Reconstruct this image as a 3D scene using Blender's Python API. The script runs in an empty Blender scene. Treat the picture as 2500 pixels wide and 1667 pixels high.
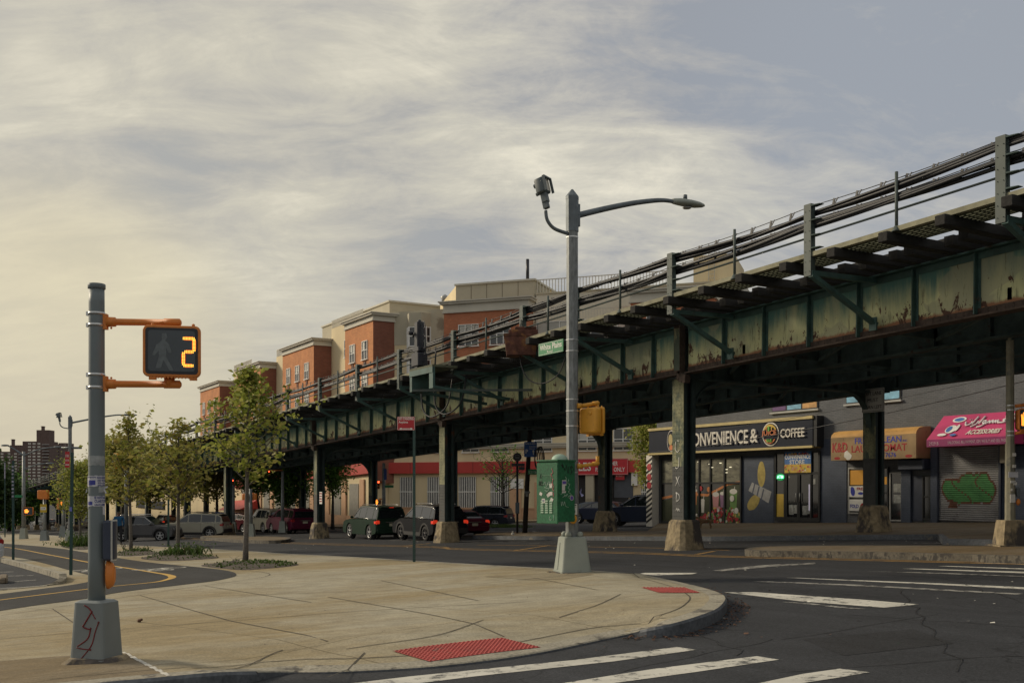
import bpy, math, random
from mathutils import Vector, Matrix
R=math.radians
S=bpy.context.scene
COL=S.collection
V=Vector
# ------------------------------------------------------------------ camera
# world frame: +X runs right along the avenue, +Y across it, Z up
TH=R(59.2); SN=math.sin(TH); CS=math.cos(TH); EYE=1.66; HZ=1195.0
cd=bpy.data.cameras.new('camera'); cam=bpy.data.objects.new('camera',cd); COL.objects.link(cam)
cam.location=(0,0,EYE); cam.rotation_euler=(R(90),0,TH)
cd.sensor_width=36; cd.lens=36; cd.shift_y=(HZ-833.5)/2500.0; cd.clip_start=.1; cd.clip_end=5000
S.camera=cam
S.view_settings.view_transform='Standard'; S.view_settings.look='None'
S.view_settings.exposure=0.74; S.view_settings.gamma=1; S.view_settings.use_curve_mapping=False
# ------------------------------------------------------------------ world
W=bpy.data.worlds.new('World'); S.world=W; W.use_nodes=True
def world():
    nt=W.node_tree; N=nt.nodes; L=nt.links; N.clear()
    out=N.new('ShaderNodeOutputWorld')
    sky=N.new('ShaderNodeTexSky'); sky.sky_type='NISHITA'; sky.sun_disc=False
    sky.sun_elevation=R(24); sky.sun_rotation=R(SUNROT); sky.dust_density=3
    b1=N.new('ShaderNodeBackground'); b1.inputs[1].default_value=.08; L.new(sky.outputs[0],b1.inputs[0])
    def m(op,a,b=None,c=None,clamp=False):
        n=N.new('ShaderNodeMath'); n.operation=op; n.use_clamp=clamp
        for i,x in enumerate((a,b,c)):
            if x is None: continue
            if isinstance(x,(int,float)): n.inputs[i].default_value=x
            else: L.new(x,n.inputs[i])
        return n.outputs[0]
    tc=N.new('ShaderNodeTexCoord')
    rot=N.new('ShaderNodeVectorRotate'); rot.rotation_type='Z_AXIS'; rot.inputs['Angle'].default_value=-TH
    L.new(tc.outputs['Generated'],rot.inputs['Vector'])
    sp=N.new('ShaderNodeSeparateXYZ'); L.new(rot.outputs[0],sp.inputs[0])
    x,y,z=sp.outputs
    zz=m('ADD',m('MAXIMUM',z,0.0),.32)
    u=m('DIVIDE',x,zz); v=m('DIVIDE',y,zz)
    def noise(us,vs,ang,sc,det,rough,dist,off):
        cx=N.new('ShaderNodeCombineXYZ'); L.new(u,cx.inputs[0]); L.new(v,cx.inputs[1])
        mp=N.new('ShaderNodeMapping'); mp.inputs['Rotation'].default_value=(0,0,R(ang))
        mp.inputs['Scale'].default_value=(us,vs,1); mp.inputs['Location'].default_value=(off,off*.7,0)
        L.new(cx.outputs[0],mp.inputs[0])
        n=N.new('ShaderNodeTexNoise'); n.inputs['Scale'].default_value=sc; n.inputs['Detail'].default_value=det
        n.inputs['Roughness'].default_value=rough; n.inputs['Distortion'].default_value=dist
        L.new(mp.outputs[0],n.inputs['Vector']); return n.outputs['Fac']
    big=noise(.8,1.7,-30,1.5,7,.56,.65,3.1)
    wisp=noise(.9,2.8,-34,3.0,9,.64,.7,7.7)
    puff=noise(1.1,1.7,-20,5.2,10,.70,.6,1.4)
    t=m('ADD',m('ADD',m('MULTIPLY',big,.66),m('MULTIPLY',wisp,.42)),m('SUBTRACT',m('MULTIPLY',puff,.44),.26))
    def blob(px,py,rad,amp):
        d=V(((px-1250)/2500,1,(HZ-py)/2500)).normalized()
        vd=N.new('ShaderNodeVectorMath'); vd.operation='DOT_PRODUCT'; L.new(rot.outputs[0],vd.inputs[0]); vd.inputs[1].default_value=d
        mr=N.new('ShaderNodeMapRange'); mr.interpolation_type='SMOOTHERSTEP'
        mr.inputs[1].default_value=math.cos(R(rad)); mr.inputs[2].default_value=1; mr.inputs[3].default_value=0; mr.inputs[4].default_value=amp
        L.new(vd.outputs['Value'],mr.inputs[0]); return mr.outputs[0]
    for bb in ((1130,160,9,.10),(600,440,11,.085),(210,130,4.5,.085),(1250,330,7,.03),(780,430,6,.03),(1600,250,6,.03),(1500,520,8,.02)): t=m('ADD',t,blob(*bb))
    for bb in ((420,250,8,.09),(820,180,6,.07),(1300,90,6,.05),(2150,280,13,.10),(380,400,3.6,.06),(1000,560,9,.04)): t=m('SUBTRACT',t,blob(*bb))
    cr=N.new('ShaderNodeValToRGB'); L.new(t,cr.inputs[0])
    e=cr.color_ramp; e.elements[0].position=.36; e.elements[0].color=(.195,.207,.228,1)
    e.elements[1].position=.76; e.elements[1].color=(.53,.495,.40,1)
    for p,c in ((.45,(.25,.248,.245,1)),(.515,(.305,.294,.27,1)),(.60,(.37,.352,.30,1))):
        q=e.elements.new(p); q.color=c
    def mix(f,a,b,bt='MIX'):
        n=N.new('ShaderNodeMix'); n.data_type='RGBA'; n.blend_type=bt
        if isinstance(f,(int,float)): n.inputs[0].default_value=f
        else: L.new(f,n.inputs[0])
        for i,q in ((6,a),(7,b)):
            if isinstance(q,tuple): n.inputs[i].default_value=q
            else: L.new(q,n.inputs[i])
        return n.outputs[2]
    c=mix(blob(120,930,13,.5),cr.outputs[0],(.60,.51,.29,1))
    c=mix(blob(-250,800,40,.30),c,(.37,.335,.24,1))
    # pale band towards the horizon
    lo=N.new('ShaderNodeMapRange'); lo.interpolation_type='SMOOTHSTEP'; L.new(z,lo.inputs[0])
    lo.inputs[1].default_value=.24; lo.inputs[2].default_value=.0; lo.inputs[3].default_value=0; lo.inputs[4].default_value=.6
    c=mix(lo.outputs[0],c,(.325,.30,.25,1))
    c=mix(blob(2500,250,20,.2),c,(.25,.28,.32,1))
    b2=N.new('ShaderNodeBackground'); b2.inputs[1].default_value=1.0; L.new(c,b2.inputs[0])
    mx=N.new('ShaderNodeMixShader'); mx.inputs[0].default_value=.93
    L.new(b1.outputs[0],mx.inputs[1]); L.new(b2.outputs[0],mx.inputs[2]); L.new(mx.outputs[0],out.inputs[0])
SUND=V((-.80,-.60,.48)).normalized()          # towards the sun
SUNROT=math.degrees(math.atan2(SUND.x,SUND.y))
world()
sl=bpy.data.lights.new('sun','SUN'); sl.energy=1.5; sl.angle=R(10); sl.color=(1,.86,.64)
so=bpy.data.objects.new('sun',sl); COL.objects.link(so); so.rotation_euler=SUND.to_track_quat('Z','Y').to_euler()

# ------------------------------------------------------------------ coordinates
def G(X,Y):
    X=max(-360,min(80,X)); Y=max(-40,min(90,Y))
    return .115+.0302*X+.025*Y
def pt(px,py,D):
    r=(px-1250)/2500*D
    return V((-SN*D+CS*r, CS*D+SN*r, EYE-(py-HZ)/2500*D))
def gp(px,py,h=0.0):                       # a spot on the ground
    ty=(py-HZ)/2500; k=(px-1250)/2500
    D=(EYE-.115-h)/(ty+k*(.0302*CS+.025*SN)+(-.0302*SN+.025*CS))
    return pt(px,py,D)
def onY(px,py,Y):
    k=(px-1250)/2500; D=Y/(CS+SN*k); return pt(px,py,D)
def depth(p): return -SN*p[0]+CS*p[1]

# ------------------------------------------------------------------ materials
def lnk(nt,a,b): nt.links.new(a,b)
MATS={}
def M(name,col,rough=.6,metal=0,var=.12,scale=3.0,bump=.0,dirt=None,dthr=.58,dscale=2.0,spec=.5,emit=None,estr=1,stretch=(1,1,1),coat=0,fine=0):
    if name in MATS: return MATS[name]
    m=bpy.data.materials.new(name); m.use_nodes=True; nt=m.node_tree; N=nt.nodes; b=N['Principled BSDF']
    b.inputs['Roughness'].default_value=rough; b.inputs['Metallic'].default_value=metal
    b.inputs['Specular IOR Level'].default_value=spec
    if coat: b.inputs['Coat Weight'].default_value=coat; b.inputs['Coat Roughness'].default_value=.08
    tc=N.new('ShaderNodeTexCoord'); mp=N.new('ShaderNodeMapping'); mp.inputs['Scale'].default_value=stretch; lnk(nt,tc.outputs['Object'],mp.inputs[0])
    n=N.new('ShaderNodeTexNoise'); n.inputs['Scale'].default_value=scale; n.inputs['Detail'].default_value=6; n.inputs['Roughness'].default_value=.6
    lnk(nt,mp.outputs[0],n.inputs['Vector'])
    cr=N.new('ShaderNodeValToRGB'); lnk(nt,n.outputs['Fac'],cr.inputs[0])
    lo=[max(0,c*(1-var)) for c in col[:3]]+[1]; hi=[min(1,c*(1+var)) for c in col[:3]]+[1]
    cr.color_ramp.elements[0].position=.3; cr.color_ramp.elements[0].color=lo; cr.color_ramp.elements[1].position=.7; cr.color_ramp.elements[1].color=hi
    out=cr.outputs[0]
    if fine:
        n3=N.new('ShaderNodeTexNoise'); n3.inputs['Scale'].default_value=fine; n3.inputs['Detail'].default_value=3; lnk(nt,tc.outputs['Object'],n3.inputs['Vector'])
        r3=N.new('ShaderNodeMapRange'); r3.inputs[1].default_value=.3; r3.inputs[2].default_value=.7; r3.inputs[3].default_value=.72; r3.inputs[4].default_value=1.28; lnk(nt,n3.outputs['Fac'],r3.inputs[0])
        vm=N.new('ShaderNodeVectorMath'); vm.operation='SCALE'; lnk(nt,out,vm.inputs[0]); lnk(nt,r3.outputs[0],vm.inputs['Scale']); out=vm.outputs[0]
    if dirt:
        n2=N.new('ShaderNodeTexNoise'); n2.inputs['Scale'].default_value=dscale; n2.inputs['Detail'].default_value=8; n2.inputs['Roughness'].default_value=.65
        lnk(nt,mp.outputs[0],n2.inputs['Vector'])
        r=N.new('ShaderNodeMapRange'); r.inputs[1].default_value=dthr; r.inputs[2].default_value=dthr+.07; lnk(nt,n2.outputs['Fac'],r.inputs[0])
        mx=N.new('ShaderNodeMix'); mx.data_type='RGBA'; lnk(nt,r.outputs[0],mx.inputs[0]); lnk(nt,out,mx.inputs[6]); mx.inputs[7].default_value=tuple(dirt)+(1,)
        out=mx.outputs[2]
    lnk(nt,out,b.inputs['Base Color'])
    if bump:
        bp=N.new('ShaderNodeBump'); bp.inputs['Strength'].default_value=bump; bp.inputs['Distance'].default_value=.02
        lnk(nt,n.outputs['Fac'],bp.inputs['Height']); lnk(nt,bp.outputs[0],b.inputs['Normal'])
    if emit:
        b.inputs['Emission Color'].default_value=tuple(emit)+(1,); b.inputs['Emission Strength'].default_value=estr
    MATS[name]=m; return m
def brickmat(name,c1,c2,mort,bw=.22,bh=.075,rough=.85,bump=.3,msz=.008,diry=None):
    m=bpy.data.materials.new(name); m.use_nodes=True; nt=m.node_tree; N=nt.nodes; b=N['Principled BSDF']; b.inputs['Roughness'].default_value=rough
    tc=N.new('ShaderNodeTexCoord'); sp=N.new('ShaderNodeSeparateXYZ'); lnk(nt,tc.outputs['Object'],sp.inputs[0])
    ad=N.new('ShaderNodeMath'); ad.operation='ADD'; lnk(nt,sp.outputs[0],ad.inputs[0]); lnk(nt,sp.outputs[1],ad.inputs[1])
    cb=N.new('ShaderNodeCombineXYZ'); lnk(nt,ad.outputs[0],cb.inputs[0]); lnk(nt,sp.outputs[2],cb.inputs[1])
    bt=N.new('ShaderNodeTexBrick'); bt.inputs['Scale'].default_value=1; bt.inputs['Brick Width'].default_value=bw; bt.inputs['Row Height'].default_value=bh
    bt.inputs['Mortar Size'].default_value=msz; bt.inputs['Mortar Smooth'].default_value=.2
    bt.inputs['Color1'].default_value=c1+(1,); bt.inputs['Color2'].default_value=c2+(1,); bt.inputs['Mortar'].default_value=mort+(1,)
    lnk(nt,cb.outputs[0],bt.inputs['Vector'])
    n=N.new('ShaderNodeTexNoise'); n.inputs['Scale'].default_value=.6; n.inputs['Detail'].default_value=8; n.inputs['Roughness'].default_value=.65; lnk(nt,tc.outputs['Object'],n.inputs['Vector'])
    r=N.new('ShaderNodeMapRange'); r.inputs[1].default_value=.3; r.inputs[2].default_value=.7; r.inputs[3].default_value=.78; r.inputs[4].default_value=1.2; lnk(nt,n.outputs['Fac'],r.inputs[0])
    vm=N.new('ShaderNodeVectorMath'); vm.operation='SCALE'; lnk(nt,bt.outputs['Color'],vm.inputs[0]); lnk(nt,r.outputs[0],vm.inputs['Scale'])
    lnk(nt,vm.outputs[0],b.inputs['Base Color'])
    bp=N.new('ShaderNodeBump'); bp.inputs['Strength'].default_value=bump; bp.inputs['Distance'].default_value=.01; bp.invert=True; lnk(nt,bt.outputs['Fac'],bp.inputs['Height']); lnk(nt,bp.outputs[0],b.inputs['Normal'])
    return m
def groundmat(name,col,kind):
    m=bpy.data.materials.new(name); m.use_nodes=True; nt=m.node_tree; N=nt.nodes; b=N['Principled BSDF']; b.inputs['Roughness'].default_value=.9; b.inputs['Specular IOR Level'].default_value=.25
    tc=N.new('ShaderNodeTexCoord'); O=tc.outputs['Object']
    def noise(sc,det,rough=.6,stretch=None,rot=0,dist=0):
        src=O
        if stretch:
            mp=N.new('ShaderNodeMapping'); mp.inputs['Scale'].default_value=stretch; mp.inputs['Rotation'].default_value=(0,0,R(rot)); lnk(nt,O,mp.inputs[0]); src=mp.outputs[0]
        n=N.new('ShaderNodeTexNoise'); n.inputs['Scale'].default_value=sc; n.inputs['Detail'].default_value=det; n.inputs['Roughness'].default_value=rough; n.inputs['Distortion'].default_value=dist
        lnk(nt,src,n.inputs['Vector']); return n.outputs['Fac']
    def rng(f,a,b_,c,d):
        r=N.new('ShaderNodeMapRange'); r.inputs[1].default_value=a; r.inputs[2].default_value=b_; r.inputs[3].default_value=c; r.inputs[4].default_value=d; lnk(nt,f,r.inputs[0]); return r.outputs[0]
    def mul(c,f):
        vm=N.new('ShaderNodeVectorMath'); vm.operation='SCALE'
        if isinstance(c,tuple): vm.inputs[0].default_value=c
        else: lnk(nt,c,vm.inputs[0])
        lnk(nt,f,vm.inputs['Scale']); return vm.outputs[0]
    def mixc(f,a,c):
        mx=N.new('ShaderNodeMix'); mx.data_type='RGBA'; lnk(nt,f,mx.inputs[0])
        lnk(nt,a,mx.inputs[6]); mx.inputs[7].default_value=c+(1,); return mx.outputs[2]
    if kind=='asphalt':
        c=mul(tuple(col),rng(noise(.35,6),.3,.7,.8,1.25))
        c=mul(c,rng(noise(45,3,.8),.32,.68,.5,1.6))
        c=mul(c,rng(noise(14,3,.7),.3,.7,.86,1.16))
        c=mul(c,rng(noise(1.2,6,.6,(.12,1.6,1),0,.3),.35,.65,.86,1.14))
        c=mixc(rng(noise(.8,8,.7,(1,1,1),0,.6),.62,.68,0,.5),c,(col[0]*.62,col[1]*.62,col[2]*.62))
        vo=N.new('ShaderNodeTexVoronoi'); vo.feature='DISTANCE_TO_EDGE'; vo.inputs['Scale'].default_value=.28
        vm=N.new('ShaderNodeVectorMath'); vm.operation='ADD'; nn=N.new('ShaderNodeTexNoise'); nn.inputs['Scale'].default_value=1.6; nn.inputs['Detail'].default_value=6; lnk(nt,O,nn.inputs['Vector'])
        sc=N.new('ShaderNodeVectorMath'); sc.operation='SCALE'; lnk(nt,nn.outputs['Color'],sc.inputs[0]); sc.inputs['Scale'].default_value=1.1
        lnk(nt,O,vm.inputs[0]); lnk(nt,sc.outputs[0],vm.inputs[1]); lnk(nt,vm.outputs[0],vo.inputs['Vector'])
        c=mixc(rng(vo.outputs['Distance'],.0,.007,.75,0),c,(col[0]*.35,col[1]*.35,col[2]*.35))
    else:
        warm=mixc(rng(noise(.22,7,.65,(1,.45,1),-30,.5),.44,.60,0,.9),mul(tuple(col),rng(noise(1.1,8,.65),.3,.7,.86,1.14)),(col[0]*.80,col[1]*.69,col[2]*.50))
        c=mul(warm,rng(noise(38,3,.8),.32,.68,.74,1.22))
        c=mul(c,rng(noise(5,7,.75,(1,.5,1),-30,.3),.36,.64,.82,1.14)); c=mixc(rng(noise(.9,8,.7,(1,.3,1),-28,.8),.56,.66,0,.45),c,(col[0]*1.15,col[1]*1.15,col[2]*1.15))
        c=mixc(rng(noise(2.2,9,.72,(1,.35,1),32,.7),.60,.72,0,.55),c,(col[0]*.5,col[1]*.45,col[2]*.36))
        c=mixc(rng(noise(30,3,.5),.735,.75,0,.8),c,(col[0]*.2,col[1]*.19,col[2]*.17))
        mp=N.new('ShaderNodeMapping'); mp.inputs['Rotation'].default_value=(0,0,R(-14)); lnk(nt,O,mp.inputs[0])
        nn=N.new('ShaderNodeTexNoise'); nn.inputs['Scale'].default_value=3; lnk(nt,O,nn.inputs['Vector'])
        sc=N.new('ShaderNodeVectorMath'); sc.operation='SCALE'; lnk(nt,nn.outputs['Color'],sc.inputs[0]); sc.inputs['Scale'].default_value=.035
        va=N.new('ShaderNodeVectorMath'); va.operation='ADD'; lnk(nt,mp.outputs[0],va.inputs[0]); lnk(nt,sc.outputs[0],va.inputs[1])
        bt=N.new('ShaderNodeTexBrick'); bt.offset=0; bt.inputs['Scale'].default_value=1; bt.inputs['Brick Width'].default_value=3.05; bt.inputs['Row Height'].default_value=3.05
        bt.inputs['Mortar Size'].default_value=.012; bt.inputs['Mortar Smooth'].default_value=.4; lnk(nt,va.outputs[0],bt.inputs['Vector'])
        c=mixc(rng(bt.outputs['Fac'],0,1,0,.8),c,(col[0]*.36,col[1]*.32,col[2]*.24))
    lnk(nt,c,b.inputs['Base Color'])
    bp=N.new('ShaderNodeBump'); bp.inputs['Strength'].default_value=.35; bp.inputs['Distance'].default_value=.008; lnk(nt,noise(75,3,.7),bp.inputs['Height']); lnk(nt,bp.outputs[0],b.inputs['Normal'])
    return m
def wornpaint(name,col,under,thr=.60):
    m=bpy.data.materials.new(name); m.use_nodes=True; nt=m.node_tree; N=nt.nodes; b=N['Principled BSDF']; b.inputs['Roughness'].default_value=.8
    tc=N.new('ShaderNodeTexCoord')
    def nz(s,d,r=.6):
        n=N.new('ShaderNodeTexNoise'); n.inputs['Scale'].default_value=s; n.inputs['Detail'].default_value=d; n.inputs['Roughness'].default_value=r; lnk(nt,tc.outputs['Object'],n.inputs['Vector']); return n.outputs['Fac']
    a=nz(5,10,.75); c=nz(1.3,5)
    r=N.new('ShaderNodeMapRange'); r.inputs[1].default_value=thr-.05; r.inputs[2].default_value=thr+.04; lnk(nt,a,r.inputs[0])
    r2=N.new('ShaderNodeMapRange'); r2.inputs[1].default_value=.3; r2.inputs[2].default_value=.7; r2.inputs[3].default_value=.75; r2.inputs[4].default_value=1.1; lnk(nt,c,r2.inputs[0])
    vm=N.new('ShaderNodeVectorMath'); vm.operation='SCALE'; vm.inputs[0].default_value=col; lnk(nt,r2.outputs[0],vm.inputs['Scale'])
    mx=N.new('ShaderNodeMix'); mx.data_type='RGBA'; lnk(nt,r.outputs[0],mx.inputs[0]); lnk(nt,vm.outputs[0],mx.inputs[6]); mx.inputs[7].default_value=under+(1,)
    lnk(nt,mx.outputs[2],b.inputs['Base Color']); return m
def leafmat(name,cols):
    m=bpy.data.materials.new(name); m.use_nodes=True; nt=m.node_tree; N=nt.nodes; b=N['Principled BSDF']; b.inputs['Roughness'].default_value=.6; b.inputs['Specular IOR Level'].default_value=.3
    g=N.new('ShaderNodeNewGeometry'); cr=N.new('ShaderNodeValToRGB'); lnk(nt,g.outputs['Random Per Island'],cr.inputs[0])
    e=cr.color_ramp; e.elements[0].color=cols[0]+(1,); e.elements[1].color=cols[-1]+(1,)
    for i,c in enumerate(cols[1:-1]): q=e.elements.new((i+1)/(len(cols)-1)); q.color=c+(1,)
    lnk(nt,cr.outputs[0],b.inputs['Base Color'])
    tr=N.new('ShaderNodeBsdfTranslucent'); lnk(nt,cr.outputs[0],tr.inputs[0]); mx=N.new('ShaderNodeMixShader'); mx.inputs[0].default_value=.35
    lnk(nt,b.outputs[0],mx.inputs[1]); lnk(nt,tr.outputs[0],mx.inputs[2]); lnk(nt,mx.outputs[0],N['Material Output'].inputs[0]); return m
def girdermat():
    m=bpy.data.materials.new('rusty_girder_paint'); m.use_nodes=True; nt=m.node_tree; N=nt.nodes; b=N['Principled BSDF']; b.inputs['Roughness'].default_value=.7
    uv=N.new('ShaderNodeUVMap'); sp=N.new('ShaderNodeSeparateXYZ'); lnk(nt,uv.outputs[0],sp.inputs[0])
    def noise(us,vs,det,rough=.6,dist=0,off=0):
        mp=N.new('ShaderNodeMapping'); mp.inputs['Scale'].default_value=(us,vs,1); mp.inputs['Location'].default_value=(off,off,0); lnk(nt,uv.outputs[0],mp.inputs[0])
        n=N.new('ShaderNodeTexNoise'); n.inputs['Scale'].default_value=1; n.inputs['Detail'].default_value=det; n.inputs['Roughness'].default_value=rough; n.inputs['Distortion'].default_value=dist; lnk(nt,mp.outputs[0],n.inputs['Vector']); return n.outputs['Fac']
    def m2(op,a,b_):
        n=N.new('ShaderNodeMath'); n.operation=op
        for i,q in enumerate((a,b_)):
            if isinstance(q,(int,float)): n.inputs[i].default_value=q
            else: lnk(nt,q,n.inputs[i])
        return n.outputs[0]
    def rng(f,a,b_,c=0,d=1):
        r=N.new('ShaderNodeMapRange'); r.interpolation_type='SMOOTHSTEP'; r.inputs[1].default_value=a; r.inputs[2].default_value=b_; r.inputs[3].default_value=c; r.inputs[4].default_value=d; lnk(nt,f,r.inputs[0]); return r.outputs[0]
    def mix(f,a,c):
        mx=N.new('ShaderNodeMix'); mx.data_type='RGBA'; lnk(nt,f,mx.inputs[0])
        for i,q in ((6,a),(7,c)):
            if isinstance(q,tuple): mx.inputs[i].default_value=q+(1,)
            else: lnk(nt,q,mx.inputs[i])
        return mx.outputs[2]
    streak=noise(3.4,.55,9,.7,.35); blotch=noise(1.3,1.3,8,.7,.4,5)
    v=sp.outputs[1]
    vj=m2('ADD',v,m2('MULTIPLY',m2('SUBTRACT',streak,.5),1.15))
    c=mix(rng(vj,.30,.92),(.60,.61,.33),(.09,.21,.185))  # pale yellow-green below blends to teal towards the top along streaks
    c=mix(rng(noise(1.1,.6,5,.5,.2,9),.5,.6,0,.55),c,(.42,.43,.28))
    c=mix(rng(noise(.55,.8,3,.5,.6,3),.56,.575,0,.5),c,(.36,.36,.25))
    c=mix(rng(noise(7,1.2,6,.7,.2,2),.56,.66,0,.7),c,(.15,.15,.09))
    vr=m2('ADD',v,m2('MULTIPLY',m2('SUBTRACT',noise(3,2,6,.7,0,12),.5),.22))
    c=mix(rng(vr,.20,.13),c,(.30,.135,.065))
    # flaked rust spots sit in the lower half
    spots=m2('SUBTRACT',noise(3.2,2.6,9,.72,.5,21),m2('MULTIPLY',v,.16))
    c=mix(rng(spots,.515,.535),c,(.085,.035,.02))
    lnk(nt,c,b.inputs['Base Color'])
    bp=N.new('ShaderNodeBump'); bp.inputs['Strength'].default_value=.3; bp.inputs['Distance'].default_value=.02; lnk(nt,blotch,bp.inputs['Height']); lnk(nt,bp.outputs[0],b.inputs['Normal'])
    return m

# ------------------------------------------------------------------ mesh builder
class MB:
    def __init__(s): s.v=[]; s.f=[]; s.m=[]; s.sm=[]; s.uv=None
    def add(s,vs,fs,mi=0,smooth=False):
        o=len(s.v); s.v+=[tuple(p) for p in vs]
        for f in fs: s.f.append([o+i for i in f]); s.m.append(mi); s.sm.append(smooth)
        return s
    def hexa(s,p,mi=0): # 0-3 bottom ccw, 4-7 top
        return s.add(p,[(3,2,1,0),(4,5,6,7),(0,1,5,4),(1,2,6,5),(2,3,7,6),(3,0,4,7)],mi)
    def box(s,x0,x1,y0,y1,z0,z1,mi=0):
        return s.hexa([(x0,y0,z0),(x1,y0,z0),(x1,y1,z0),(x0,y1,z0),(x0,y0,z1),(x1,y0,z1),(x1,y1,z1),(x0,y1,z1)],mi)
    def taper(s,cx,cy,z0,z1,a0,b0,a1,b1,mi=0):
        return s.hexa([(cx-a0,cy-b0,z0),(cx+a0,cy-b0,z0),(cx+a0,cy+b0,z0),(cx-a0,cy+b0,z0),(cx-a1,cy-b1,z1),(cx+a1,cy-b1,z1),(cx+a1,cy+b1,z1),(cx-a1,cy+b1,z1)],mi)
    def cbox(s,x0,x1,y0,y1,z0,z1,c=.02,mi=0): # box with chamfered edges
        rings=[]
        for z,i in ((z0,c),(z0+c,0),(z1-c,0),(z1,c)):
            rings.append([(x0+i+c,y0+i,z),(x1-i-c,y0+i,z),(x1-i,y0+i+c,z),(x1-i,y1-i-c,z),(x1-i-c,y1-i,z),(x0+i+c,y1-i,z),(x0+i,y1-i-c,z),(x0+i,y0+i+c,z)])
        return s.loft(rings,mi=mi,smooth=False)
    def beam(s,p,q,w,h,mi=0,up=V((0,0,1))): # rectangular bar between two points
        p=V(p);q=V(q);d=(q-p).normalized(); sd=d.cross(up)
        if sd.length<1e-4: sd=d.cross(V((0,1,0)))
        sd.normalize(); u=sd.cross(d).normalized(); a=sd*w/2; b=u*h/2
        return s.hexa([p-a-b,p+a-b,q+a-b,q-a-b,p-a+b,p+a+b,q+a+b,q-a+b],mi)
    def loft(s,rings,mi=0,smooth=True,cap=True,closed=True):
        n=len(rings[0]); vs=[p for r in rings for p in r]; fs=[]
        for i in range(len(rings)-1):
            for j in range(n if closed else n-1):
                k=(j+1)%n; fs.append((i*n+j,i*n+k,(i+1)*n+k,(i+1)*n+j))
        o=len(s.v); s.add(vs,fs,mi,smooth)
        if cap and closed:
            s.f.append([o+j for j in range(n)][::-1]); s.m.append(mi); s.sm.append(False)
            s.f.append([o+(len(rings)-1)*n+j for j in range(n)]); s.m.append(mi); s.sm.append(False)
        return s
    def tube(s,pts,r,n=8,mi=0,smooth=True,cap=True):
        pts=[V(p) for p in pts]; rs=r if isinstance(r,(list,tuple)) else [r]*len(pts)
        rings=[]; ref=None
        for i,p in enumerate(pts):
            d=(pts[min(i+1,len(pts)-1)]-pts[max(i-1,0)]).normalized()
            if ref is None:
                ref=d.cross(V((0,0,1)))
                if ref.length<1e-3: ref=d.cross(V((1,0,0)))
            a=(ref-d*ref.dot(d)).normalized(); ref=a; b=d.cross(a)
            rings.append([p+(a*math.cos(2*math.pi*j/n)+b*math.sin(2*math.pi*j/n))*rs[i] for j in range(n)])
        return s.loft(rings,mi,smooth,cap)
    def lathe(s,c,prof,n=20,mi=0,axis='z',smooth=True,cap=True):
        rings=[]
        for r,h in prof:
            ring=[]
            for j in range(n):
                a=2*math.pi*j/n; x,y=r*math.cos(a),r*math.sin(a)
                ring.append({'z':(c[0]+x,c[1]+y,c[2]+h),'y':(c[0]+y,c[1]+h,c[2]+x),'x':(c[0]+h,c[1]+x,c[2]+y)}[axis])
            rings.append(ring)
        return s.loft(rings,mi,smooth,cap)
    def sphere(s,c,r,n=12,mi=0,sc=(1,1,1)):
        k=n//2; rings=[]
        for i in range(k+1):
            a=-math.pi/2+math.pi*i/k; rr=max(.001,math.cos(a))*r; rings.append([(c[0]+rr*math.cos(2*math.pi*j/n)*sc[0],c[1]+rr*math.sin(2*math.pi*j/n)*sc[1],c[2]+r*math.sin(a)*sc[2]) for j in range(n)])
        return s.loft(rings,mi,True)
    def prism(s,poly,fn0,fn1,mi=0,mside=None): # poly list of 2D; fn maps (a,b)->3D
        n=len(poly); vs=[fn0(*p) for p in poly]+[fn1(*p) for p in poly]
        o=len(s.v); s.add(vs,[],mi)
        s.f.append([o+n+i for i in range(n)]); s.m.append(mi); s.sm.append(False)
        s.f.append([o+i for i in range(n)][::-1]); s.m.append(mi); s.sm.append(False)
        for i in range(n):
            j=(i+1)%n; s.f.append([o+i,o+j,o+n+j,o+n+i]); s.m.append(mi if mside is None else mside); s.sm.append(False)
        return s
    def xf(s,mat):
        s.v=[tuple(mat@V(p)) for p in s.v]; return s
    def mesh(s,name,mats,inv=None):
        me=bpy.data.meshes.new(name); vs=s.v
        if inv is not None: vs=[tuple(inv@V(p)) for p in vs]
        me.from_pydata(vs,[],s.f)
        for m in (mats if isinstance(mats,(list,tuple)) else [mats]): me.materials.append(m)
        me.polygons.foreach_set('material_index',s.m); me.polygons.foreach_set('use_smooth',s.sm)
        if s.uv:
            l=me.uv_layers.new(name='UVMap'); flat=[c for f in s.uv for p in f for c in p]; l.data.foreach_set('uv',flat)
        me.update(); return me
    def build(s,name,mats,parent=None,world=False,label=None,kind=None):
        inv=None
        if world and parent is not None:
            r=parent
            while r.parent: r=r.parent
            inv=(Matrix.Translation(r.location)@r.rotation_euler.to_matrix().to_4x4()).inverted()
        o=bpy.data.objects.new(name,s.mesh(name,mats,inv)); COL.objects.link(o); o.parent=parent
        if label: o['label']=label
        if kind: o['kind']=kind
        return o
def struct(name,mb,mats,kind='structure'):
    o=mb.build(name,mats); o['kind']=kind; return o
def tag(o,label,cat,group=None):
    o['label']=label; o['category']=cat
    if group: o['group']=group
    return o
def thing(name,label,cat,loc=(0,0,0),rz=0,group=None):
    o=bpy.data.objects.new(name,None); COL.objects.link(o); o.location=loc; o.rotation_euler=(0,0,rz); o.empty_display_size=.3
    return tag(o,label,cat,group)
def dup(root,loc,rz,label,group=None):
    def cp(o,par):
        c=o.copy(); COL.objects.link(c); c.parent=par
        for ch in KIDS.get(o.name,[]) or [q for q in o.children]: cp(ch,c)
        return c
    r=cp(root,None); r.location=loc; r.rotation_euler=(0,0,rz); r['label']=label
    if group: r['group']=group
    return r
KIDS={}
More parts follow.
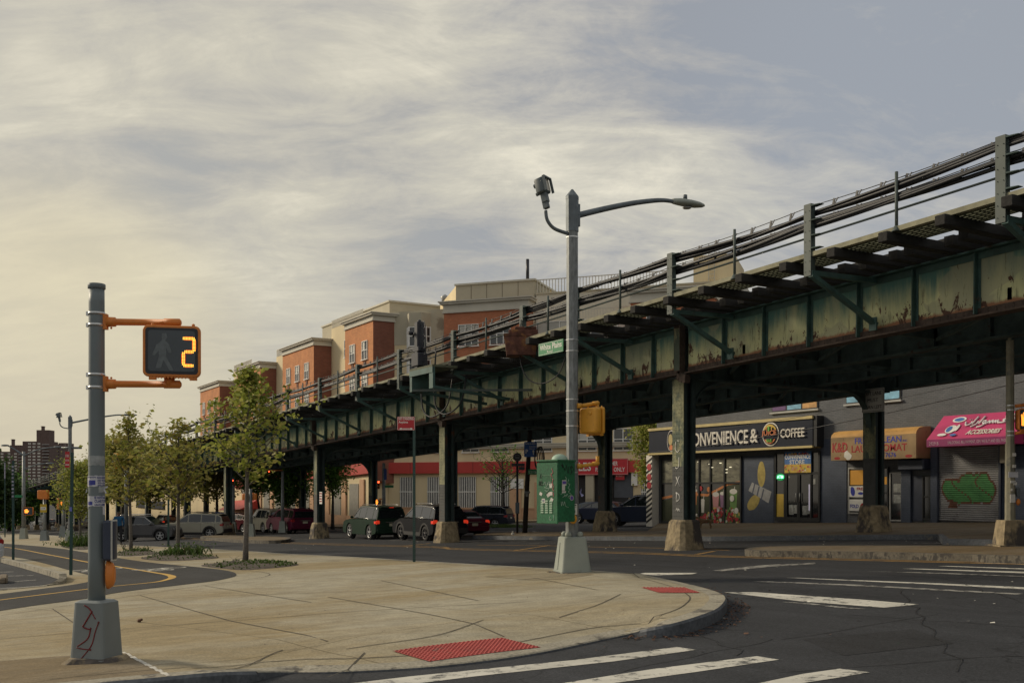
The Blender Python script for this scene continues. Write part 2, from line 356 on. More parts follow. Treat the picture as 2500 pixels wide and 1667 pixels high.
def text(s,o,xd,yd,w,h,mat,parent,name='lettering',ext=.006,world=True,bold=0,lab=None,shear=0):
    cu=bpy.data.curves.new('t','FONT'); cu.body=s; cu.size=1; cu.extrude=.001; cu.resolution_u=2; cu.offset=bold; cu.shear=shear
    cu.align_x='LEFT'
    ob=bpy.data.objects.new('t',cu); COL.objects.link(ob)
    dg=bpy.context.evaluated_depsgraph_get(); me=bpy.data.meshes.new_from_object(ob.evaluated_get(dg))
    bpy.data.objects.remove(ob); bpy.data.curves.remove(cu)
    if not me.vertices: return None
    xs=[v.co.x for v in me.vertices]; ys=[v.co.y for v in me.vertices]; x0,x1,y0,y1=min(xs),max(xs),min(ys),max(ys)
    xd=V(xd).normalized(); yd=V(yd).normalized(); nd=xd.cross(yd).normalized(); o=V(o)
    b=MB(); vs=[o+xd*((v.co.x-x0)/(x1-x0)*w)+yd*((v.co.y-y0)/(y1-y0)*h)+nd*(ext if v.co.z>0 else 0) for v in me.vertices]
    b.add(vs,[list(p.vertices) for p in me.polygons]); bpy.data.meshes.remove(me)
    return b.build(name,mat,parent,world=world,label=lab)
def arc(cx,cy,r,a0,a1,n,ry=None):
    ry=r if ry is None else ry
    return [(cx+r*math.cos(R(a0+(a1-a0)*i/n)),cy+ry*math.sin(R(a0+(a1-a0)*i/n))) for i in range(n+1)]
def smooth_path(pts,n=6,closed=False):
    out=[]; P=[V(p) for p in pts]; k=len(P)
    rng=range(k if closed else k-1)
    for i in rng:
        p0=P[(i-1)%k] if closed or i>0 else P[0]; p1=P[i]; p2=P[(i+1)%k]; p3=P[(i+2)%k] if closed or i+2<k else P[k-1]
        for j in range(n):
            t=j/n; out.append(.5*((2*p1)+(p2-p0)*t+(2*p0-5*p1+4*p2-p3)*t*t+(3*p1-p0-3*p2+p3)*t**3))
    if not closed: out.append(P[-1])
    return out
CAMX=V((CS,SN,0)); CAMF=V((-SN,CS,0)); UP=V((0,0,1)); EX=V((1,0,0)); EY=V((0,1,0))
RT=TH   # rotz of a thing whose front (-y) looks at the camera position's side
# ------------------------------------------------------------------ ground and roads
ASPH=groundmat('asphalt',(.034,.036,.041),'asphalt')
ASPH2=groundmat('new_asphalt',(.035,.035,.036),'asphalt')
CONC=groundmat('pale_concrete',(.37,.335,.25),'concrete')
CONC2=groundmat('brown_concrete',(.20,.165,.12),'concrete')
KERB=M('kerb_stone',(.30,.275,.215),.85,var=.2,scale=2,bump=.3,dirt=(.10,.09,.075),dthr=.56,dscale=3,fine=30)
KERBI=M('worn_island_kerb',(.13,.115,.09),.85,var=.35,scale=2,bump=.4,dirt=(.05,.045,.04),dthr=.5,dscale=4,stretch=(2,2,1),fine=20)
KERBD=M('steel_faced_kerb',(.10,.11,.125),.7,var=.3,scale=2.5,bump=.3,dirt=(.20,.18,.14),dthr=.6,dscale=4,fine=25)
WHITE=wornpaint('worn_white_paint',(.62,.60,.53),(.07,.07,.07),.575)
FADED=wornpaint('faded_white_paint',(.36,.35,.32),(.05,.05,.052),.52)
YEL=wornpaint('worn_yellow_paint',(.40,.23,.06),(.07,.06,.05),.58)
YELB=wornpaint('lane_yellow_paint',(.62,.38,.08),(.09,.07,.04),.64)
def sheet(pts,h,z=G):
    b=MB(); b.add([(p[0],p[1],z(p[0],p[1])+h) for p in pts],[list(range(len(pts)))]); return b
def slab(pts,h,t=.35):
    b=MB(); n=len(pts)
    b.add([(p[0],p[1],G(p[0],p[1])+h-t) for p in pts]+[(p[0],p[1],G(p[0],p[1])+h) for p in pts],[list(range(n,2*n))]+[[i,(i+1)%n,n+(i+1)%n,n+i] for i in range(n)])
    return b
def ccw(pts):
    a=sum(pts[i][0]*pts[(i+1)%len(pts)][1]-pts[(i+1)%len(pts)][0]*pts[i][1] for i in range(len(pts)))
    return pts if a>0 else pts[::-1]
g=MB(); xs=[-1600,-360,-150,-60,0,80,700]; ys=[-500,-40,20,90,1500]
vs=[(x,y,G(x,y)) for x in xs for y in ys]; n=len(ys)
g.add(vs,[(i*n+j,(i+1)*n+j,(i+1)*n+j+1,i*n+j+1) for i in range(len(xs)-1) for j in range(n-1)])
struct('road',g,ASPH)
edge_px=[(2,1301),(60,1303),(150,1308),(200,1320),(276,1327),(411,1335),(560,1341.5),(684,1350),(860,1359),(1010,1368),(1180,1378),(1364,1388),(1500,1396),(1580,1405),(1660,1421),(1725,1437),(1758,1449),(1768,1458),(1764,1470),(1740,1489),(1667,1514),(1600,1530),(1523,1546),(1414,1569),(1320,1588),(1205,1606),(1053,1623),(908,1632),(800,1636),(700,1637),(536,1640),(414,1650),(238,1666),(0,1690),(-250,1720)]
def edge_h(x,y):
    if y>1500: # near side, dropped at the crossing
        return .15-.125*max(0,min(1,(x-560)/140))*max(0,min(1,(1640-x)/120))
    if y<1445: return .15-.11*max(0,min(1,(x-1520)/60))*max(0,min(1,(1745-x)/40))
    return .15
edge=[gp(x,y,edge_h(x,y)) for x,y in edge_px]
# smooth the corner a little
corner=smooth_path([V((p.x,p.y,edge_h(*q))) for p,q in zip(edge,edge_px)],4)
EH=[p.z for p in corner]; EC=[V((p.x,p.y,0)) for p in corner]
APR=1.5
def PL(x,y):
    q=V((x,y,0)); best=9; hb=.15
    for i in range(len(EC)-1):
        a=EC[i]; d=EC[i+1]-a; t=max(0,min(1,(q-a).dot(d)/max(1e-9,d.length_squared))); L=(a+d*t-q).length
        if L<best: best=L; hb=EH[i]+(EH[i+1]-EH[i])*t
    return hb+(.15-hb)*min(1,best/APR)
def gph(px,py):
    p=gp(px,py,.15)
    for _ in range(3): p=gp(px,py,PL(p.x,p.y))
    return p
plaza=[(p.x,p.y) for p in EC]+[tuple(gp(-500,1500,.15)[:2]),tuple(gp(-260,1360,.15)[:2]),tuple(gp(-120,1318,.15)[:2])]
from mathutils.geometry import delaunay_2d_cdt
plz=ccw(plaza); bv=[V(p) for p in plz]; nb_=len(bv)
def edist(x,y):
    q=V((x,y,0)); best=99
    for i in range(len(EC)-1):
        a=EC[i]; d=EC[i+1]-a; t=max(0,min(1,(q-a).dot(d)/max(1e-9,d.length_squared))); best=min(best,(a+d*t-q).length)
    return best
x=min(p.x for p in EC[60:]) if False else -16.0
while x<-3:
    y=-4.0
    while y<15:
        dd=edist(x,y)
        if .12<dd<2.0: bv.append(V((x,y)))
        y+=.24
    x+=.24
vo_,_,fo_,_,_,_=delaunay_2d_cdt(bv,[],[list(range(nb_))],1,1e-5)
pm=MB(); pm.add([(p.x,p.y,G(p.x,p.y)+PL(p.x,p.y)) for p in vo_],fo_,0,True)
struct('plaza_pavement',pm,[CONC])
def offset_path(pts,d):
    out=[]
    for i,p in enumerate(pts):
        a=pts[max(i-1,0)]; b=pts[min(i+1,len(pts)-1)]; t=(b-a).normalized(); out.append(V((p.x+t.y*d,p.y-t.x*d,0)))
    return out
def strip(pa,pb,ha,hb,bottom=None):
    b=MB(); n=len(pa); rings=[[V((q.x,q.y,G(q.x,q.y)+ha)),V((r.x,r.y,G(r.x,r.y)+hb))] for q,r in zip(pa,pb)]
    for i in range(n-1): b.add([rings[i][0],rings[i+1][0],rings[i+1][1],rings[i][1]],[(0,1,2,3)])
    return b
cp=[V((p.x,p.y,0)) for p in corner]
inn=offset_path(cp,.20); out_=offset_path(cp,-.012); out2=offset_path(cp,-.035)
kb=MB()
for i in range(len(cp)-1):
    a,b2,c,d=inn[i],inn[i+1],out_[i+1],out_[i]; e,f=out2[i+1],out2[i]
    z=lambda p,h:(p.x,p.y,G(p.x,p.y)+h)
    h0,h1=EH[i],EH[i+1]; q0,q1=h0+(.15-h0)*.2/APR,h1+(.15-h1)*.2/APR; lo=.025 if h0>.08 else .008
    kb.add([z(a,q0+.005),z(b2,q1+.005),z(c,h1+.003),z(d,h0+.003)],[(0,3,2,1)],0)
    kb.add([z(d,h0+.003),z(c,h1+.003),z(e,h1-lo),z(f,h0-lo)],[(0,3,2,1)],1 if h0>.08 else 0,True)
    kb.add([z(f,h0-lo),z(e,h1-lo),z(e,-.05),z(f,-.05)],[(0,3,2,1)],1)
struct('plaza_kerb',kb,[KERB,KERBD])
DARKL=M('dark_joint',(.07,.06,.045),.95,var=.4,scale=6)
def ribbon(pts,w,h,steps=5,mat=None,name='marking',wf=None):
    P=smooth_path([V((p[0],p[1],0)) for p in pts],steps) if steps>1 else [V((p[0],p[1],0)) for p in pts]
    b=MB(); L=[];
    for i,p in enumerate(P):
        a=P[max(i-1,0)]; c=P[min(i+1,len(P)-1)]; t=(c-a).normalized(); ww=(w if wf is None else w*wf(i/(len(P)-1)))/2
        for s in (-1,1):
            q=(p.x-t.y*ww*s,p.y+t.x*ww*s); L.append((q[0],q[1],G(*q)+(h if h<.1 or h>.159 else h-.15+PL(*q))))
    b.add(L,[(2*i,2*i+2,2*i+3,2*i+1) for i in range(len(P)-1)])
    return b
joint=MB()
def joinb(b,o): b.add(o.v,o.f,0); return b
s0=offset_path(cp,.46); seg=s0[38:-6]; b_=ribbon([(p.x,p.y) for p in seg],.018,.155,1); joinb(joint,b_)
for a in ([(845,1571),(1000,1556),(1100,1539),(1180,1513)],[(520,1640),(640,1590),(690,1575)],[(800,1637),(850,1602),(890,1577)],[(1365,1502),(1450,1480),(1515,1450)],
          [(607,1392),(650,1398),(655,1405),(600,1415),(447,1436),(208,1472),(0,1503)],[(1000,1410),(1300,1395),(1420,1399)],[(1180,1424),(1400,1403)],[(342,1453),(450,1484),(565,1516)],[(128,1486),(178,1519)],[(298,1535),(500,1520),(900,1490),(1300,1468)],[(259,1468),(600,1452),(1000,1440)],[(930,1417),(1168,1466)],[(565,1516),(800,1560)],[(800,1457),(1050,1500),(1230,1540)],[(1300,1410),(1460,1440)],[(500,1430),(760,1470)],[(0,1560),(170,1545),(300,1538)]):
    joinb(joint,ribbon([gp(x,y,.15)[:2] for x,y in a],.018,.1555,4))
struct('pavement_joints',joint,DARKL)
LIGHTL=M('pale_filler',(.58,.56,.50),.8,var=.2,scale=9)
fl=MB()
for i in range(16):
    t=i/16; x0=300+(412-300)*t; y0=1592+(1650-1592)*t
    joinb(fl,ribbon([gp(x0+random.uniform(-1,1),y0,.15)[:2],gp(x0+6,y0+3.4+random.uniform(-.6,.6),.15)[:2]],.03+.025*math.sin(i*1.7)**2,.1575,1))
struct('pavement_filler',fl,LIGHTL)
struct('pavement_patch',sheet([gp(x,y,.15)[:2] for x,y in ((-80,1620),(178,1599),(298,1591),(412,1649),(238,1664),(-80,1692))],.1535),groundmat('patched_concrete',(.24,.205,.15),'concrete'))
struct('pavement_stain',sheet([gp(x,y,.15)[:2] for x,y in ((1180,1407),(1420,1393),(1450,1402),(1380,1413),(1300,1416))],.1535),groundmat('stained_concrete',(.30,.26,.18),'concrete'))
# bike lane looping across the plaza
up=[(-160,1316),(18,1327),(134,1337),(208,1348),(259,1357),(357,1371.6),(446,1380.5),(521,1388),(565,1395),(577,1403),(565,1409),(521,1418),(446,1427),(298,1444.5),(208,1461),(89,1477),(0,1490.6),(-220,1526)]
lo_=[(-220,1478),(0,1450),(89,1438.6),(178,1427),(225,1418),(240,1412),(225,1405),(178.6,1394),(89,1370),(22,1358),(-160,1336)]
bl=[tuple(p)[:2] for p in smooth_path([V(gp(x,y,.15)[:2]+(0,)) if False else V((*gp(x,y,.15)[:2],0)) for x,y in up],4)]+[tuple(p)[:2] for p in smooth_path([V((*gp(x,y,.15)[:2],0)) for x,y in lo_],4)]
struct('bike_lane',sheet(ccw(bl),.1565),ASPH2)
struct('bike_lane_centre_line',ribbon([gp(x,y,.15)[:2] for x,y in ((-100,1326),(18,1336),(119,1354),(208,1371),(259,1379),(327,1389.5),(372,1397),(408,1403),(421,1409),(408,1415),(372,1422),(259,1433),(208,1439),(0,1465),(-200,1492))],.10,.1605,5,wf=lambda t:1+.7*math.exp(-((t-.56)/.09)**2)),YELB)
bs=MB()
def ring2(b,cx,cy,r,w,h,n=20):
    for i in range(n):
        a0=2*math.pi*i/n; a1=2*math.pi*(i+1)/n
        q=[(cx+(r)*math.cos(a0),cy+r*math.sin(a0)),(cx+r*math.cos(a1),cy+r*math.sin(a1)),(cx+(r-w)*math.cos(a1),cy+(r-w)*math.sin(a1)),(cx+(r-w)*math.cos(a0),cy+(r-w)*math.sin(a0))]
        b.add([(x,y,G(x,y)+h) for x,y in q],[(0,1,2,3)])
def bikesym(px,py,ang):
    c=gp(px,py,.15); d=V((math.cos(R(ang)),math.sin(R(ang)),0)); n=V((-d.y,d.x,0))
    for s in (-1,1):
        q=c+d*.52*s; ring2(bs,q.x,q.y,.34,.07,.1605)
    P=lambda a,b_:tuple((c+d*a+n*b_)[:2])
    for seg in ([P(-.5,0),P(-.2,.45)],[P(-.2,.45),P(.35,.42)],[P(.35,.42),P(.52,0)],[P(-.2,.45),P(.05,0)],[P(.05,0),P(-.5,0)],[P(.05,0),P(.35,.42)],[P(-.15,.5),P(.1,.95)],[P(.1,.95),P(.4,.6)]):
        joinb(bs,ribbon(seg,.09,.1615,1))
bikesym(408,1389,150); bikesym(250,1391,150)
struct('bike_symbols',bs,WHITE)
# parking area inside the loop
lot=[(-400,1340),(-60,1352),(15,1372),(80,1389),(149,1409),(163,1416),(155,1424),(120,1429),(0,1441),(-200,1470),(-500,1500)]
lotp=[tuple(gp(x,y,.15)[:2]) for x,y in lot]
struct('parking_area',sheet(ccw(lotp),.1585),ASPH)
kp=[V((*gp(x,y,.15)[:2],0)) for x,y in lot[1:9]]; kk=MB(); kp=smooth_path(kp,4); ko=offset_path(kp,.16)
for i in range(len(kp)-1):
    z=lambda p,h:(p.x,p.y,G(p.x,p.y)+h)
    hh=.13*min(1,max(0,(len(kp)-5-i)/10))
    kk.add([z(kp[i],.15),z(kp[i+1],.15),z(ko[i+1],.15),z(ko[i],.15),z(kp[i],.162+hh),z(kp[i+1],.162+hh),z(ko[i+1],.162+hh),z(ko[i],.162+hh)],[(4,5,6,7),(0,1,5,4),(2,3,7,6),(7,6,5,4)][:3])
struct('parking_kerb',kk,KERB)
pl=MB()
for a,b_ in (((0,1437),(115,1430.5)),((22,1421),(89,1416)),((0,1407),(80,1405)),((-40,1398),(33,1396))): joinb(pl,ribbon([gp(*a,.15)[:2],gp(*b_,.15)[:2]],.09,.163,1))
struct('parking_lines',pl,WHITE)
# far pavement by the shops, islands
shopw=35.6
fp=[gp(x,y,.15)[:2] for x,y in ((1153,1307),(1250,1308.5),(1400,1309),(1736,1309.5),(2000,1306.5),(2290,1304),(2302,1315),(2500,1318),(3000,1325))]
fpoly=[tuple(p) for p in fp]+[(30,24),(30,shopw+.3),(-44.4,shopw+.3)]+[tuple(gp(x,y,.15)[:2]) for x,y in ((1580,1296),(1400,1297),(1200,1299),(1165,1302))]
struct('shop_pavement',slab(ccw(fpoly),.15),[CONC2])
fk=[V((*p,0)) for p in fp]; fi=offset_path(fk,-.18); fo=offset_path(fk,.012)
kq=MB()
for i in range(len(fk)-1):
    z=lambda p,h:(p.x,p.y,G(p.x,p.y)+h)
    kq.add([z(fo[i],-.05),z(fo[i+1],-.05),z(fo[i+1],.154),z(fo[i],.154),z(fi[i+1],.154),z(fi[i],.154)],[(0,1,2,3),(3,2,4,5)])
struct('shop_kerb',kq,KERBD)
def island(name,front,back,mat=CONC2):
    f=[V((*gp(x,y,.15)[:2],0)) for x,y in front]; b=[V((*gp(x,y,.15)[:2],0)) for x,y in back]
    lp=smooth_path(f+b,4,closed=True); struct(name,slab(ccw([(p.x,p.y) for p in lp]),.15),[mat])
    k=MB(); n=len(lp); cx=sum((p.x for p in lp))/n; cy=sum((p.y for p in lp))/n
    o=offset_path(lp+lp[:1],.012 if (lp[0]-V((cx,cy,0))).dot(offset_path(lp[:2],1)[0]-lp[0])>0 else -.012)
    i_=offset_path(lp+lp[:1],-.16 if (lp[0]-V((cx,cy,0))).dot(offset_path(lp[:2],1)[0]-lp[0])>0 else .16)
    z=lambda p,h:(p.x,p.y,G(p.x,p.y)+h)
    for i in range(n): k.add([z(o[i],-.05),z(o[i+1],-.05),z(o[i+1],.154),z(o[i],.154),z(i_[i+1],.154),z(i_[i],.154)],[(0,1,2,3),(3,2,4,5)])
    struct(name+'_kerb',k,KERBI)
island('traffic_island',[(1822,1339),(1850,1344),(2040,1346),(2300,1351),(2500,1357),(2900,1364)],[(2900,1341),(2500,1333),(2300,1331),(2040,1331),(1880,1333)])
island('median',[(492,1310),(560,1316),(640,1319),(695,1317)],[(705,1311),(640,1308),(550,1306),(505,1307)])
# pavement in front of the apartment building
C0=V((-84.7,37.9,0)); RD=V((.77,.638,0)).normalized(); RNn=V((RD.y,-RD.x,0))  # wing direction (to the right) and its outward normal
a=C0+RNn*9; b_=C0+RD*46+RNn*9
struct('apartment_pavement',slab(ccw([(-200,31.5),(-92,31.5),(a.x,a.y),(b_.x,b_.y),(C0+RD*46)[:2],C0[:2],(-200,37.9)]),.15),[CONC2])
# markings
mk=MB()
def mpoly(pts,b=mk,h=.004): 
    q=[gp(x,y)[:2] for x,y in pts]; b.add([(p[0],p[1],G(*p)+h) for p in ccw(q)],[list(range(len(q)))])
mpoly([(865,1667),(1000,1651),(1400,1611),(1653,1579),(1700,1586),(1500,1614),(1150,1652),(1020,1668),(870,1690),(600,1690)])
mpoly([(1370,1668),(1600,1632),(1848,1601.5),(1902,1610),(1700,1640),(1494,1668),(1400,1690),(1240,1690)])
mpoly([(1855,1667),(1960,1645),(2050,1632),(2124,1641),(2040,1655),(1956,1668),(1880,1690),(1770,1690)])
mpoly([(1768,1445.5),(1841,1445),(2100,1463),(2243,1475),(2158,1483),(1960,1468)])
mpoly([(1917,1410),(1950,1410),(2300,1424),(2560,1436),(2500,1438),(2250,1425)])
mpoly([(2202,1388),(2230,1387.5),(2600,1398),(2500,1399)])
mpoly([(2289,1381.5),(2310,1381),(2560,1389),(2500,1389.5)])
mpoly([(2376,1373.5),(2400,1373.5),(2560,1378),(2500,1378)])
mpoly([(1555,1400.5),(1575,1398),(1703,1398),(1690,1401),(1600,1404)])
struct('crosswalk_stripes',mk,WHITE)
mf=MB()
mpoly([(1834,1419),(1860,1418),(2100,1427),(2500,1449),(2480,1451),(2150,1433)],mf)
mpoly([(1909,1469),(1960,1470),(2030,1478),(2114,1486),(2080,1487),(2000,1478)],mf)
mpoly([(1740,1392),(1860,1379),(1990,1373),(1992,1376),(1880,1383),(1760,1394)],mf)
mpoly([(2115,1394),(2300,1398),(2500,1406),(2500,1408),(2300,1400)],mf)
for a in ([(1150,1324),(1285,1321)],[(1285,1327),(1440,1323)],[(1300,1296),(1315,1300)],[(1166,1296),(1330,1297)],[(1440,1291),(1560,1288)],[(1700,1314),(1900,1314)],[(2230,1325),(2440,1327)],[(950,1319),(1060,1320)],[(700,1316),(780,1315)],[(800,1312),(870,1311)],[(1480,1290),(1590,1289)],[(160,1300),(215,1298)],[(490,1318),(545,1320)]):
    joinb(mf,ribbon([gp(*q)[:2] for q in a],.12,.004,1))
struct('faded_lane_lines',mf,FADED)
my=MB()
l1=[(440,1314),(560,1321),(800,1329),(1055,1336),(1120,1341),(1431,1348),(1580,1352),(1738,1358.5),(2040,1366),(2200,1370),(2500,1377),(2700,1381)]
joinb(my,ribbon([gp(*q)[:2] for q in l1],.13,.0045,4))
joinb(my,ribbon([V((*gp(*q)[:2],0))[:2] for q in [(x,y-2.6) for x,y in l1]],.10,.0045,4))
joinb(my,ribbon([gp(*q)[:2] for q in ((1165,1330),(1330,1331.5),(1436,1334.5),(1642,1338),(1780,1343))],.11,.0045,3))
for a in ([(1255,1344),(1340,1331)],[(985,1333),(1050,1326)],[(1700,1353),(1745,1345)],[(655,1321),(690,1316)]): joinb(my,ribbon([gp(*q)[:2] for q in a],.14,.0055,1))
struct('yellow_lines',my,YEL)
crk=MB(); rc=random.Random(12)
for (x0_,y0_,x1_,y1_) in ((1500,1640,1900,1560),(1900,1560,2300,1500),(2050,1500,2500,1530),(1750,1395,2100,1412),(1900,1640,2500,1600),(2200,1440,2350,1640),(1000,1365,1400,1372),(2300,1410,2500,1470),(1700,1545,1800,1600)):
    a_=V((*gp(x0_,y0_)[:2],0)); c_=V((*gp(x1_,y1_)[:2],0)); L_=(c_-a_).length; n_=max(5,int(L_/.35)); nn_=V((-(c_-a_).y,(c_-a_).x,0)).normalized(); P_=[a_.lerp(c_,i/n_)+nn_*rc.gauss(0,.04) for i in range(n_+1)]
    joinb(crk,ribbon([p[:2] for p in P_],.015,.0065,2,wf=lambda t:.5+.6*math.sin(t*23)**2))
struct('sealed_cracks',crk,M('crack_sealant',(.012,.012,.013),.6,var=.4,scale=8))
struct('road_patch',sheet([gp(x,y)[:2] for x,y in ((1960,1560),(2230,1535),(2330,1570),(2060,1600))],.0025),groundmat('patched_asphalt',(.027,.028,.031),'asphalt'))
# red tactile pads
PAD=M('red_tactile_paving',(.40,.065,.055),.75,var=.15,scale=3,dirt=(.22,.10,.08),dthr=.6,dscale=5)
def tactile(c,nu,nv,label):
    P=[gph(x,y) for x,y in c]
    b=MB(); n_=8; gr_=[[P[0]*(1-u/n_)*(1-v/n_)+P[1]*(u/n_)*(1-v/n_)+P[2]*(u/n_)*(v/n_)+P[3]*(1-u/n_)*(v/n_) for v in range(n_+1)] for u in range(n_+1)]
    b.add([(q.x,q.y,G(q.x,q.y)+PL(q.x,q.y)+.009) for r_ in gr_ for q in r_],[(i*(n_+1)+j,(i+1)*(n_+1)+j,(i+1)*(n_+1)+j+1,i*(n_+1)+j+1) for i in range(n_) for j in range(n_)])
    for i in range(nu):
        for j in range(nv):
            u=(i+.5)/nu; v=(j+.5)/nv
            q=P[0]*(1-u)*(1-v)+P[1]*u*(1-v)+P[2]*u*v+P[3]*(1-u)*v; z=G(q.x,q.y)+PL(q.x,q.y)+.009
            r=.017; b.add([(q.x+r*math.cos(k*math.pi/3),q.y+r*math.sin(k*math.pi/3),z) for k in range(6)]+[(q.x+r*.6*math.cos(k*math.pi/3),q.y+r*.6*math.sin(k*math.pi/3),z+.009) for k in range(6)],[(0,1,7,6),(1,2,8,7),(2,3,9,8),(3,4,10,9),(4,5,11,10),(5,0,6,11),(6,7,8,9,10,11)])
    o=b.build('tactile_paving',PAD); tag(o,label,'tactile paving','red tactile pads on the corner ramps')
tactile([(959,1596),(1226,1560),(1320,1580),(1049,1618)],25,12,'large red studded paving pad nearest the kerb and crosswalk')
tactile([(1566,1434),(1672,1434),(1710,1447),(1610,1447)],12,9,'smaller red studded paving pad near the tip of the corner')
# litter
LIT=M('pale_litter',(.6,.58,.52),.8,var=.3,scale=20); LITD=M('dark_leaf_litter',(.10,.05,.03),.9,var=.4,scale=20)
random.seed(5)
lt=MB(); ld=MB()
for i in range(150):
    x=random.uniform(700,2500); y=random.uniform(1318,1345) if random.random()<.6 else random.uniform(1350,1600)
    h=0 if y<1360 else .002
    if 1360<y and (x<1500): continue
    q=gp(x,y); r=random.uniform(.01,.045); a=random.uniform(0,6); k=lt if random.random()<.7 else ld
    k.add([(q.x+r*math.cos(a+t),q.y+r*math.sin(a+t)*.6,q.z+.006+random.uniform(0,r*.5)) for t in (0,1.7,3.1,4.6)],[(0,1,2,3)])
for i in range(150):
    x=random.uniform(300,1600); y=random.uniform(1420,1600); q=gp(x,y,.15); r=random.uniform(.006,.02); a=random.uniform(0,6)
    (ld).add([(q.x+r*math.cos(a+t),q.y+r*math.sin(a+t)*.6,q.z+.008+random.uniform(0,.006)) for t in (0,1.7,3.1,4.6)],[(0,1,2,3)])
for i in range(500):
    t=random.random()**1.0; j=int(58+t*30); 
    if j>=len(cp): continue
    o=offset_path(cp[j-1:j+2],-random.uniform(.05,.35))[1]; r=random.uniform(.008,.03); a=random.uniform(0,6)
    ld.add([(o.x+r*math.cos(a+s),o.y+r*math.sin(a+s)*.5,G(o.x,o.y)+.006+random.uniform(0,.02)) for s in (0,1.7,3.1,4.6)],[(0,1,2,3)])
struct('litter_scraps',lt,LIT,'stuff'); struct('leaf_litter',ld,LITD,'stuff')
q=gp(340,1518,.15); b=MB(); b.sphere((q.x,q.y,q.z+.02),.045,8,0,(1,.6,.55)); b.sphere((q.x+.03,q.y+.02,q.z+.035),.03,8,0,(1,.7,.6)); tag(b.build('rubbish_clump',LITD),'small dark clump of dirt on the pale pavement','litter')
q=gp(1252,1313); b=MB(); b.sphere((q.x,q.y,q.z+.13),.12,9,0,(.8,.7,1.2)); b.sphere((q.x,q.y,q.z+.27),.05,7,0,(1,.7,.8)); tag(b.build('plastic_bag',LIT),'pale knotted plastic bag lying beside the far kerb','bag')
q=gp(2455,1372); b=MB(); b.add([(q.x-.25,q.y-.1,q.z+.02),(q.x+.2,q.y-.14,q.z+.05),(q.x+.28,q.y+.1,q.z+.03),(q.x-.05,q.y+.16,q.z+.1),(q.x-.3,q.y+.06,q.z+.03)],[(0,1,3,4),(1,2,3)]); tag(b.build('crumpled_paper',LIT),'crumpled white paper on the road by the island','litter')
# ------------------------------------------------------------------ elevated railway
GZ=lambda X: 4.98+.0302*(X+22.7)     # underside of the girders
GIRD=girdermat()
TEAL=M('dark_green_steel',(.055,.115,.105),.6,var=.3,scale=2.5,bump=.1,dirt=(.10,.055,.03),dthr=.62,dscale=3)
TEALD=M('sooty_steel',(.06,.092,.088),.8,var=.4,scale=2,bump=.1,dirt=(.05,.03,.02),dthr=.6,dscale=1.5)
POSTM=M('grey_green_steel',(.07,.09,.082),.6,var=.2,scale=3,dirt=(.10,.07,.05),dthr=.66,dscale=5)
RUST=M('rust_edge',(.065,.045,.035),.85,var=.4,scale=8,bump=.2)
TIE=M('creosote_timber',(.022,.021,.020),.9,var=.5,scale=4,bump=.4,stretch=(4,.6,4))
CABLE=M('black_cable',(.010,.012,.018),.5,var=.3,scale=20)
GRATE=M('walkway_grating',(.10,.11,.07),.8,var=.3,scale=12,bump=.3)
COLP=M('peeling_column_paint',(.225,.225,.13),.75,var=.4,scale=4,bump=.3,dirt=(.075,.10,.075),dthr=.47,dscale=2.6,stretch=(1,1,.4),fine=22)
COLD=M('dark_column_paint',(.03,.05,.05),.7,var=.35,scale=3,bump=.1,dirt=(.10,.045,.025),dthr=.60,dscale=1.3)
COLB=M('grey_column_foot_paint',(.07,.072,.07),.75,var=.2,scale=3,bump=.1,dirt=(.14,.07,.03),dthr=.6,dscale=2)
FOOT=M('crumbling_concrete',(.30,.24,.15),.95,var=.3,scale=3,bump=.9,dirt=(.075,.065,.06),dthr=.50,dscale=1.3,stretch=(1,1,.5),fine=9)
el=thing('elevated_railway','long rusty green elevated railway viaduct on riveted steel columns crossing the picture','elevated railway',(-23.2,19.3,G(-23.2,19.3)))
XR=14.0; XL=-235.0; YA=19.7; YB=27.9; YG=19.3; HG=1.36
BENTS=[(7.3,7.3),(-8,-8),(-23.2,-23.2),(-38.4,-38.4),(-53.7,-53.7),(-72,-65.5)]+[(-84-15.24*i,-80-15.24*i) for i in range(11)]
def zcut(b,x0,x1,y0,y1,dz0,dz1,mi=0): # box that follows the grade
    return b.hexa([(x0,y0,GZ(x0)+dz0),(x1,y0,GZ(x1)+dz0),(x1,y1,GZ(x1)+dz0),(x0,y1,GZ(x0)+dz0),(x0,y0,GZ(x0)+dz1),(x1,y0,GZ(x1)+dz1),(x1,y1,GZ(x1)+dz1),(x0,y1,GZ(x0)+dz1)],mi)
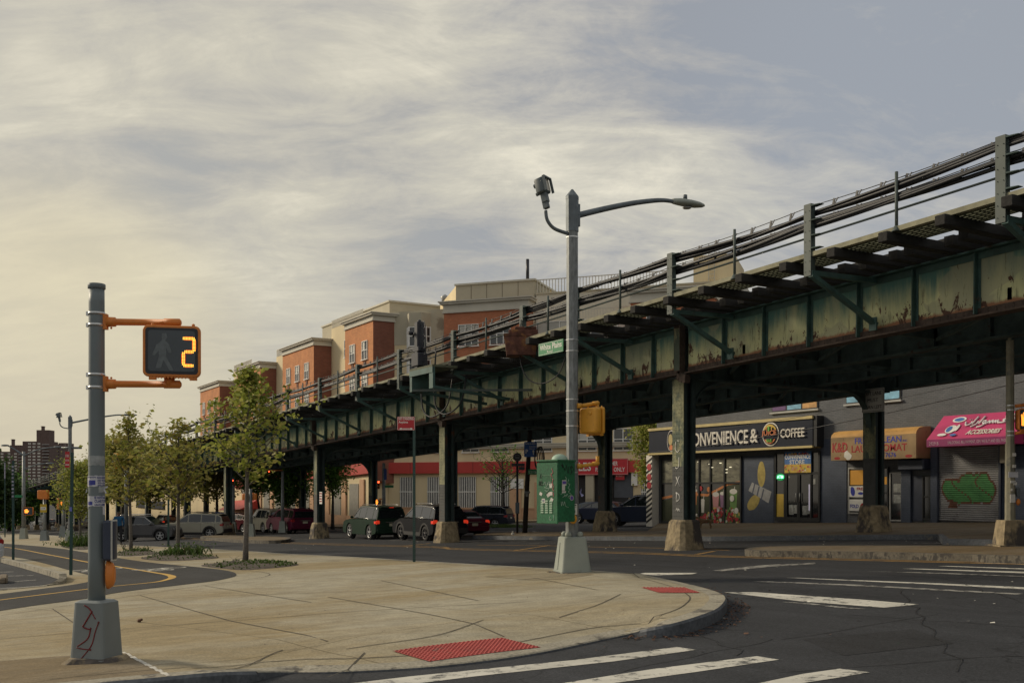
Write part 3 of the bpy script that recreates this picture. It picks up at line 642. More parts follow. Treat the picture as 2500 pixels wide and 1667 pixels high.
# near plate girder, bay by bay
joints=[XR]+[a for a,_ in BENTS]+[XL]
joints=sorted(set(joints),reverse=True)
for i in range(len(joints)-1):
    x1=joints[i]-.12+.55; x0=joints[i+1]+.12+.55
    if i==0: x1=joints[i]
    b=MB(); 
    for (xa,xb) in ((x0,x1),):
        vs=[(xa,YG,GZ(xa)+.03),(xb,YG,GZ(xb)+.03),(xb,YG,GZ(xb)+HG-.03),(xa,YG,GZ(xa)+HG-.03)]
        b.add(vs,[(0,1,2,3)],0)
    web=b.v[:]
    b.add([(p[0],p[1]+.025,p[2]) for p in web],[(3,2,1,0)],1)
    zcut(b,x0,x1,YG-.17,YG+.20,-.018,.018,1)      # bottom flange
    zcut(b,x0,x1,YG-.17,YG+.20,HG-.015,HG+.02,2) # top flange
    zcut(b,x0,x1,YG-.03,YG-.002,.03,.17,1)      # angle legs
    zcut(b,x0,x1,YG-.025,YG-.002,HG-.17,HG-.03,2)
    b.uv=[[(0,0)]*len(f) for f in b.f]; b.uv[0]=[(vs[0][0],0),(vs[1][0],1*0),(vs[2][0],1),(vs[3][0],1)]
    # rivets along the lower angle
    if x1>-75:
        x=x0+.1
        while x<x1:
            for dz in ((.10,) if x0<-40 else (.075,.13)):
                z=GZ(x)+dz; r=.016
                b.add([(x-r,YG-.031,z-r),(x+r,YG-.031,z-r),(x+r,YG-.031,z+r),(x-r,YG-.031,z+r),(x,YG-.047,z)],[(0,1,4),(1,2,4),(2,3,4),(3,0,4)],3)
                b.uv+=[[(0,0)]*3]*4
            x+=.19
        b.uv=b.uv[:len(b.f)]
    while len(b.uv)<len(b.f): b.uv.append([(0,0)]*len(b.f[len(b.uv)]))
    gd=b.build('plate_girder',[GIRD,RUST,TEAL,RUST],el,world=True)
    # stiffeners
    x=math.floor((x1+21.0)/1.524)*1.524-21.0; small=MB()
    while x>x0+.2:
        k=MB() if x1>-118 else small
        k.box(x-.075,x+.075,YG-.018,YG-.002,GZ(x)+.10,GZ(x)+HG-.06,0)
        k.hexa([(x-.012,YG-.15,GZ(x)+.05),(x+.012,YG-.15,GZ(x)+.05),(x+.012,YG-.018,GZ(x)+.05),(x-.012,YG-.018,GZ(x)+.05),(x-.012,YG-.13,GZ(x)+HG-.04),(x+.012,YG-.13,GZ(x)+HG-.04),(x+.012,YG-.018,GZ(x)+HG-.04),(x-.012,YG-.018,GZ(x)+HG-.04)],0)
        if x>-60:
            for q in range(11):
                z=GZ(x)+.2+q*.1
                for s in (-.045,.045):
                    r=.013; k.add([(x+s-r,YG-.0185,z-r),(x+s+r,YG-.0185,z-r),(x+s+r,YG-.0185,z+r),(x+s-r,YG-.0185,z+r),(x+s,YG-.032,z)],[(0,1,4),(1,2,4),(2,3,4),(3,0,4)],0)
        if k is not small: k.build('stiffener',TEAL,gd,world=True)
        x-=1.524
    if small.f: small.build('stiffener_row',TEAL,gd,world=True,kind='stuff')
# inner and far girders
for Y in (22.1,25.1,28.3):
    b=MB(); zcut(b,XL,XR,Y-.012,Y+.012,.03,HG-.03,0); zcut(b,XL,XR,Y-.17,Y+.17,-.03,.03,0); zcut(b,XL,XR,Y-.17,Y+.17,HG-.03,HG+.03,0)
    x=XR
    while x>-140:
        b.box(x-.05,x+.05,Y-.14,Y-.012,GZ(x)+.04,GZ(x)+HG-.04,0); b.box(x-.05,x+.05,Y+.012,Y+.14,GZ(x)+.04,GZ(x)+HG-.04,0); x-=1.524
    b.build('inner_girder' if Y<28 else 'far_girder',TEALD,el,world=True)
# lateral bracing under the deck
b=MB(); x=XR
while x>-120:
    b.beam((x,YG+.1,GZ(x)+.2),(x-3.8,22.1,GZ(x-3.8)+.2),.09,.09); b.beam((x,25.1,GZ(x)+.2),(x-3.8,22.1,GZ(x-3.8)+.2),.09,.09); b.beam((x,25.1,GZ(x)+.2),(x-3.8,28.3,GZ(x-3.8)+.2),.09,.09)
    b.beam((x,YG,GZ(x)+.35),(x,28.3,GZ(x)+.35),.1,.25); x-=3.81
b.build('lateral_bracing',TEALD,el,world=True)
# columns, footings, cross girders with curved knees
random.seed(11)
def column(X,Y,near,idx):
    zg=G(X,Y)+(.15 if Y>25 and X>-45 else 0); zf=zg+.88; zt=GZ(X)-.03
    b=MB(); hx=.25; hy=.22
    zp=zf+1.55
    for s in (-1,1):
        y=Y+s*hy
        b.box(X-hx,X+hx,y-.012,y+.012,zf-.1,zp,2); b.box(X-hx,X+hx,y-.0115,y+.0115,zp,zt,0 if s<0 else 1)
        for t in (-1,1): # channel lips
            b.box(X+t*hx-(.09 if t>0 else 0),X+t*hx+(0 if t>0 else .09),min(y-s*.013,y-s*.12),max(y-s*.013,y-s*.12),zf-.1,zt,1)
    b.box(X-.012,X+.012,Y-hy+.02,Y+hy-.02,zf-.1,zt,1)
    if X>-60:
        z=zf+.1
        while z<zt-.1:
            for xx in (-.17,-.06,.06,.17):
                r=.014; b.add([(X+xx-r,Y-hy-.0125,z-r),(X+xx+r,Y-hy-.0125,z-r),(X+xx+r,Y-hy-.0125,z+r),(X+xx-r,Y-hy-.0125,z+r),(X+xx,Y-hy-.028,z)],[(0,1,4),(1,2,4),(2,3,4),(3,0,4)],0 if z>zp else 2)
            for yy in (-hy+.07,hy-.07):
                r=.016; xf=X+hx+.0005; b.add([(xf,Y+yy-r,z-r),(xf,Y+yy+r,z-r),(xf,Y+yy+r,z+r),(xf,Y+yy-r,z+r),(xf+.016,Y+yy,z)],[(0,1,4),(1,2,4),(2,3,4),(3,0,4)],1)
            z+=.12
    # cap plate and small bracket
    b.box(X-.36,X+.36,Y-.36,Y+.36,zt-.05,zt-.001,1)
    c=b.build('column',[COLP,COLD,COLB],el,world=True)
    f=MB(); rings=[]; n=20
    for i,t in enumerate((0,.15,.35,.55,.75,.93,1.0)):
        a=.50+(.36-.50)*t-(.05 if i==6 else 0); ring=[]
        for j in range(n):
            th=2*math.pi*j/n; cx,sx=math.cos(th),math.sin(th); k=a/max(abs(cx),abs(sx))**.86
            k*=1+random.uniform(-.035,.035); ring.append((X+cx*k,Y+sx*k,zg-.1+(.98)*t+random.uniform(-.01,.01)))
        rings.append(ring)
    f.loft(rings,0,False); f.build('footing',FOOT,c,world=True)
    return c
for i,(xa,xb) in enumerate(BENTS):
    ca=column(xa,YA,True,i); cb=column(xb,YB,False,i)
    xm=lambda y: xa+(xb-xa)*(y-YA)/(YB-YA)
    b=MB()
    def sk(y0,y1,w,dz0,dz1,mi=0):
        x0,x1=xm(y0),xm(y1); b.hexa([(x0-w,y0,GZ(x0)+dz0),(x0+w,y0,GZ(x0)+dz0),(x1+w,y1,GZ(x1)+dz0),(x1-w,y1,GZ(x1)+dz0),(x0-w,y0,GZ(x0)+dz1),(x0+w,y0,GZ(x0)+dz1),(x1+w,y1,GZ(x1)+dz1),(x1-w,y1,GZ(x1)+dz1)],mi)
    sk(YG+.03,28.2,.015,-.02,HG-.06); sk(YG+.2,28.2,.2,-.10,-.04); sk(YG+.2,28.2,.2,HG-.1,HG-.05)
    for yy in (20.8,21.5,23,24,26,27): 
        x=xm(yy); b.box(x-.16,x+.16,yy-.012,yy+.012,GZ(x)-.03,GZ(x)+HG-.1)
    b.build('cross_girder',TEALD,el,world=True)
    for Y,s,X in ((YA,1,xa),(YB,-1,xb)):
        rr=1.15; zt=GZ(X)-.1; y0=Y+s*.235
        prof=[(y0,zt)]+[(y0+s*(rr-rr*math.cos(R(t))),zt-rr+rr*math.sin(R(t))) for t in range(0,91,10)]
        pr=[(0,0)]; kb2=MB()
        pp=[(y0,zt-rr)]+[(y0+s*rr*(1-math.cos(R(t))),zt-rr*(1-math.sin(R(t)))) for t in range(0,91,10)]+[(y0,zt)]
        kb2.prism(pp,lambda a,c:(X-.012,a,c),lambda a,c:(X+.012,a,c))
        path=[(y0+s*rr*(1-math.cos(R(t))),zt-rr*(1-math.sin(R(t)))) for t in range(0,91,10)]
        for (p,q) in zip(path,path[1:]): kb2.beam((X,p[0],p[1]),(X,q[0],q[1]),.22,.02,up=V((1,0,0)).cross(V((0,q[0]-p[0],q[1]-p[1]))))
        kb2.build('knee_bracket',TEALD,el,world=True)
# rusty splice pilasters on the girder at each near column, with the curved foot
for xa,_ in BENTS:
    if xa>5: continue
    b=MB(); X=xa+.45+.02
    b.box(X-.19,X+.08,YG-.22,YG-.02,GZ(X)+.02,GZ(X)+HG+.02,0); b.box(X-.17,X+.06,YG-.225,YG-.2201,GZ(X)+.1,GZ(X)+HG-.06,1)
    prev=(X-.055,YG-.12,GZ(X)+.05)
    for t in (20,45,70,90):
        q=(X-.055+.35*(1-math.cos(R(t))),YG-.12,GZ(X)+.05-.22*math.sin(R(t))); b.beam(prev,q,.2,.24,0); prev=q
    b.build('girder_end_plate',[RUST,COLP],el,world=True)
# walkway: posts, struts, braces
YP=17.1
PX=[2.6,-2.0,-6.7,-11.4,-16.0,-20.7,-25.1,-28.1,-32.9,-37.6,-42.0,-46.7,-51.5]
while PX[-1]>-228: PX.append(PX[-1]-4.75)
posts=[]
TB=HG+.022   # underside of the ties above girder datum
for i,X in enumerate(PX):
    z0=GZ(X)+TB-.22; z1=GZ(X)+TB+1.36
    b=MB(); b.box(X-.10,X+.10,YP-.012,YP+.012,z0,z1,0); b.box(X+.078,X+.10,YP+.0125,YP+.13,z0,z1,0); b.box(X-.10,X-.078,YP+.0125,YP+.13,z0,z1,0)
    if X>-60:
        for k in range(7):
            for s in (-.06,.06): b.lathe((X+s,YP-.03,z0+.1+k*.22),[(.009,0),(.009,.012)],6,0,'y')
    p=b.build('railing_post',POSTM,el,world=True)
    if X>-150:
        h=MB()
        for dz in (.05,.37,.70,.98): h.hexa([(X+.10,YP-.02,z1-dz-.015),(X+.34,YP,z1-dz-.01),(X+.34,YP+.14,z1-dz-.01),(X+.10,YP+.16,z1-dz-.015),(X+.10,YP-.02,z1-dz+.015),(X+.34,YP,z1-dz),(X+.34,YP+.14,z1-dz),(X+.10,YP+.16,z1-dz+.015)])
        h.box(X+.10,X+.12,YP+.05,YP+.09,z1-1.0,z1-.02); h.build('cable_hanger',TEALD,p,world=True)
    k=MB(); k.beam((X+.08,YP+.02,z0+.06),(X+.08,YG-.1,z0+.10),.11,.11); k.build('outrigger',TEAL,el,world=True)
    k=MB(); k.beam((X+.08,YP+.02,z0+.02),(X+.08,YG-.08,GZ(X)+.26),.12,.10); k.box(X-.02,X+.18,YG-.2,YG-.15,GZ(X)+.12,GZ(X)+.42); k.build('knee_brace',TEAL,el,world=True)
for i in range(len(PX)-1):
    X=(PX[i]+PX[i+1])/2; zt=GZ(X)+TB+.2
    b=MB(); b.tube([(X,YP+.05,zt),(X,YP+.05,zt+1.2)],.033,8); b.lathe((X,YP+.05,zt),[(.10,0),(.09,.03),(.04,.12)],8)
    b.build('stanchion',POSTM,el,world=True)
# cables, messenger wires and rail
def sag(x): 
    for a,c in zip(PX,PX[1:]):
        if a>=x>=c:
            t=(a-x)/(a-c); return 4*t*(1-t)
    return 0
for dz0,nc in ((1.22,6),(.93,7)):
    b=MB(); xs_=[]; x=PX[0]
    while x>XL+5: xs_.append(x); x-=.45 if x>-70 else 1.6
    random.seed(int(dz0*100))
    for c in range(nc):
        ph=random.uniform(0,6); rr=.06
        P=[(x,YP+.15+rr*math.cos(ph+x*.55+c),GZ(x)+TB+dz0-.045*sag(x)+rr*1.1*math.sin(ph*1.3+x*.4+c*1.2)) for x in xs_]
        b.tube(P,.034 if c%2 else .042,6)
    b.build('cable_bundle',CABLE,el,world=True)
    b=MB(); b.tube([(x,YP+.15,GZ(x)+TB+dz0+.13-.05*sag(x)) for x in xs_],.010,5)
    x=PX[0]
    while x>-110:
        b.beam((x,YP+.15,GZ(x)+TB+dz0+.14-.03*sag(x)),(x-.05,YP+.15,GZ(x)+TB+dz0-.02-.045*sag(x)),.02,.05); b.beam((x+.12,YP+.13,GZ(x)+TB+dz0+.13-.03*sag(x)),(x+.02,YP+.13,GZ(x)+TB+dz0+.02-.045*sag(x)),.015,.02); x-=.62
    b.build('messenger_wire',CABLE,el,world=True)
b=MB(); b.tube([(x,YP+.07,GZ(x)+TB+.64) for x in (PX[0],-60,-120,XL+5)],.024,6); b.build('handrail',POSTM,el,world=True)
# ties
x=6.0; n=0; rest=MB(); short_rest=MB(); proto=None; ps=None; ns=0
x0=-21.9
ties=[x0+1.343*k for k in range(20,-160,-1)]
sw=MB()
for x in ties:
    if n<100:
        if proto is None:
            b=MB(); b.cbox(-.115,.115,16.86-22,30.9-22,0,.20,.012); proto=b.mesh('walkway_tie',TIE)
        o=bpy.data.objects.new('walkway_tie',proto); COL.objects.link(o); o.parent=el; o.location=V((x,22,GZ(x)+TB-.01))-el.location+V((0,random.uniform(-.05,.05),random.uniform(-.012,.012))); n+=1
    else: rest.box(x-.115,x+.115,16.86,30.9,GZ(x)+TB,GZ(x)+TB+.2)
    for k in (1,2):
        xx=x-1.343*k/3
        if ns<100:
            if ps is None: b=MB(); b.box(-.11,.11,18.45-22,29.2-22,0,.2); ps=b.mesh('track_tie',TIE)
            o=bpy.data.objects.new('track_tie',ps); COL.objects.link(o); o.parent=el; o.location=V((xx,22+random.uniform(-.25,.15),GZ(xx)+TB))-el.location; ns+=1
        else: short_rest.box(xx-.11,xx+.11,18.45,29.2,GZ(xx)+TB,GZ(xx)+TB+.2)
rest.build('walkway_tie_row',TIE,el,world=True,kind='stuff'); short_rest.build('track_tie_row',TIE,el,world=True,kind='stuff')
# grating with a pale edge plank, running rails
b=MB()
for y in range(7): zcut(b,XL,8,17.25+y*.13,17.33+y*.13,TB+.195,TB+.225,0)
x=8
while x>-80: zcut(b,x-.02,x,17.23,18.12,TB+.199,TB+.219,0); x-=.16
zcut(b,XL,8,17.12,17.24,TB+.20,TB+.30,1); b.build('walkway_grating',[GRATE,M('weathered_edge_board',(.26,.25,.17),.8,var=.3,scale=4)],el,world=True)
STEEL=M('rail_steel',(.16,.10,.07),.5,metal=.4,var=.3,scale=5)
for y in (20.0,21.45,23.3,24.75,26.6,28.0):
    b=MB(); zcut(b,XL,XR,y-.07,y+.07,TB+.2,TB+.22); zcut(b,XL,XR,y-.012,y+.012,TB+.22,TB+.34); zcut(b,XL,XR,y-.035,y+.035,TB+.34,TB+.37); b.build('rail',STEEL,el,world=True)
b=MB(); zcut(b,XL,XR,19.2,19.35,TB+.2,TB+.42); zcut(b,XL,XR,29.3,29.45,TB+.2,TB+.45); b.build('guard_timber',TIE,el,world=True)
# lane sign riveted to the far column, red parking sign, stencils
SG=M('grey_sign_face',(.50,.49,.46),.6,var=.1,scale=2); BLK=M('black_letters',(.02,.02,.022),.6)
WHT=M('white_letters',(.75,.74,.70),.6,var=.05); REDP=M('red_sign_face',(.45,.02,.03),.5,var=.08)
sp_=onY(2132,1006,YB-.40); b=MB(); b.cbox(sp_.x-.45,sp_.x+.45,YB-.42,YB-.40,sp_.z,sp_.z+.78,.004)
ls=b.build('lane_sign',SG,el,world=True,label='grey sign reading LEFT LANE MUST TURN LEFT')
bb=MB(); x0_,x1_,z0_,z1_=sp_.x-.42,sp_.x+.42,sp_.z+.03,sp_.z+.75
for a_ in ((x0_,x1_,z0_,z0_+.012),(x0_,x1_,z1_-.012,z1_),(x0_,x0_+.012,z0_+.012,z1_-.012),(x1_-.012,x1_,z0_+.012,z1_-.012)): bb.box(a_[0],a_[1],YB-.425,YB-.4205,a_[2],a_[3])
bb.build('border',BLK,ls,world=True)
for s,w,z in (('LEFT LANE',.70,.56),('MUST',.42,.34),('TURN LEFT',.72,.11)): text(s,(sp_.x-w/2,YB-.4205,sp_.z+z),EX,UP,w,.115,BLK,ls)
# stencilled marks on the nearest column
for z,pls in ((3.15,[[(-.08,.3),(-.1,.08),(0,0),(.08,.06)],[(.0,.34),(.06,.3)]]),(2.65,[[(.06,.35),(.05,.1),(-.02,.02),(-.1,.05)]]),(2.15,[[(-.07,.28),(.09,.0)],[(.08,.3),(-.09,.02)]]),(1.7,[[(-.05,.28),(-.06,0)],[(-.08,.27),(.06,.2),(.07,.08),(-.07,.0)]]),(1.35,[[(-.08,.1),(-.03,.16),(.0,.08),(.05,.15),(.08,.06)]])):
    b=MB()
    for pl in pls: b.tube(smooth_path([(-23.2+u,YA-.236,G(-23.2,YA)+z-.3+v) for u,v in pl],4) if len(pl)>2 else [(-23.2+u,YA-.236,G(-23.2,YA)+z-.3+v) for u,v in pl],.013,5)
    b.build('painted_scrawl',WHT,el,world=True)
# little sign on the third column
p=onY(783,1215,YA-.45); b=MB(); b.box(p.x-.19,p.x+.19,YA-.45,YA-.435,p.z-.32,p.z+.32); o=b.build('parking_sign',WHT,el,world=True,label='small white sign with red parking text')
for k in range(4): text('NO STANDING' if k%2==0 else 'ANYTIME',(p.x-.16,YA-.452,p.z+.2-k*.14),EX,UP,.32,.07,REDP,o)
b=MB(); p=onY(1420,1135,YB-.4) # small rust patch plates on columns
# hanging cable loops
b=MB(); z=GZ(-27)+TB+.5
b.tube(smooth_path([(-28.05,YP-.04,GZ(-28)+TB+.9),(-28.12,YP-.04,GZ(-27.3)+TB-.3),(-27.9,YP+.1,GZ(-27)+TB-1.0),(-27.3,YP+.3,GZ(-27)+TB-1.22),(-26.7,YP+.5,GZ(-26)+TB-1.0),(-26.4,YP+.6,GZ(-26)+TB-.4),(-26.3,YP+.7,GZ(-26)+TB+.1)],6),.02,6); b.build('hanging_cable',CABLE,el,world=True)
for X in (-35.2,-34.1):
    b=MB(); b.tube(smooth_path([(X,YP-.06,GZ(X)+TB+.8),(X-.05,YP-.1,GZ(X)+TB-.4),(X+.1,YP-.1,GZ(X)+TB-1.3),(X+.7,YP,GZ(X)+TB-1.6),(X+1.3,YP+.3,GZ(X)+TB-1.2),(X+1.35,YP+.5,GZ(X)+TB-.2)],6),.03,6); b.build('hanging_cable',CABLE,el,world=True)
# signal bay bracketed off the walkway, with the black signal and its ladder
b=MB(); X0,X1=-34.2,-32.3; zb=GZ(-33.6)+TB-.25
b.box(X0,X1,16.0,17.0,zb+.2,zb+.28,1); b.box(X0,X0+.18,16.02,16.7,zb-.55,zb+.2,0); b.box(X1-.3,X1,16.02,16.1,zb-.55,zb+.2,0); b.box(X0,X1,16.0,16.04,zb+.0,zb+.2,0)
b.beam((X1-.1,16.1,zb-.5),(X1-.1,YG-.1,GZ(X1)+.3),.1,.1); b.beam((X0+.1,16.1,zb-.5),(X0+.1,YG-.1,GZ(X0)+.3),.1,.1); b.beam((X0+.2,16.06,zb-.5),(X1+1.5,YG-.1,GZ(X1)+.5),.08,.08,2)
b.build('signal_platform',[TEAL,GRATE,POSTM],el,world=True)
BLKS=M('signal_black',(.018,.020,.03),.45,var=.2)
p=pt(1024,925,38.0); sg=thing('railway_signal','tall black railway signal with an access ladder on the walkway','railway signal',p)
b=MB(); b.cbox(-.13,.13,-.15,.15,0,2.1,.02); b.lathe((0,0,2.1),[(.1,0),(.06,.08),(.02,.1)],8); b.build('signal_case',BLKS,sg)
b=MB(); b.cbox(-.3,.3,-.2,.2,.45,.95,.03); b.cbox(-.24,.24,-.16,.16,1.0,1.18,.02); b.build('relay_box',BLKS,sg)
b=MB(); b.tube([(-.16,-.2,1.7),(-.16,-.38,1.7)],.07,8); b.tube([(-.1,-.1,1.75),(-.28,-.12,1.6)],.05,8); b.build('hood',BLKS,sg)
b=MB()
for s in (.22,.50): b.tube([(s+.1,0,0),(s,0,1.9),(s-.12,0,2.08),(s-.3,0,2.1)],.016,5)
for k in range(8): b.tube([(.31-.01*k,0,.15+k*.24),(.58-.01*k,0,.15+k*.24)],.012,5)
b.build('ladder',BLKS,sg)
# rusty bin on the deck
p=pt(1272,858,33); RB=M('flaking_rust',(.12,.05,.035),.9,var=.5,scale=5,bump=.5,dirt=(.24,.11,.04),dthr=.55,dscale=3)
tk=thing('rusty_tank','rusty flared steel bin standing on the railway deck','tank',p,RT)
b=MB(); b.taper(0,0,-.15,.45,.46,.4,.54,.42); b.box(-.56,.56,-.44,.44,.4504,.52); b.build('bin_body',RB,tk)
b=MB(); b.cbox(-.4,.54,-.35,.35,.5204,.66,.02); b.cbox(-.2,.5,-.3,.3,.6604,.76,.02); b.build('lid',RB,tk)
# ------------------------------------------------------------------ shop building
BRK=brickmat('grey_painted_brick',(.135,.14,.15),(.11,.117,.127),(.08,.084,.094),.21,.072,.8,.6)
BRKB=brickmat('blue_grey_painted_brick',(.07,.088,.13),(.06,.077,.115),(.043,.055,.083),.21,.072,.7,.5)
NAVY=M('navy_fascia',(.014,.019,.034),.6,var=.15,spec=.2)
GOLD=M('pale_gold_trim',(.50,.40,.17),.5,var=.15,scale=2,dirt=(.25,.19,.07),dthr=.62)
FRM=M('black_frame',(.015,.017,.02),.4)
ALU=M('aluminium_frame',(.35,.35,.34),.45,metal=.6,var=.1)
GLS=M('dark_glass',(.015,.018,.02),.06,spec=.8,var=.3)
YS=35.6
def S_(px,py,Y=YS): return onY(px,py,Y)
sb=thing('shop_building','two storey dark grey painted brick shop building behind the viaduct','building',(-44.2,YS,G(-44.2,YS)))
b=MB(); xr=28.0; zt=8.3
b.hexa([(-44.2,YS,-1.6),(xr,YS,-1.6),(xr,YS+22,-1.6),(-44.2,YS+22,-1.6),(-44.2,YS,zt),(xr,YS,zt),(xr,YS+22,zt),(-44.2,YS+22,zt)])
b.build('wall',BRK,sb,world=True)
b=MB(); b.box(-44.35,xr+.1,YS-.12,YS+.3,zt,zt+.25); b.build('parapet',M('grey_coping',(.2,.2,.2),.8),sb,world=True)
# blue grey lower storey band
xa=S_(1812,1200).x; xb=S_(2500,1200).x+8
b=MB(); zl=lambda px: S_(px,1275).z
for q_ in ((xa,S_(1890,1200).x,YS-.03,-.6,S_(1850,1112).z),(S_(2005,1200).x,S_(2068,1200).x,YS-.03,-.3,S_(2040,1070).z),(S_(2278,1200).x,S_(2294,1200).x,YS-.16,-.3,S_(2285,1090).z),(S_(2446,1200).x,xb,YS-.05,-.3,S_(2470,1070).z),(S_(2205,1200).x,S_(2228,1200).x,YS-.14,-.3,S_(2215,1120).z)):
    b=MB(); b.box(q_[0],q_[1],q_[2],YS-.003,q_[3],q_[4],0); b.build('painted_plinth_wall',BRKB,sb,world=True)
# --- fascia sign
x0=S_(1602,1090).x; x1=S_(2003,1050).x; z1a=S_(2003,1020,YS-.5).z; z0a=S_(2003,1086,YS-.5).z
zt1,zb1=z1a,z0a
b=MB(); b.box(x0,x1,YS-.5,YS-.02,zb1,zt1,0)
for (za,zc) in ((zt1,zt1+.14),(zb1-.10,zb1)): b.box(x0-.03,x1+.03,YS-.56,YS-.02,za,zc,1)
b.box(x1+.0001,x1+.22,YS-.47,YS-.02,zb1-.05,zt1+.13,2)
b.build('shop_fascia',[NAVY,GOLD,FRM],sb,world=True); fz=lambda t: zb1+(zt1-zb1)*t
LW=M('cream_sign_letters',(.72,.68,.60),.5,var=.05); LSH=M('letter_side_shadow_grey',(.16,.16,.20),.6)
cx0=S_(1681,1100,YS-.5).x; cx1=S_(1829,1080,YS-.5).x
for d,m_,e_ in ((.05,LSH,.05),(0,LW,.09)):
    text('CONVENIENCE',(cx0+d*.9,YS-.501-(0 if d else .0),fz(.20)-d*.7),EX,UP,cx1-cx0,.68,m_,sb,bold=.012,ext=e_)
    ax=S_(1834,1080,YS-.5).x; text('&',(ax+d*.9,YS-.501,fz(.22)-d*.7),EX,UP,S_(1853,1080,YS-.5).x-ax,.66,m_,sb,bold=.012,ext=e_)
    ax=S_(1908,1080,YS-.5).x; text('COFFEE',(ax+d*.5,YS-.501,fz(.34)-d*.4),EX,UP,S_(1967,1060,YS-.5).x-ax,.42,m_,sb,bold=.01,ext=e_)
# juice bar badge
JX=S_(1882,1070,YS-.5).x; JZ=fz(.52); JR=.45
def disc(b,x,y,z,rx,rz,n=24,mi=0,a0=0,a1=360):
    pts=[(x+rx*math.cos(R(a0+(a1-a0)*i/n)),z+rz*math.sin(R(a0+(a1-a0)*i/n))) for i in range(n+(a1-a0<360))]
    b.prism(pts,lambda a,c:(a,y,c),lambda a,c:(a,y-.02,c),mi)
lb=MB(); disc(lb,JX,YS-.502,JZ,.54,.56,24,0); disc(lb,JX,YS-.53,JZ,.47,.50,24,1); disc(lb,JX,YS-.56,JZ+.06,.43,.40,18,2,20,160); disc(lb,JX,YS-.585,JZ+.02,.36,.33,18,1,20,160)
disc(lb,JX,YS-.56,JZ-.12,.36,.34,18,3,200,340); disc(lb,JX,YS-.585,JZ-.08,.30,.26,18,1,200,340)
disc(lb,JX-.02,YS-.62,JZ+.24,.06,.13,12,4); disc(lb,JX+.17,YS-.62,JZ+.26,.04,.09,12,2); disc(lb,JX-.16,YS-.62,JZ+.25,.04,.08,12,3)
YL=M('sign_yellow',(.62,.42,.06),.5); ORG=M('sign_orange',(.62,.20,.07),.5); GRN=M('sign_green',(.16,.45,.06),.5)
bg=lb.build('juice_badge',[LW,NAVY,YL,ORG,GRN],sb,world=True)
text('JUICE',(JX-.47,YS-.61,JZ-.13),EX,UP,.94,.30,ORG,bg,bold=.015,ext=.03); text('BAR',(JX-.16,YS-.61,JZ-.38),EX,UP,.34,.15,GRN,bg,bold=.01,ext=.02)
JX=S_(1650,1100,YS-.5).x-.35; b=MB(); disc(b,JX,YS-.502,fz(.5),.34,.58,20,0); disc(b,JX,YS-.53,fz(.5),.28,.52,20,1); disc(b,JX,YS-.56,fz(.55),.17,.3,16,2); disc(b,JX+.05,YS-.56,fz(.2),.15,.15,12,3); b.build('round_badge',[LW,NAVY,GOLD,ORG],sb,world=True)
# --- shop window with fruit graphics
wx0=S_(1618,1200).x; wx1=S_(1812,1200).x; wz0=S_(1812,1281).z; wz1=S_(1812,1115).z; wzs=S_(1812,1178).z
b=MB(); b.box(wx0,wx1,YS-.06,YS-.004,wz0,wz1); gl=b.build('shop_window',GLS,sb,world=True)
b=MB(); cols=[wx0+(wx1-wx0)*t for t in (0,.2,.38,.5,.64,.81,1)]
for x in cols: b.box(x-.045,x+.045,YS-.12,YS-.061,wz0,wz1)
for z in (wz0,wzs,wz1): b.box(wx0,wx1,YS-.115,YS-.0605,z-.045,z+.045)
b.build('window_frame',FRM,gl,world=True)
ALUP=M('bright_pane_beige',(.35,.35,.30),.7); b=MB()
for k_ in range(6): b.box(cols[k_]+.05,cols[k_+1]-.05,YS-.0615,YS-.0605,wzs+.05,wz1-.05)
b.build('upper_pane_reflection',M('reflection_beige',(.16,.155,.11),.6,var=.6,scale=1.5,dirt=(.05,.05,.04),dthr=.55,dscale=2.5,stretch=(1,1,2.5)),gl,world=True,kind='stuff')  # beige glass reflection of the upper panes, painted as flat panels
b=MB(); random.seed(1)
for k_ in range(9): x_=random.uniform(wx0+2,wx1-.2); z_=random.uniform(wzs+.5,wz1-.15); b.box(x_,x_+.16,YS-.0625,YS-.0616,z_,z_+.03)
b.build('ceiling_lamps',M('lit_ceiling_lamp',(.7,.68,.55),.5,emit=(1,.9,.6),estr=.7),gl,world=True,kind='stuff')
def blobm(b,x,z,rx,rz,mi,y,n=12,rot=0,wob=.0):
    pts=[]
    for i in range(n):
        a=2*math.pi*i/n; r=1+random.uniform(-wob,wob); u,v=rx*math.cos(a)*r,rz*math.sin(a)*r; c,s=math.cos(R(rot)),math.sin(R(rot)); pts.append((x+u*c-v*s,z+u*s+v*c))
    b.add([(p[0],y,p[1]) for p in pts],[list(range(n))],mi)
FR=[M('fruit_red',(.45,.03,.04),.5),M('fruit_green',(.14,.28,.07),.5),M('fruit_pink',(.55,.25,.26),.5),M('fruit_orange',(.60,.22,.07),.5),M('fruit_white',(.68,.66,.60),.5),M('fruit_yellow',(.60,.45,.12),.5),M('fruit_dark',(.04,.05,.02),.5),M('fruit_violet',(.30,.16,.28),.5)]
random.seed(3); gr=MB(); H=wzs-wz0; y=YS-.063
gw=wx1-wx0
gr.add([(wx0,y+.001,wz0+.05),(wx1,y+.001,wz0+.05),(wx1,y+.001,wzs-.05),(wx0+gw*.85,y+.001,wzs-.1),(wx0+gw*.6,y+.001,wzs-H*.33),(wx0+gw*.3,y+.001,wzs-H*.3),(wx0,y+.001,wzs-H*.45)],[(0,1,2,3,4,5,6)],6)
P=[(wx1,wzs-.04),(wx0+gw*.85,wzs-.12),(wx0+gw*.6,wzs-H*.33),(wx0+gw*.3,wzs-H*.30),(wx0,wzs-H*.42)]
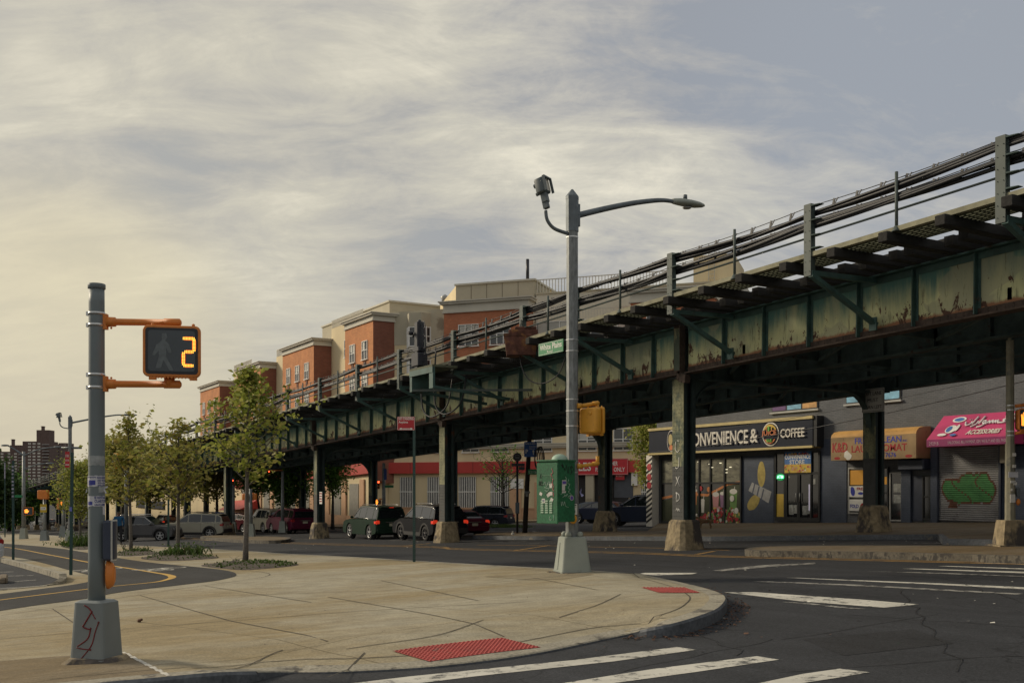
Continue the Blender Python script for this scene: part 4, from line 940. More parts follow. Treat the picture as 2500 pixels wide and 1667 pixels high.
for (a,c),(d,e) in zip(P,P[1:]): gr.add([(a,y-.001,c),(d,y-.001,e),(d,y-.001,e+.13),(a,y-.001,c+.13)],[(0,1,2,3)],3)
def glass(cx,z,w,h,mi,top=4): 
    gr.add([(cx-w*.35,y-.002,z),(cx+w*.35,y-.002,z),(cx+w*.5,y-.002,z+h),(cx-w*.5,y-.002,z+h)],[(0,1,2,3)],mi); blobm(gr,cx,z+h,w*.5,w*.25,top,y-.003); gr.add([(cx+.03,y-.004,z+h),(cx+.07,y-.004,z+h),(cx+.12,y-.004,z+h+.25),(cx+.08,y-.004,z+h+.25)],[(0,1,2,3)],4)
glass(wx0+gw*.44,wz0+.95,.36,.75,3); glass(wx0+gw*.54,wz0+.55,.28,.65,4); glass(wx0+gw*.70,wz0+.75,.5,.75,2); glass(wx0+gw*.78,wz0+.85,.36,.7,7); glass(wx0+gw*.91,wz0+.5,.55,1.15,1)
for i in range(150):
    u=random.uniform(.36,.99); zz=wz0+.08+random.random()**1.3*(.75 if u>.6 else .35); blobm(gr,wx0+gw*u,zz,random.uniform(.05,.12),random.uniform(.05,.11),random.choice([0,0,0,1,1,2,4,5,0]),y-.004-.0002*i,9,random.uniform(0,90),.15)
for u,zz,r,mi in ((.62,1.75,.14,3),(.52,1.8,.13,0),(.9,1.3,.16,4),(.9,1.3,.11,1),(.95,.7,.15,4),(.95,.7,.11,1),(.33,1.1,.22,5),(.35,.65,.16,5),(.31,1.35,.15,1)): blobm(gr,wx0+gw*u,wz0+zz,r,r,mi,y-.035-.001*mi,14)
gr.build('fruit_graphic',FR,gl,world=True)
# --- striped corner post and the dark entry beside it
b=MB(); sx=wx0-.30; z=-.3
b.box(sx-.50,sx-.0,YS-.5,YS-.02,-.4,zb1-.1,0)
z=-.2
while z<zb1-.5: b.add([(sx-.5,YS-.502,z),(sx-.0,YS-.502,z+.26),(sx-.0,YS-.502,z+.40),(sx-.5,YS-.502,z+.14)],[(0,1,2,3)],1); z+=.27
for zz in (2.9,2.35,1.9): blobm(b,sx-.25,zz,.2,.19,2,YS-.504,12)
b.build('striped_corner_post',[LW,FRM,FR[0]],sb,world=True)
# --- abstract wall mural (plain shapes)
mx=S_(1850,1200).x; mz=S_(1850,1240).z; b=MB(); yy=YS-.034
path=[]; n=0
L=[];
for i,p in enumerate(path):
    t=i/(n-1); w=.03+.22*math.sin(math.pi*min(1,t*1.02+.02))**.6; d=(path[min(i+1,n-1)]-path[max(i-1,0)]).normalized(); L+=[(p.x-d.y*w,yy,p.y+d.x*w),(p.x+d.y*w,yy,p.y-d.x*w)]
blobm(b,mx+.28,mz+1.62,.26,.62,0,yy,16,0,.04); blobm(b,mx-.25,mz+.28,.30,.50,0,yy,16,-50,.04)
b.add([(mx-.35,yy-.003,mz+1.25),(mx-.6,yy-.003,mz+.85),(mx+.75,yy-.003,mz+.25),(mx+.95,yy-.003,mz+.8)],[(0,1,2,3)],1)
for k in range(3): b.add([(mx-.2+k*.3,yy-.006,mz+1.2-k*.13),(mx-.35+k*.3,yy-.006,mz+.73-k*.13),(mx-.28+k*.3,yy-.006,mz+.7-k*.13),(mx-.12+k*.3,yy-.006,mz+1.17-k*.13)],[(0,1,2,3)],2)
b.build('painted_mural',[M('mural_ochre',(.42,.33,.10),.8,var=.25,scale=4),M('mural_grey',(.36,.36,.36),.8,var=.2,scale=5),M('mural_blue_grey',(.09,.10,.14),.8)],sb,world=True)
# --- shop entrance
dx0=S_(1896,1200).x; dx1=S_(2003,1200).x; dz0=S_(1960,1272).z; dz1=S_(1960,1103).z; dm=S_(1960,1155).z
b=MB(); b.box(dx0,dx1,YS-.05,YS-.004,dz0,dz1); en=b.build('shop_entrance',GLS,sb,world=True)
b=MB(); W_=dx1-dx0; f=lambda t:dx0+W_*t
for t in (0,.22,.26,.53,.56,.82,1): b.box(f(t)-.045,f(t)+.045,YS-.1,YS-.051,dz0,dz1)
b.box(dx0,dx1,YS-.095,YS-.0505,dm-.06,dm+.06); b.box(dx0,dx1,YS-.095,YS-.0505,dz0,dz0+.18); b.box(dx0,dx1,YS-.095,YS-.0505,dz1-.06,dz1)
b.build('door_frame',FRM,en,world=True)
b=MB(); b.tube([(f(.50),YS-.14,dz0+.9),(f(.50),YS-.14,dz0+1.3)],.02,6); b.tube([(f(.59),YS-.14,dz0+.9),(f(.59),YS-.14,dz0+1.3)],.02,6); b.build('handle',ALU,en,world=True)
b=MB(); b.box(f(.24),f(.84),YS-.14,YS-.101,dm+.03,dz1+.02,0)
b.box(f(.24),f(.84),YS-.143,YS-.1405,dm+.03,dm+.42,1)
po=b.build('store_poster',[M('poster_blue',(.05,.16,.42),.5,var=.4,scale=3),YL],en,world=True)
text('CONVENIENCE',(f(.25),YS-.145,dm+.66),EX,UP,W_*.58,.2,WHT,po,bold=.015); text('STORE',(f(.36),YS-.145,dm+.42),EX,UP,W_*.34,.2,WHT,po,bold=.015)
b=MB()
for i in range(46): blobm(b,random.uniform(f(.26),f(.82)),random.choice((random.uniform(dm+.06,dm+.38),random.uniform(dm+.92,dz1-.1))),.06,.045,random.randrange(6),YS-.146-.0003*i,5,random.uniform(0,90))
b.build('packet_pictures',FR,po,world=True)
b=MB(); b.box(f(.02),f(.21),YS-.056,YS-.0515,dz0+.12,dz0+1.25); b.box(f(.02),f(.21),YS-.062,YS-.0565,dz0+.5,dz0+.8); b.build('yellow_panel',YL,en,world=True)
for (t,z,w,h) in ((.31,.3,.11,.45),(.62,.3,.11,.42),(.43,.35,.07,.4),(.72,.35,.07,.4),(.86,1.7,.05,.25),(.3,2.0,.03,.08)):
    b=MB(); b.box(f(t),f(t+w),YS-.056,YS-.0515,dz0+z,dz0+z+h); b.build('door_notice',M('notice_grey',(.30,.31,.30),.6,var=.5,scale=9),en,world=True)
b=MB(); b.box(f(.76),f(.79),YS-.057,YS-.0515,dz0+.5,dz0+1.7); b.build('lit_tube',M('lit_tube_light',(.45,.42,.5),.5,emit=(.8,.75,.95),estr=.12),en,world=True)
ne=MB(); disc(ne,f(.13),YS-.10,dz0+2.05,.27,.17,20,0); no=ne.build('atm_sign',M('dark_neon_backing',(.01,.03,.015),.4,emit=(.0,.25,.06),estr=.6),en,world=True)
text('ATM',(f(.13)-.19,YS-.125,dz0+1.98),EX,UP,.38,.15,M('lit_green_neon',(.2,.9,.5),.4,emit=(.35,1,.6),estr=1.6),no,bold=.01)
# --- upstairs windows
def upwin(px0,px1,py0,py1,cols,lab=None):
    a=S_(px0,py1); c=S_(px1,py0); z0=min(S_(px0,py1).z,S_(px1,py1).z)
    b=MB(); b.box(a.x,c.x,YS-.05,YS-.004,z0,z0+1.3,0); w=b.build('upper_window',FRM,sb,world=True)
    n=len(cols); W2=(c.x-a.x)/n
    for i,m_ in enumerate(cols): b=MB(); b.box(a.x+i*W2+.05,a.x+(i+1)*W2-.05,YS-.06,YS-.0505,z0+.06,z0+1.24); b.build('pane',m_,w,world=True)
    b=MB(); b.box(a.x-.08,c.x+.08,YS-.12,YS-.004,z0-.08,z0-.001); b.build('sill',M('pale_sill',(.4,.4,.38),.8),w,world=True)
PW=M('purple_poster',(.11,.045,.16),.6,var=.2); BW=M('sky_blue_poster',(.18,.40,.55),.6,var=.4,scale=2); OW=M('orange_poster',(.55,.30,.10),.6,var=.4,scale=3)
upwin(1886,1998,960,997,[PW,BW,OW]); upwin(2067,2200,940,975,[BW,PW,BW])
# --- laundromat awning
TAN=M('faded_tan_awning',(.34,.23,.12),.8,var=.15,scale=1.5,dirt=(.18,.11,.055),dthr=.6,dscale=2); TANT=M('amber_awning_top',(.50,.27,.07),.7,var=.2,scale=1.2)
ax0=S_(2030,1090,YS-.9).x; ax1=S_(2238,1090,YS-.9).x; az0=S_(2130,1121,YS-.9).z
b=MB(); pr=[(0,1.30),(-.4,1.28),(-.7,1.22),(-.86,1.10),(-.9,.98),(-.9,0),(0,0)]
rings=[[(x,YS+q[0]-.035,az0+q[1]) for q in pr] for x in (ax0,ax1)]
b.loft(rings,0,False)
for i,f_ in enumerate(b.f):
    zc=sum(b.v[k][2] for k in f_)/len(f_)
    if len(f_)==4 and zc>az0+1.0: b.m[i]=1
aw=b.build('laundry_awning',[TAN,TANT],sb,world=True)
LB=M('awning_blue_letters',(.02,.035,.36),.6); LR=M('awning_red_letters',(.36,.006,.012),.6); yA=YS-.937; aW=ax1-ax0; fa=lambda t:ax0+aW*t
text('FRESH CLEAN',(fa(.30),yA,az0+.67),EX,UP,aW*.54,.25,LB,aw,bold=.008); text('INC',(fa(.855),yA,az0+.68),EX,UP,aW*.05,.08,LB,aw)
text('LAUNDROMAT',(fa(.26),yA,az0+.31),EX,UP,aW*.64,.30,LR,aw,bold=.012); text('71',(fa(.43),yA,az0+.07),EX,UP,aW*.055,.19,LB,aw,bold=.01); text('7676',(fa(.66),yA,az0+.07),EX,UP,aW*.12,.19,LB,aw,bold=.01)
text('K&D',(fa(.02),yA,az0+.34),EX,UP,aW*.19,.42,LR,aw,bold=.02)
b=MB(); blobm(b,fa(.08),az0+.09,.17,.06,0,yA-.001,16); blobm(b,fa(.92),az0+.09,.17,.06,0,yA-.001,16); b.build('oval_mark',LR,aw,world=True)
b=MB(); blobm(b,fa(.21),az0+.2,.19,.18,0,yA-.006,11,0,.25); b.build('paint_splash',M('white_splash',(.7,.68,.62),.7),aw,world=True)
# laundry window, door and side door
def frontwin(px0,px1,py0,py1,label,fm,inner=True,off=.05):
    a=S_(px0,py1); c=S_(px1,py0); b=MB(); b.box(a.x,c.x,YS-off,YS-.004,a.z,c.z); w=b.build(label,GLS,sb,world=True)
    b=MB(); t=.06
    for q in ((a.x,a.x+t,a.z,c.z),(c.x-t,c.x,a.z,c.z)): b.box(q[0],q[1],YS-off-.05,YS-off-.001,q[2],q[3])
    for z in (a.z,c.z-t): b.box(a.x+t,c.x-t,YS-off-.05,YS-off-.001,z,z+t)
    if inner: b.box(a.x+t,c.x-t,YS-off-.045,YS-off-.001,a.z+(c.z-a.z)*.5,a.z+(c.z-a.z)*.5+t)
    b.build('frame',fm,w,world=True); return w,a,c
w,a,c=frontwin(2074,2124,1140,1253,'laundry_window',ALU)
WARM=M('warm_interior_wall',(.30,.14,.02),.8,emit=(.30,.14,.02),estr=.35)
b=MB(); b.box(a.x+.08,c.x-.1,YS-.056,YS-.0515,a.z+1.25,c.z-.12); b.build('interior_wall',WARM,w,world=True)
b=MB(); b.box(a.x+.08,a.x+.98,YS-.11,YS-.101,a.z+.72,a.z+1.2); b.box(a.x+.08,a.x+.98,YS-.11,YS-.101,a.z+.12,a.z+.62); p_=b.build('window_poster',WHT,w,world=True)
text('FREE',(a.x+.5,YS-.112,a.z+1.02),EX,UP,.42,.12,LR,p_,bold=.02); text('FOLD',(a.x+.14,YS-.112,a.z+.25),EX,UP,.45,.16,LB,p_,bold=.02)
b=MB(); blobm(b,a.x+.27,a.z+.95,.13,.2,0,YS-.112,10,20,.2); blobm(b,a.x+.8,a.z+.3,.12,.15,1,YS-.112,10,20,.2); blobm(b,a.x+.7,a.z+.88,.15,.06,0,YS-.112,10); b.build('poster_picture',[LB,LR],p_,world=True)
w,a,c=frontwin(2136,2172,1140,1268,'laundry_side_light',FRM); b=MB(); b.box(a.x+.1,c.x-.1,YS-.056,YS-.0515,a.z+1.5,c.z-.4); b.build('interior_wall',WARM,w,world=True)
w,a,c=frontwin(2175,2206,1152,1271,'laundry_door',ALU,False)
for z_ in (1.2,.75): b=MB(); b.box(c.x-.45,c.x-.1,YS-.056,YS-.0515,a.z+z_,a.z+z_+.35); b.build('door_notice',MATS['notice_grey'],w,world=True)
# roller shutter housing over the side door
BLU=M('navy_painted_metal',(.035,.045,.075),.5,var=.2)
a=S_(2212,1148); c=S_(2276,1128); b=MB(); b.cbox(a.x,c.x,YS-.55,YS-.03,a.z,c.z+.12,.04); b.build('shutter_box',BLU,sb,world=True)
w,a,c=frontwin(2255,2279,1160,1268,'side_door',FRM); b=MB(); e=S_(2230,1270); b.box(e.x,a.x-.01,YS-.06,YS-.004,e.z,c.z); b.build('door_leaf',BLU,w,world=True)
# --- pink awning
PK=M('magenta_awning',(.50,.045,.15),.5,var=.15,scale=.8); PV=M('purple_valance',(.27,.02,.13),.6,var=.2)
px0=S_(2262,1090,YS-1.1).x; px1=S_(2475,1080,YS-1.1).x; pz=S_(2360,1087,YS-1.1).z
b=MB(); b.loft([[(x,YS-.035,pz+1.25),(x,YS-1.1,pz+.28),(x,YS-1.1,pz),(x,YS-.035,pz)] for x in (px0,px1)],0,False)
for i,f_ in enumerate(b.f):
    if all(abs(b.v[k][1]-(YS-1.1))<.01 for k in f_): b.m[i]=1
pa=b.build('pink_awning',[PK,PV],sb,world=True)
nx=V((0,-1.065,-.97)).normalized(); up_=V((0,1.065,.97)).normalized(); o_=lambda u,v:V((px0+(px1-px0)*u,YS-1.1,pz+.28))+up_*(1.44*v)+V((0,-.012,.012))
PWd=px1-px0
text('ACCESSORIES',o_(.44,.12),EX,up_,PWd*.38,.26,LW,pa,bold=.02,ext=.02,shear=.2)
# arabic shop name drawn with round strokes
AW=M('white_script',(.78,.74,.74),.5); ar=MB()
def st(pts,r=.035):
    P_=[o_(.36+.56*u,.40+.48*v)+V((0,-.015,.015)) for u,v in pts]; ar.tube(smooth_path(P_,4) if len(P_)>2 else P_,r,6)
st([(.97,.95),(.93,.2)]); st([(.90,.95),(.86,.62),(.74,.5),(.80,.3),(.66,.28)],.04); st([(.84,.98),(.74,.72)],.03)
st([(.66,.28),(.64,.5),(.62,.28),(.59,.5),(.57,.28),(.53,.52),(.50,.28),(.47,.5),(.44,.27),(.40,.3)],.035)
st([(.40,.3),(.40,.5),(.35,.48),(.36,.3),(.40,.28),(.36,.05),(.28,.0)],.035); st([(.31,.9),(.28,.28)]); st([(.24,.5),(.23,.25),(.15,.05)]); st([(.17,.9),(.14,.28)])
st([(.11,.5),(.10,.28),(.02,.22),(-.02,.5)],.035); st([(.03,.70),(.031,.70)],.04); st([(.07,.70),(.071,.70)],.04)
ar.build('script_lettering',AW,pa,world=True)
b=MB(); 
for u,v,ru,rv,mi in ((.24,.78,.30,.17,0),(.24,.78,.22,.11,1),(.22,.38,.24,.24,0),(.20,.38,.12,.18,1),(.29,.42,.07,.2,0),(.16,.15,.2,.08,0),(.30,.12,.14,.07,1)):
    pts=[o_(u,v)+EX*(ru*math.cos(t*.5236))+up_*(rv*math.sin(t*.5236))+V((0,-.004,.004))*(1+len(b.f)) for t in range(12)]; b.add(pts,[list(range(12))],mi)
b.build('awning_emblem',[WHT,M('emblem_blue',(.06,.16,.42),.5)],pa,world=True)
text('2929 B',(px0+.12,YS-1.101,pz+.06),EX,UP,.42,.13,M('pale_pink_letters',(.6,.4,.5),.6),pa); text('UNLOCKING, BILL PAYMENT, GSM, WE BUY AND SELL PHONES',(px0+.95,YS-1.101,pz+.06),EX,UP,PWd*.70,.13,MATS['pale_pink_letters'],pa)
# --- graffiti shutter
qx0=S_(2296,1200).x; qx1=S_(2443,1200).x; qz0=S_(2380,1272).z; qz1=S_(2380,1078).z
SHT=M('galvanised_shutter',(.27,.27,.28),.5,metal=.3,var=.2,scale=1.5,dirt=(.14,.13,.14),dthr=.6,dscale=1); GG=M('green_spray_paint',(.06,.22,.07),.6,var=.25,scale=4,dirt=(.02,.10,.02),dthr=.62,dscale=3); GB=M('brown_spray_outline',(.13,.05,.03),.7,var=.3,scale=5)
qc=(qx0+qx1)/2; qs=(qx1-qx0)/4.0; gc=[(qc-1.15*qs,qz0+1.25,.62*qs,.36),(qc-.45*qs,qz0+1.05,.75*qs,.36),(qc-.05*qs,qz0+1.40,.55*qs,.42),(qc+.7*qs,qz0+1.30,.62*qs,.50),(qc+1.15*qs,qz0+1.15,.55*qs,.42),(qc+.3*qs,qz0+.95,.9*qs,.24),(qc+.95*qs,qz0+1.62,.35*qs,.22),(qc-1.25*qs,qz0+1.0,.3*qs,.2)]
sh=MB(); nz=int((qz1-qz0)/.0825); nxs=110
def inside(x,z,g):
    return any(((x-a)/(rx+g))**2+((z-c)/(rz+g))**2<1+.10*math.sin(x*9+z*5) for a,c,rx,rz in gc)
for i in range(nz):
    za=qz0+i*.0825; pr=((za,YS-.05),(za+.02,YS-.085),(za+.055,YS-.085),(za+.0825,YS-.05))
    for j in range(3):
        (z0_,y0_),(z1_,y1_)=pr[j],pr[j+1]
        vs=[]; 
        for k in range(nxs+1): x=qx0+(qx1-qx0)*k/nxs; vs+=[(x,y0_,z0_),(x,y1_,z1_)]
        o=len(sh.v); sh.v+=vs
        for k in range(nxs):
            x=qx0+(qx1-qx0)*(k+.5)/nxs; zz=za+.04; m_=1 if inside(x,zz,0) else (2 if inside(x,zz,.07) or (abs(x-(qx0+.62))<.18*(1+.3*math.sin(zz*9)) and qz0+.5<zz<qz0+1.2) else 0)
            if m_==1 and (abs(math.sin(x*3.1+math.sin(zz*4)*1.3))<.11): m_=2
            sh.f.append([o+2*k,o+2*k+2,o+2*k+3,o+2*k+1]); sh.m.append(m_); sh.sm.append(True)
sho=sh.build('roller_shutter',[SHT,GG,GB],sb,world=True)
for q_ in (qx0-.09,qx1+.001): b=MB(); b.box(q_,q_+.089,YS-.14,YS-.04,qz0,qz1); b.build('shutter_rail',BLU,sb,world=True)
b=MB(); e=S_(2457,1098); b.cbox(e.x-.05,e.x+.35,YS-.35,YS-.06,e.z-.5,e.z+.45,.02); b.build('meter_box',M('beige_box',(.25,.22,.17),.7),sb,world=True)
# white sign beyond the pole
e=S_(2480,1070,YS-.5); b=MB(); b.box(e.x,e.x+5,YS-.5,YS-.06,e.z-.25,e.z+.55); ns_=b.build('next_fascia',NAVY,sb,world=True); text('SHOES WORKS',(e.x+.05,YS-.502,e.z-.18),EX,UP,2.6,.16,WHT,ns_)
# overhead wires
for n_,(p0,p1,sagv) in enumerate((((1560,1108,34.0),(2600,905,34.0),.35),((1640,1060,34.6),(2600,880,34.6),.3))):
    a=onY(*p0); c=onY(*p1); P=[a.lerp(c,t/16)-V((0,0,sagv*4*(t/16)*(1-t/16))) for t in range(17)]
    b=MB(); b.tube(P,.022 if n_==0 else .012,6); tag(b.build('overhead_wire',CABLE),('thick black wire sagging across the front of the shop signs','thin black wire higher up across the grey brick wall')[n_],'wire')

# ------------------------------------------------------------------ apartment building
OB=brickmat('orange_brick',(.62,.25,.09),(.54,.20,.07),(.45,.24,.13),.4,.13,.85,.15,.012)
OB_SHADE=brickmat('shaded_orange_brick',(.26,.095,.06),(.22,.08,.05),(.20,.10,.07),.4,.13,.85,.15,.012)  # orange brick for the bay sides, with their shade put into its colour
RB3=brickmat('red_brick',(.50,.175,.085),(.44,.15,.07),(.34,.17,.10),.4,.13,.85,.15,.012)
STU=M('cream_stucco',(.72,.60,.38),.85,var=.12,scale=.25,dirt=(.57,.46,.28),dthr=.60,dscale=.35,stretch=(1,1,.3)); STG=M('grey_cream_stucco',(.46,.42,.32),.85,var=.1,scale=.3,dirt=(.27,.24,.18),dthr=.6,dscale=.4)
COR=M('white_cornice',(.56,.53,.45),.7,var=.08,scale=.5); REDB=M('red_fascia_band',(.50,.05,.04),.5,var=.12,scale=.3)
WFR=M('white_window_frame',(.80,.79,.75),.6); WGL=M('window_glass',(.03,.035,.04),.08,spec=.8,var=.4,scale=.4); BLIND=M('window_blind',(.50,.49,.44),.6,var=.2,scale=.7); BARS=M('window_bars',(.035,.035,.04),.6)
ap=thing('apartment_building','long orange and cream apartment building above shops with a red band','building',(C0.x,C0.y,G(C0.x,C0.y)))
Nw=[0]
def awin(o,xd,w,h,grid=2,ac=True,up=UP):
    xd=V(xd).normalized(); nd=xd.cross(UP).normalized() # outward (towards viewer)
    def q(u,v,d): return o+xd*u+UP*v+nd*d
    def bx(b,u0,u1,v0,v1,d0,d1,mi=0): b.hexa([q(u0,v0,d1),q(u1,v0,d1),q(u1,v0,d0),q(u0,v0,d0),q(u0,v1,d1),q(u1,v1,d1),q(u1,v1,d0),q(u0,v1,d0)],mi)
    b=MB(); bx(b,-.06,0,-.06,h+.06,.003,.09); bx(b,w,w+.06,-.06,h+.06,.003,.09); bx(b,0,w,h,h+.06,.003,.09); bx(b,-.12,w+.12,-.14,-.061,.003,.16)
    for g_ in range(1,grid): bx(b,w*g_/grid-.035,w*g_/grid+.035,0,h,.003,.08)
    bx(b,0,w,h*.5-.03,h*.5+.03,.003,.078)
    f=b.build('window',WFR,ap,world=True); Nw[0]+=1
    b=MB(); bx(b,0,w,0,h,.003,.02,0)
    for g_ in range(grid):
        r_=random.random()
        if r_<.75: bx(b,w*g_/grid+.06,w*(g_+1)/grid-.06,h*random.choice((.5,.5,.35,.6)),h-.03,.021,.03,1)
        bx(b,w*g_/grid+.08,w*(g_+1)/grid-.08,.02,h*.44,.031,.036,2)
    b.build('pane',[WGL,BLIND,M('dim_glass',(.035,.04,.045),.1,spec=.8)],f,world=True)
    if ac:
        b=MB(); bx(b,w*.3,w*.7,-.62,-.24,.003,.06); b.build('vent_grille',M('brown_vent',(.14,.06,.04),.8),f,world=True)
YF=36.0; YR=37.9
def k2X(px,Y): return onY(px,1195,Y).x
random.seed(8)
bays=[(842.5,911,767),(690,766,829),(579,636,886),(489,536,932)]
recess=[(808,844,790),(674,694,865),(569,579,905)]
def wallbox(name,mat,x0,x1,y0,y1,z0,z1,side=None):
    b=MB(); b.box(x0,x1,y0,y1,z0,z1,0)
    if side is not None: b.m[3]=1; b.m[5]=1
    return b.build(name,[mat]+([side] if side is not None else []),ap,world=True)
for i,(p0,p1,yt) in enumerate(bays):
    x0,x1=k2X(p0,YF),k2X(p1,YF); zt_=onY(p1,yt,YF).z; zb_=onY(p1,1128,YF).z if i==0 else zt_-14
    wallbox('brick_bay',OB,x0,x1,YF,YR+6,zt_-15,zt_-.55,OB_SHADE)
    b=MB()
    for z0_,z1_,o_2 in ((-.56,-.42,.12),(-.42,-.06,.06),(-.06,.10,.30),(.10,.18,.40)): b.box(x0-o_2,x1+o_2,YF-o_2,YR+6,zt_+z0_+.0,zt_+z1_)
    b.build('cornice',COR,ap,world=True)
    W3=x1-x0; nwin={0:2,1:3,2:3,3:3}.get(i,1)
    for r_ in range(3 if i<4 else 2):
        for j in range(nwin):
            u=(j+.5)/nwin; 
            awin(V((x0+W3*(.06+.88*u)-.55 if nwin>1 else x0+W3/2-.55,YF,zt_-3.75-r_*2.95)),EX,1.15,1.55,2)
for i,(p0,p1,yt) in enumerate(recess):
    x0=k2X(p0,YR) ; x1=k2X(p1,YR)
    xa_=k2X(bays[i+1][1],YF); xb_=k2X(bays[i][0],YF)
    zt_=onY(p1,yt,YR).z; wallbox('stucco_recess',STU,xa_+.002,xb_-.002,YR,YR+6,zt_-15,zt_)
    b=MB()
    x=xa_+.2
    while x<xb_-.1: b.box(x-.02,x+.02,YR-.03,YR+.0,zt_+.0,zt_+.75); x+=.16
    b.box(xa_+.1,xb_-.1,YR-.04,YR+.01,zt_+.75,zt_+.80); b.build('roof_railing',COR,ap,world=True)
    for r_ in range(3): awin(V(((xa_+xb_)/2-.55,YR,zt_-3.3-r_*2.95)),EX,1.0,1.6,2,False)
    if xb_-xa_>5: 
        for r_ in range(3): awin(V((xb_-1.4,YR,zt_-3.3-r_*2.95)),EX,.8,1.6,1,False)
# set back top storey of the left wing
zp=onY(951,737,44).z; xq0=onY(787,808,44).x; xq1=onY(951,737,44).x
b=MB(); b.box(xq0,xq1,44,58,zp-9,zp,0); b.box(xq0-.15,xq1+.15,43.85,58.1,zp+.0,zp+.18,1); b.box(xq1+.002,xq1+5,52,58,zp-9,zp-.2,2); b.build('top_storey',[STG,COR,STU],ap,world=True)
for j in range(4): awin(V((xq0+1.3+j*3.6,44,zp-3.2)),EX,1.5,1.5,2,False)
b=MB(); q=V((xq1-4,47,zp+.18)); b.lathe(q,[(.5,0),(.5,.4),(.65,.42),(.65,.55)],12); b.lathe(q+V((5,3,0)),[(.35,0),(.35,.5),(.5,.7),(.1,1.0)],12); b.build('roof_vent',ALU,ap,world=True)
# right wing: local frame s along RD, outward normal RNn
def rw(s,d,z): return V((C0.x,C0.y,0))+RD*s+RNn*d+V((0,0,z))
def rbox(b,s0,s1,d0,d1,z0,z1,mi=0): return b.hexa([rw(s0,d1,z0),rw(s1,d1,z0),rw(s1,d0,z0),rw(s0,d0,z0),rw(s0,d1,z1),rw(s1,d1,z1),rw(s1,d0,z1),rw(s0,d0,z1)],mi)
def pxs(px,py,d=0): # pixel -> (s,z) on the wing plane
    k=(px-1250)/2500
    # solve C0+RD*s+RNn*d lies on the ray
    bx=C0+RNn*d; f=lambda p:(CS*p.x+SN*p.y, -SN*p.x+CS*p.y)
    r0,D0=f(bx); r1,D1=f(bx+RD); dr,dD=r1-r0,D1-D0
    s=(k*D0-r0)/(dr-k*dD); D=D0+dD*s; return s,EYE-(py-HZ)/2500*D
z_roof=18.0
# plain storeys
sE=pxs(1800,700)[0]
b=MB(); rbox(b,-.3,sE,-14,0,4.3,14.6,0); b.build('stucco_wall',[STU],ap,world=True)
b=MB(); rbox(b,0,pxs(1084,800)[0]-.01,-14,.02,14.61,17.6,0); b.build('stucco_wall',[STG],ap,world=True)
# cream ground floor with red band and cornice
s1=pxs(957,1150)[0]; 
b=MB(); rbox(b,-.31,sE,-14,.05,-3,4.3-.001,0); b.build('shop_storey',[STU],ap,world=True)
zr1=pxs(1250,1126,.3)[1]; zr0=pxs(1250,1154,.3)[1]
b=MB(); rbox(b,-.4,sE,.06,.45,zr0,zr1,0)
for s in range(2,int(sE),3): rbox(b,s,s+.05,.4505,.46,zr0,zr1,1)
b.build('red_band',[REDB,M('band_joint',(.2,.02,.02),.6)],ap,world=True)
b=MB(); zc1=pxs(1250,1086,.3)[1]
for a_,c_,d_ in ((0,.15,.30),(.15,.34,.42),(.34,.42,.5)): rbox(b,-.5,sE,.06,d_,zc1-.3+a_,zc1-.3+c_-.001,0)
b.build('shop_cornice',COR,ap,world=True)
# left wing shop storey, red band
b=MB(); b.box(-200,C0.x-.3,YR-1.95,YR+6,-9,3.6,0); b.build('shop_storey',[STU],ap,world=True)
for i in range(1):
    b=MB(); b.hexa([(-128,YR-2.3,zr0-1.2),(C0.x,YR-2.3,zr0),(C0.x,YR-1.96,zr0),(-128,YR-1.96,zr0-1.2),(-128,YR-2.3,zr1-1.2),(C0.x,YR-2.3,zr1),(C0.x,YR-1.96,zr1),(-128,YR-1.96,zr1-1.2)]); b.build('red_band',REDB,ap,world=True)
PINK=M('salmon_stucco',(.58,.36,.22),.85,var=.1,scale=.4,dirt=(.38,.22,.14),dthr=.6,dscale=.5)
b=MB(); x=C0.x-2
while x>-125:
    b.box(x-.5,x+.5,YR-2.1,YR-1.96,-6,zr0-.5,0); b.box(x-3.2,x-1.0,YR-2.0,YR-1.961,-6,zr0-.9,1); x-=4.4
b.build('pilaster_row',[PINK,M('grey_shutter_panel',(.25,.24,.21),.7,var=.15)],ap,world=True,kind='stuff')
b=MB(); b.box(-128,C0.x-.31,YR-2.08,YR-1.97,-7,-.75,0); b.build('salmon_plinth',PINK,ap,world=True)
# salmon plinth, barred windows on the right wing
gz=lambda s:(G(*rw(s,0,0)[:2])+.15)
b=MB(); zq=gz(0)+1.35; sA=pxs(1315,1200)[0]; rbox(b,-.35,sA,.06,.12,-3,zq,0); rbox(b,-.35,sA,.06,.18,zq+.001,zq+.1,0)
for p in (1260,1320): s=pxs(p,1200)[0]; rbox(b,s-.5,s+.5,.1205,.2,-3,zr0-.8)
b.build('salmon_plinth',PINK,ap,world=True)
wz1=pxs(1100,1164)[1]; wz0_=zq+.1
for p0,p1 in ((977,1013),(1044,1076),(1120,1163),(1198,1243),(1566,1603)):
    s0,s1_=pxs(p0,1200)[0],pxs(p1,1200)[0]; b=MB(); rbox(b,s0,s1_,.051,.07,wz0_-(1.2 if p0>1500 else 0),wz1,0); w=b.build('barred_window',WGL,ap,world=True)
    b=MB(); s=s0+.06
    while s<s1_: rbox(b,s,s+.06,.1,.14,wz0_-(1.2 if p0>1500 else 0),wz1); s+=.17
    rbox(b,s0,s1_,.141,.16,(wz0_+wz1)/2,(wz0_+wz1)/2+.08); b.build('bars',WFR,w,world=True)
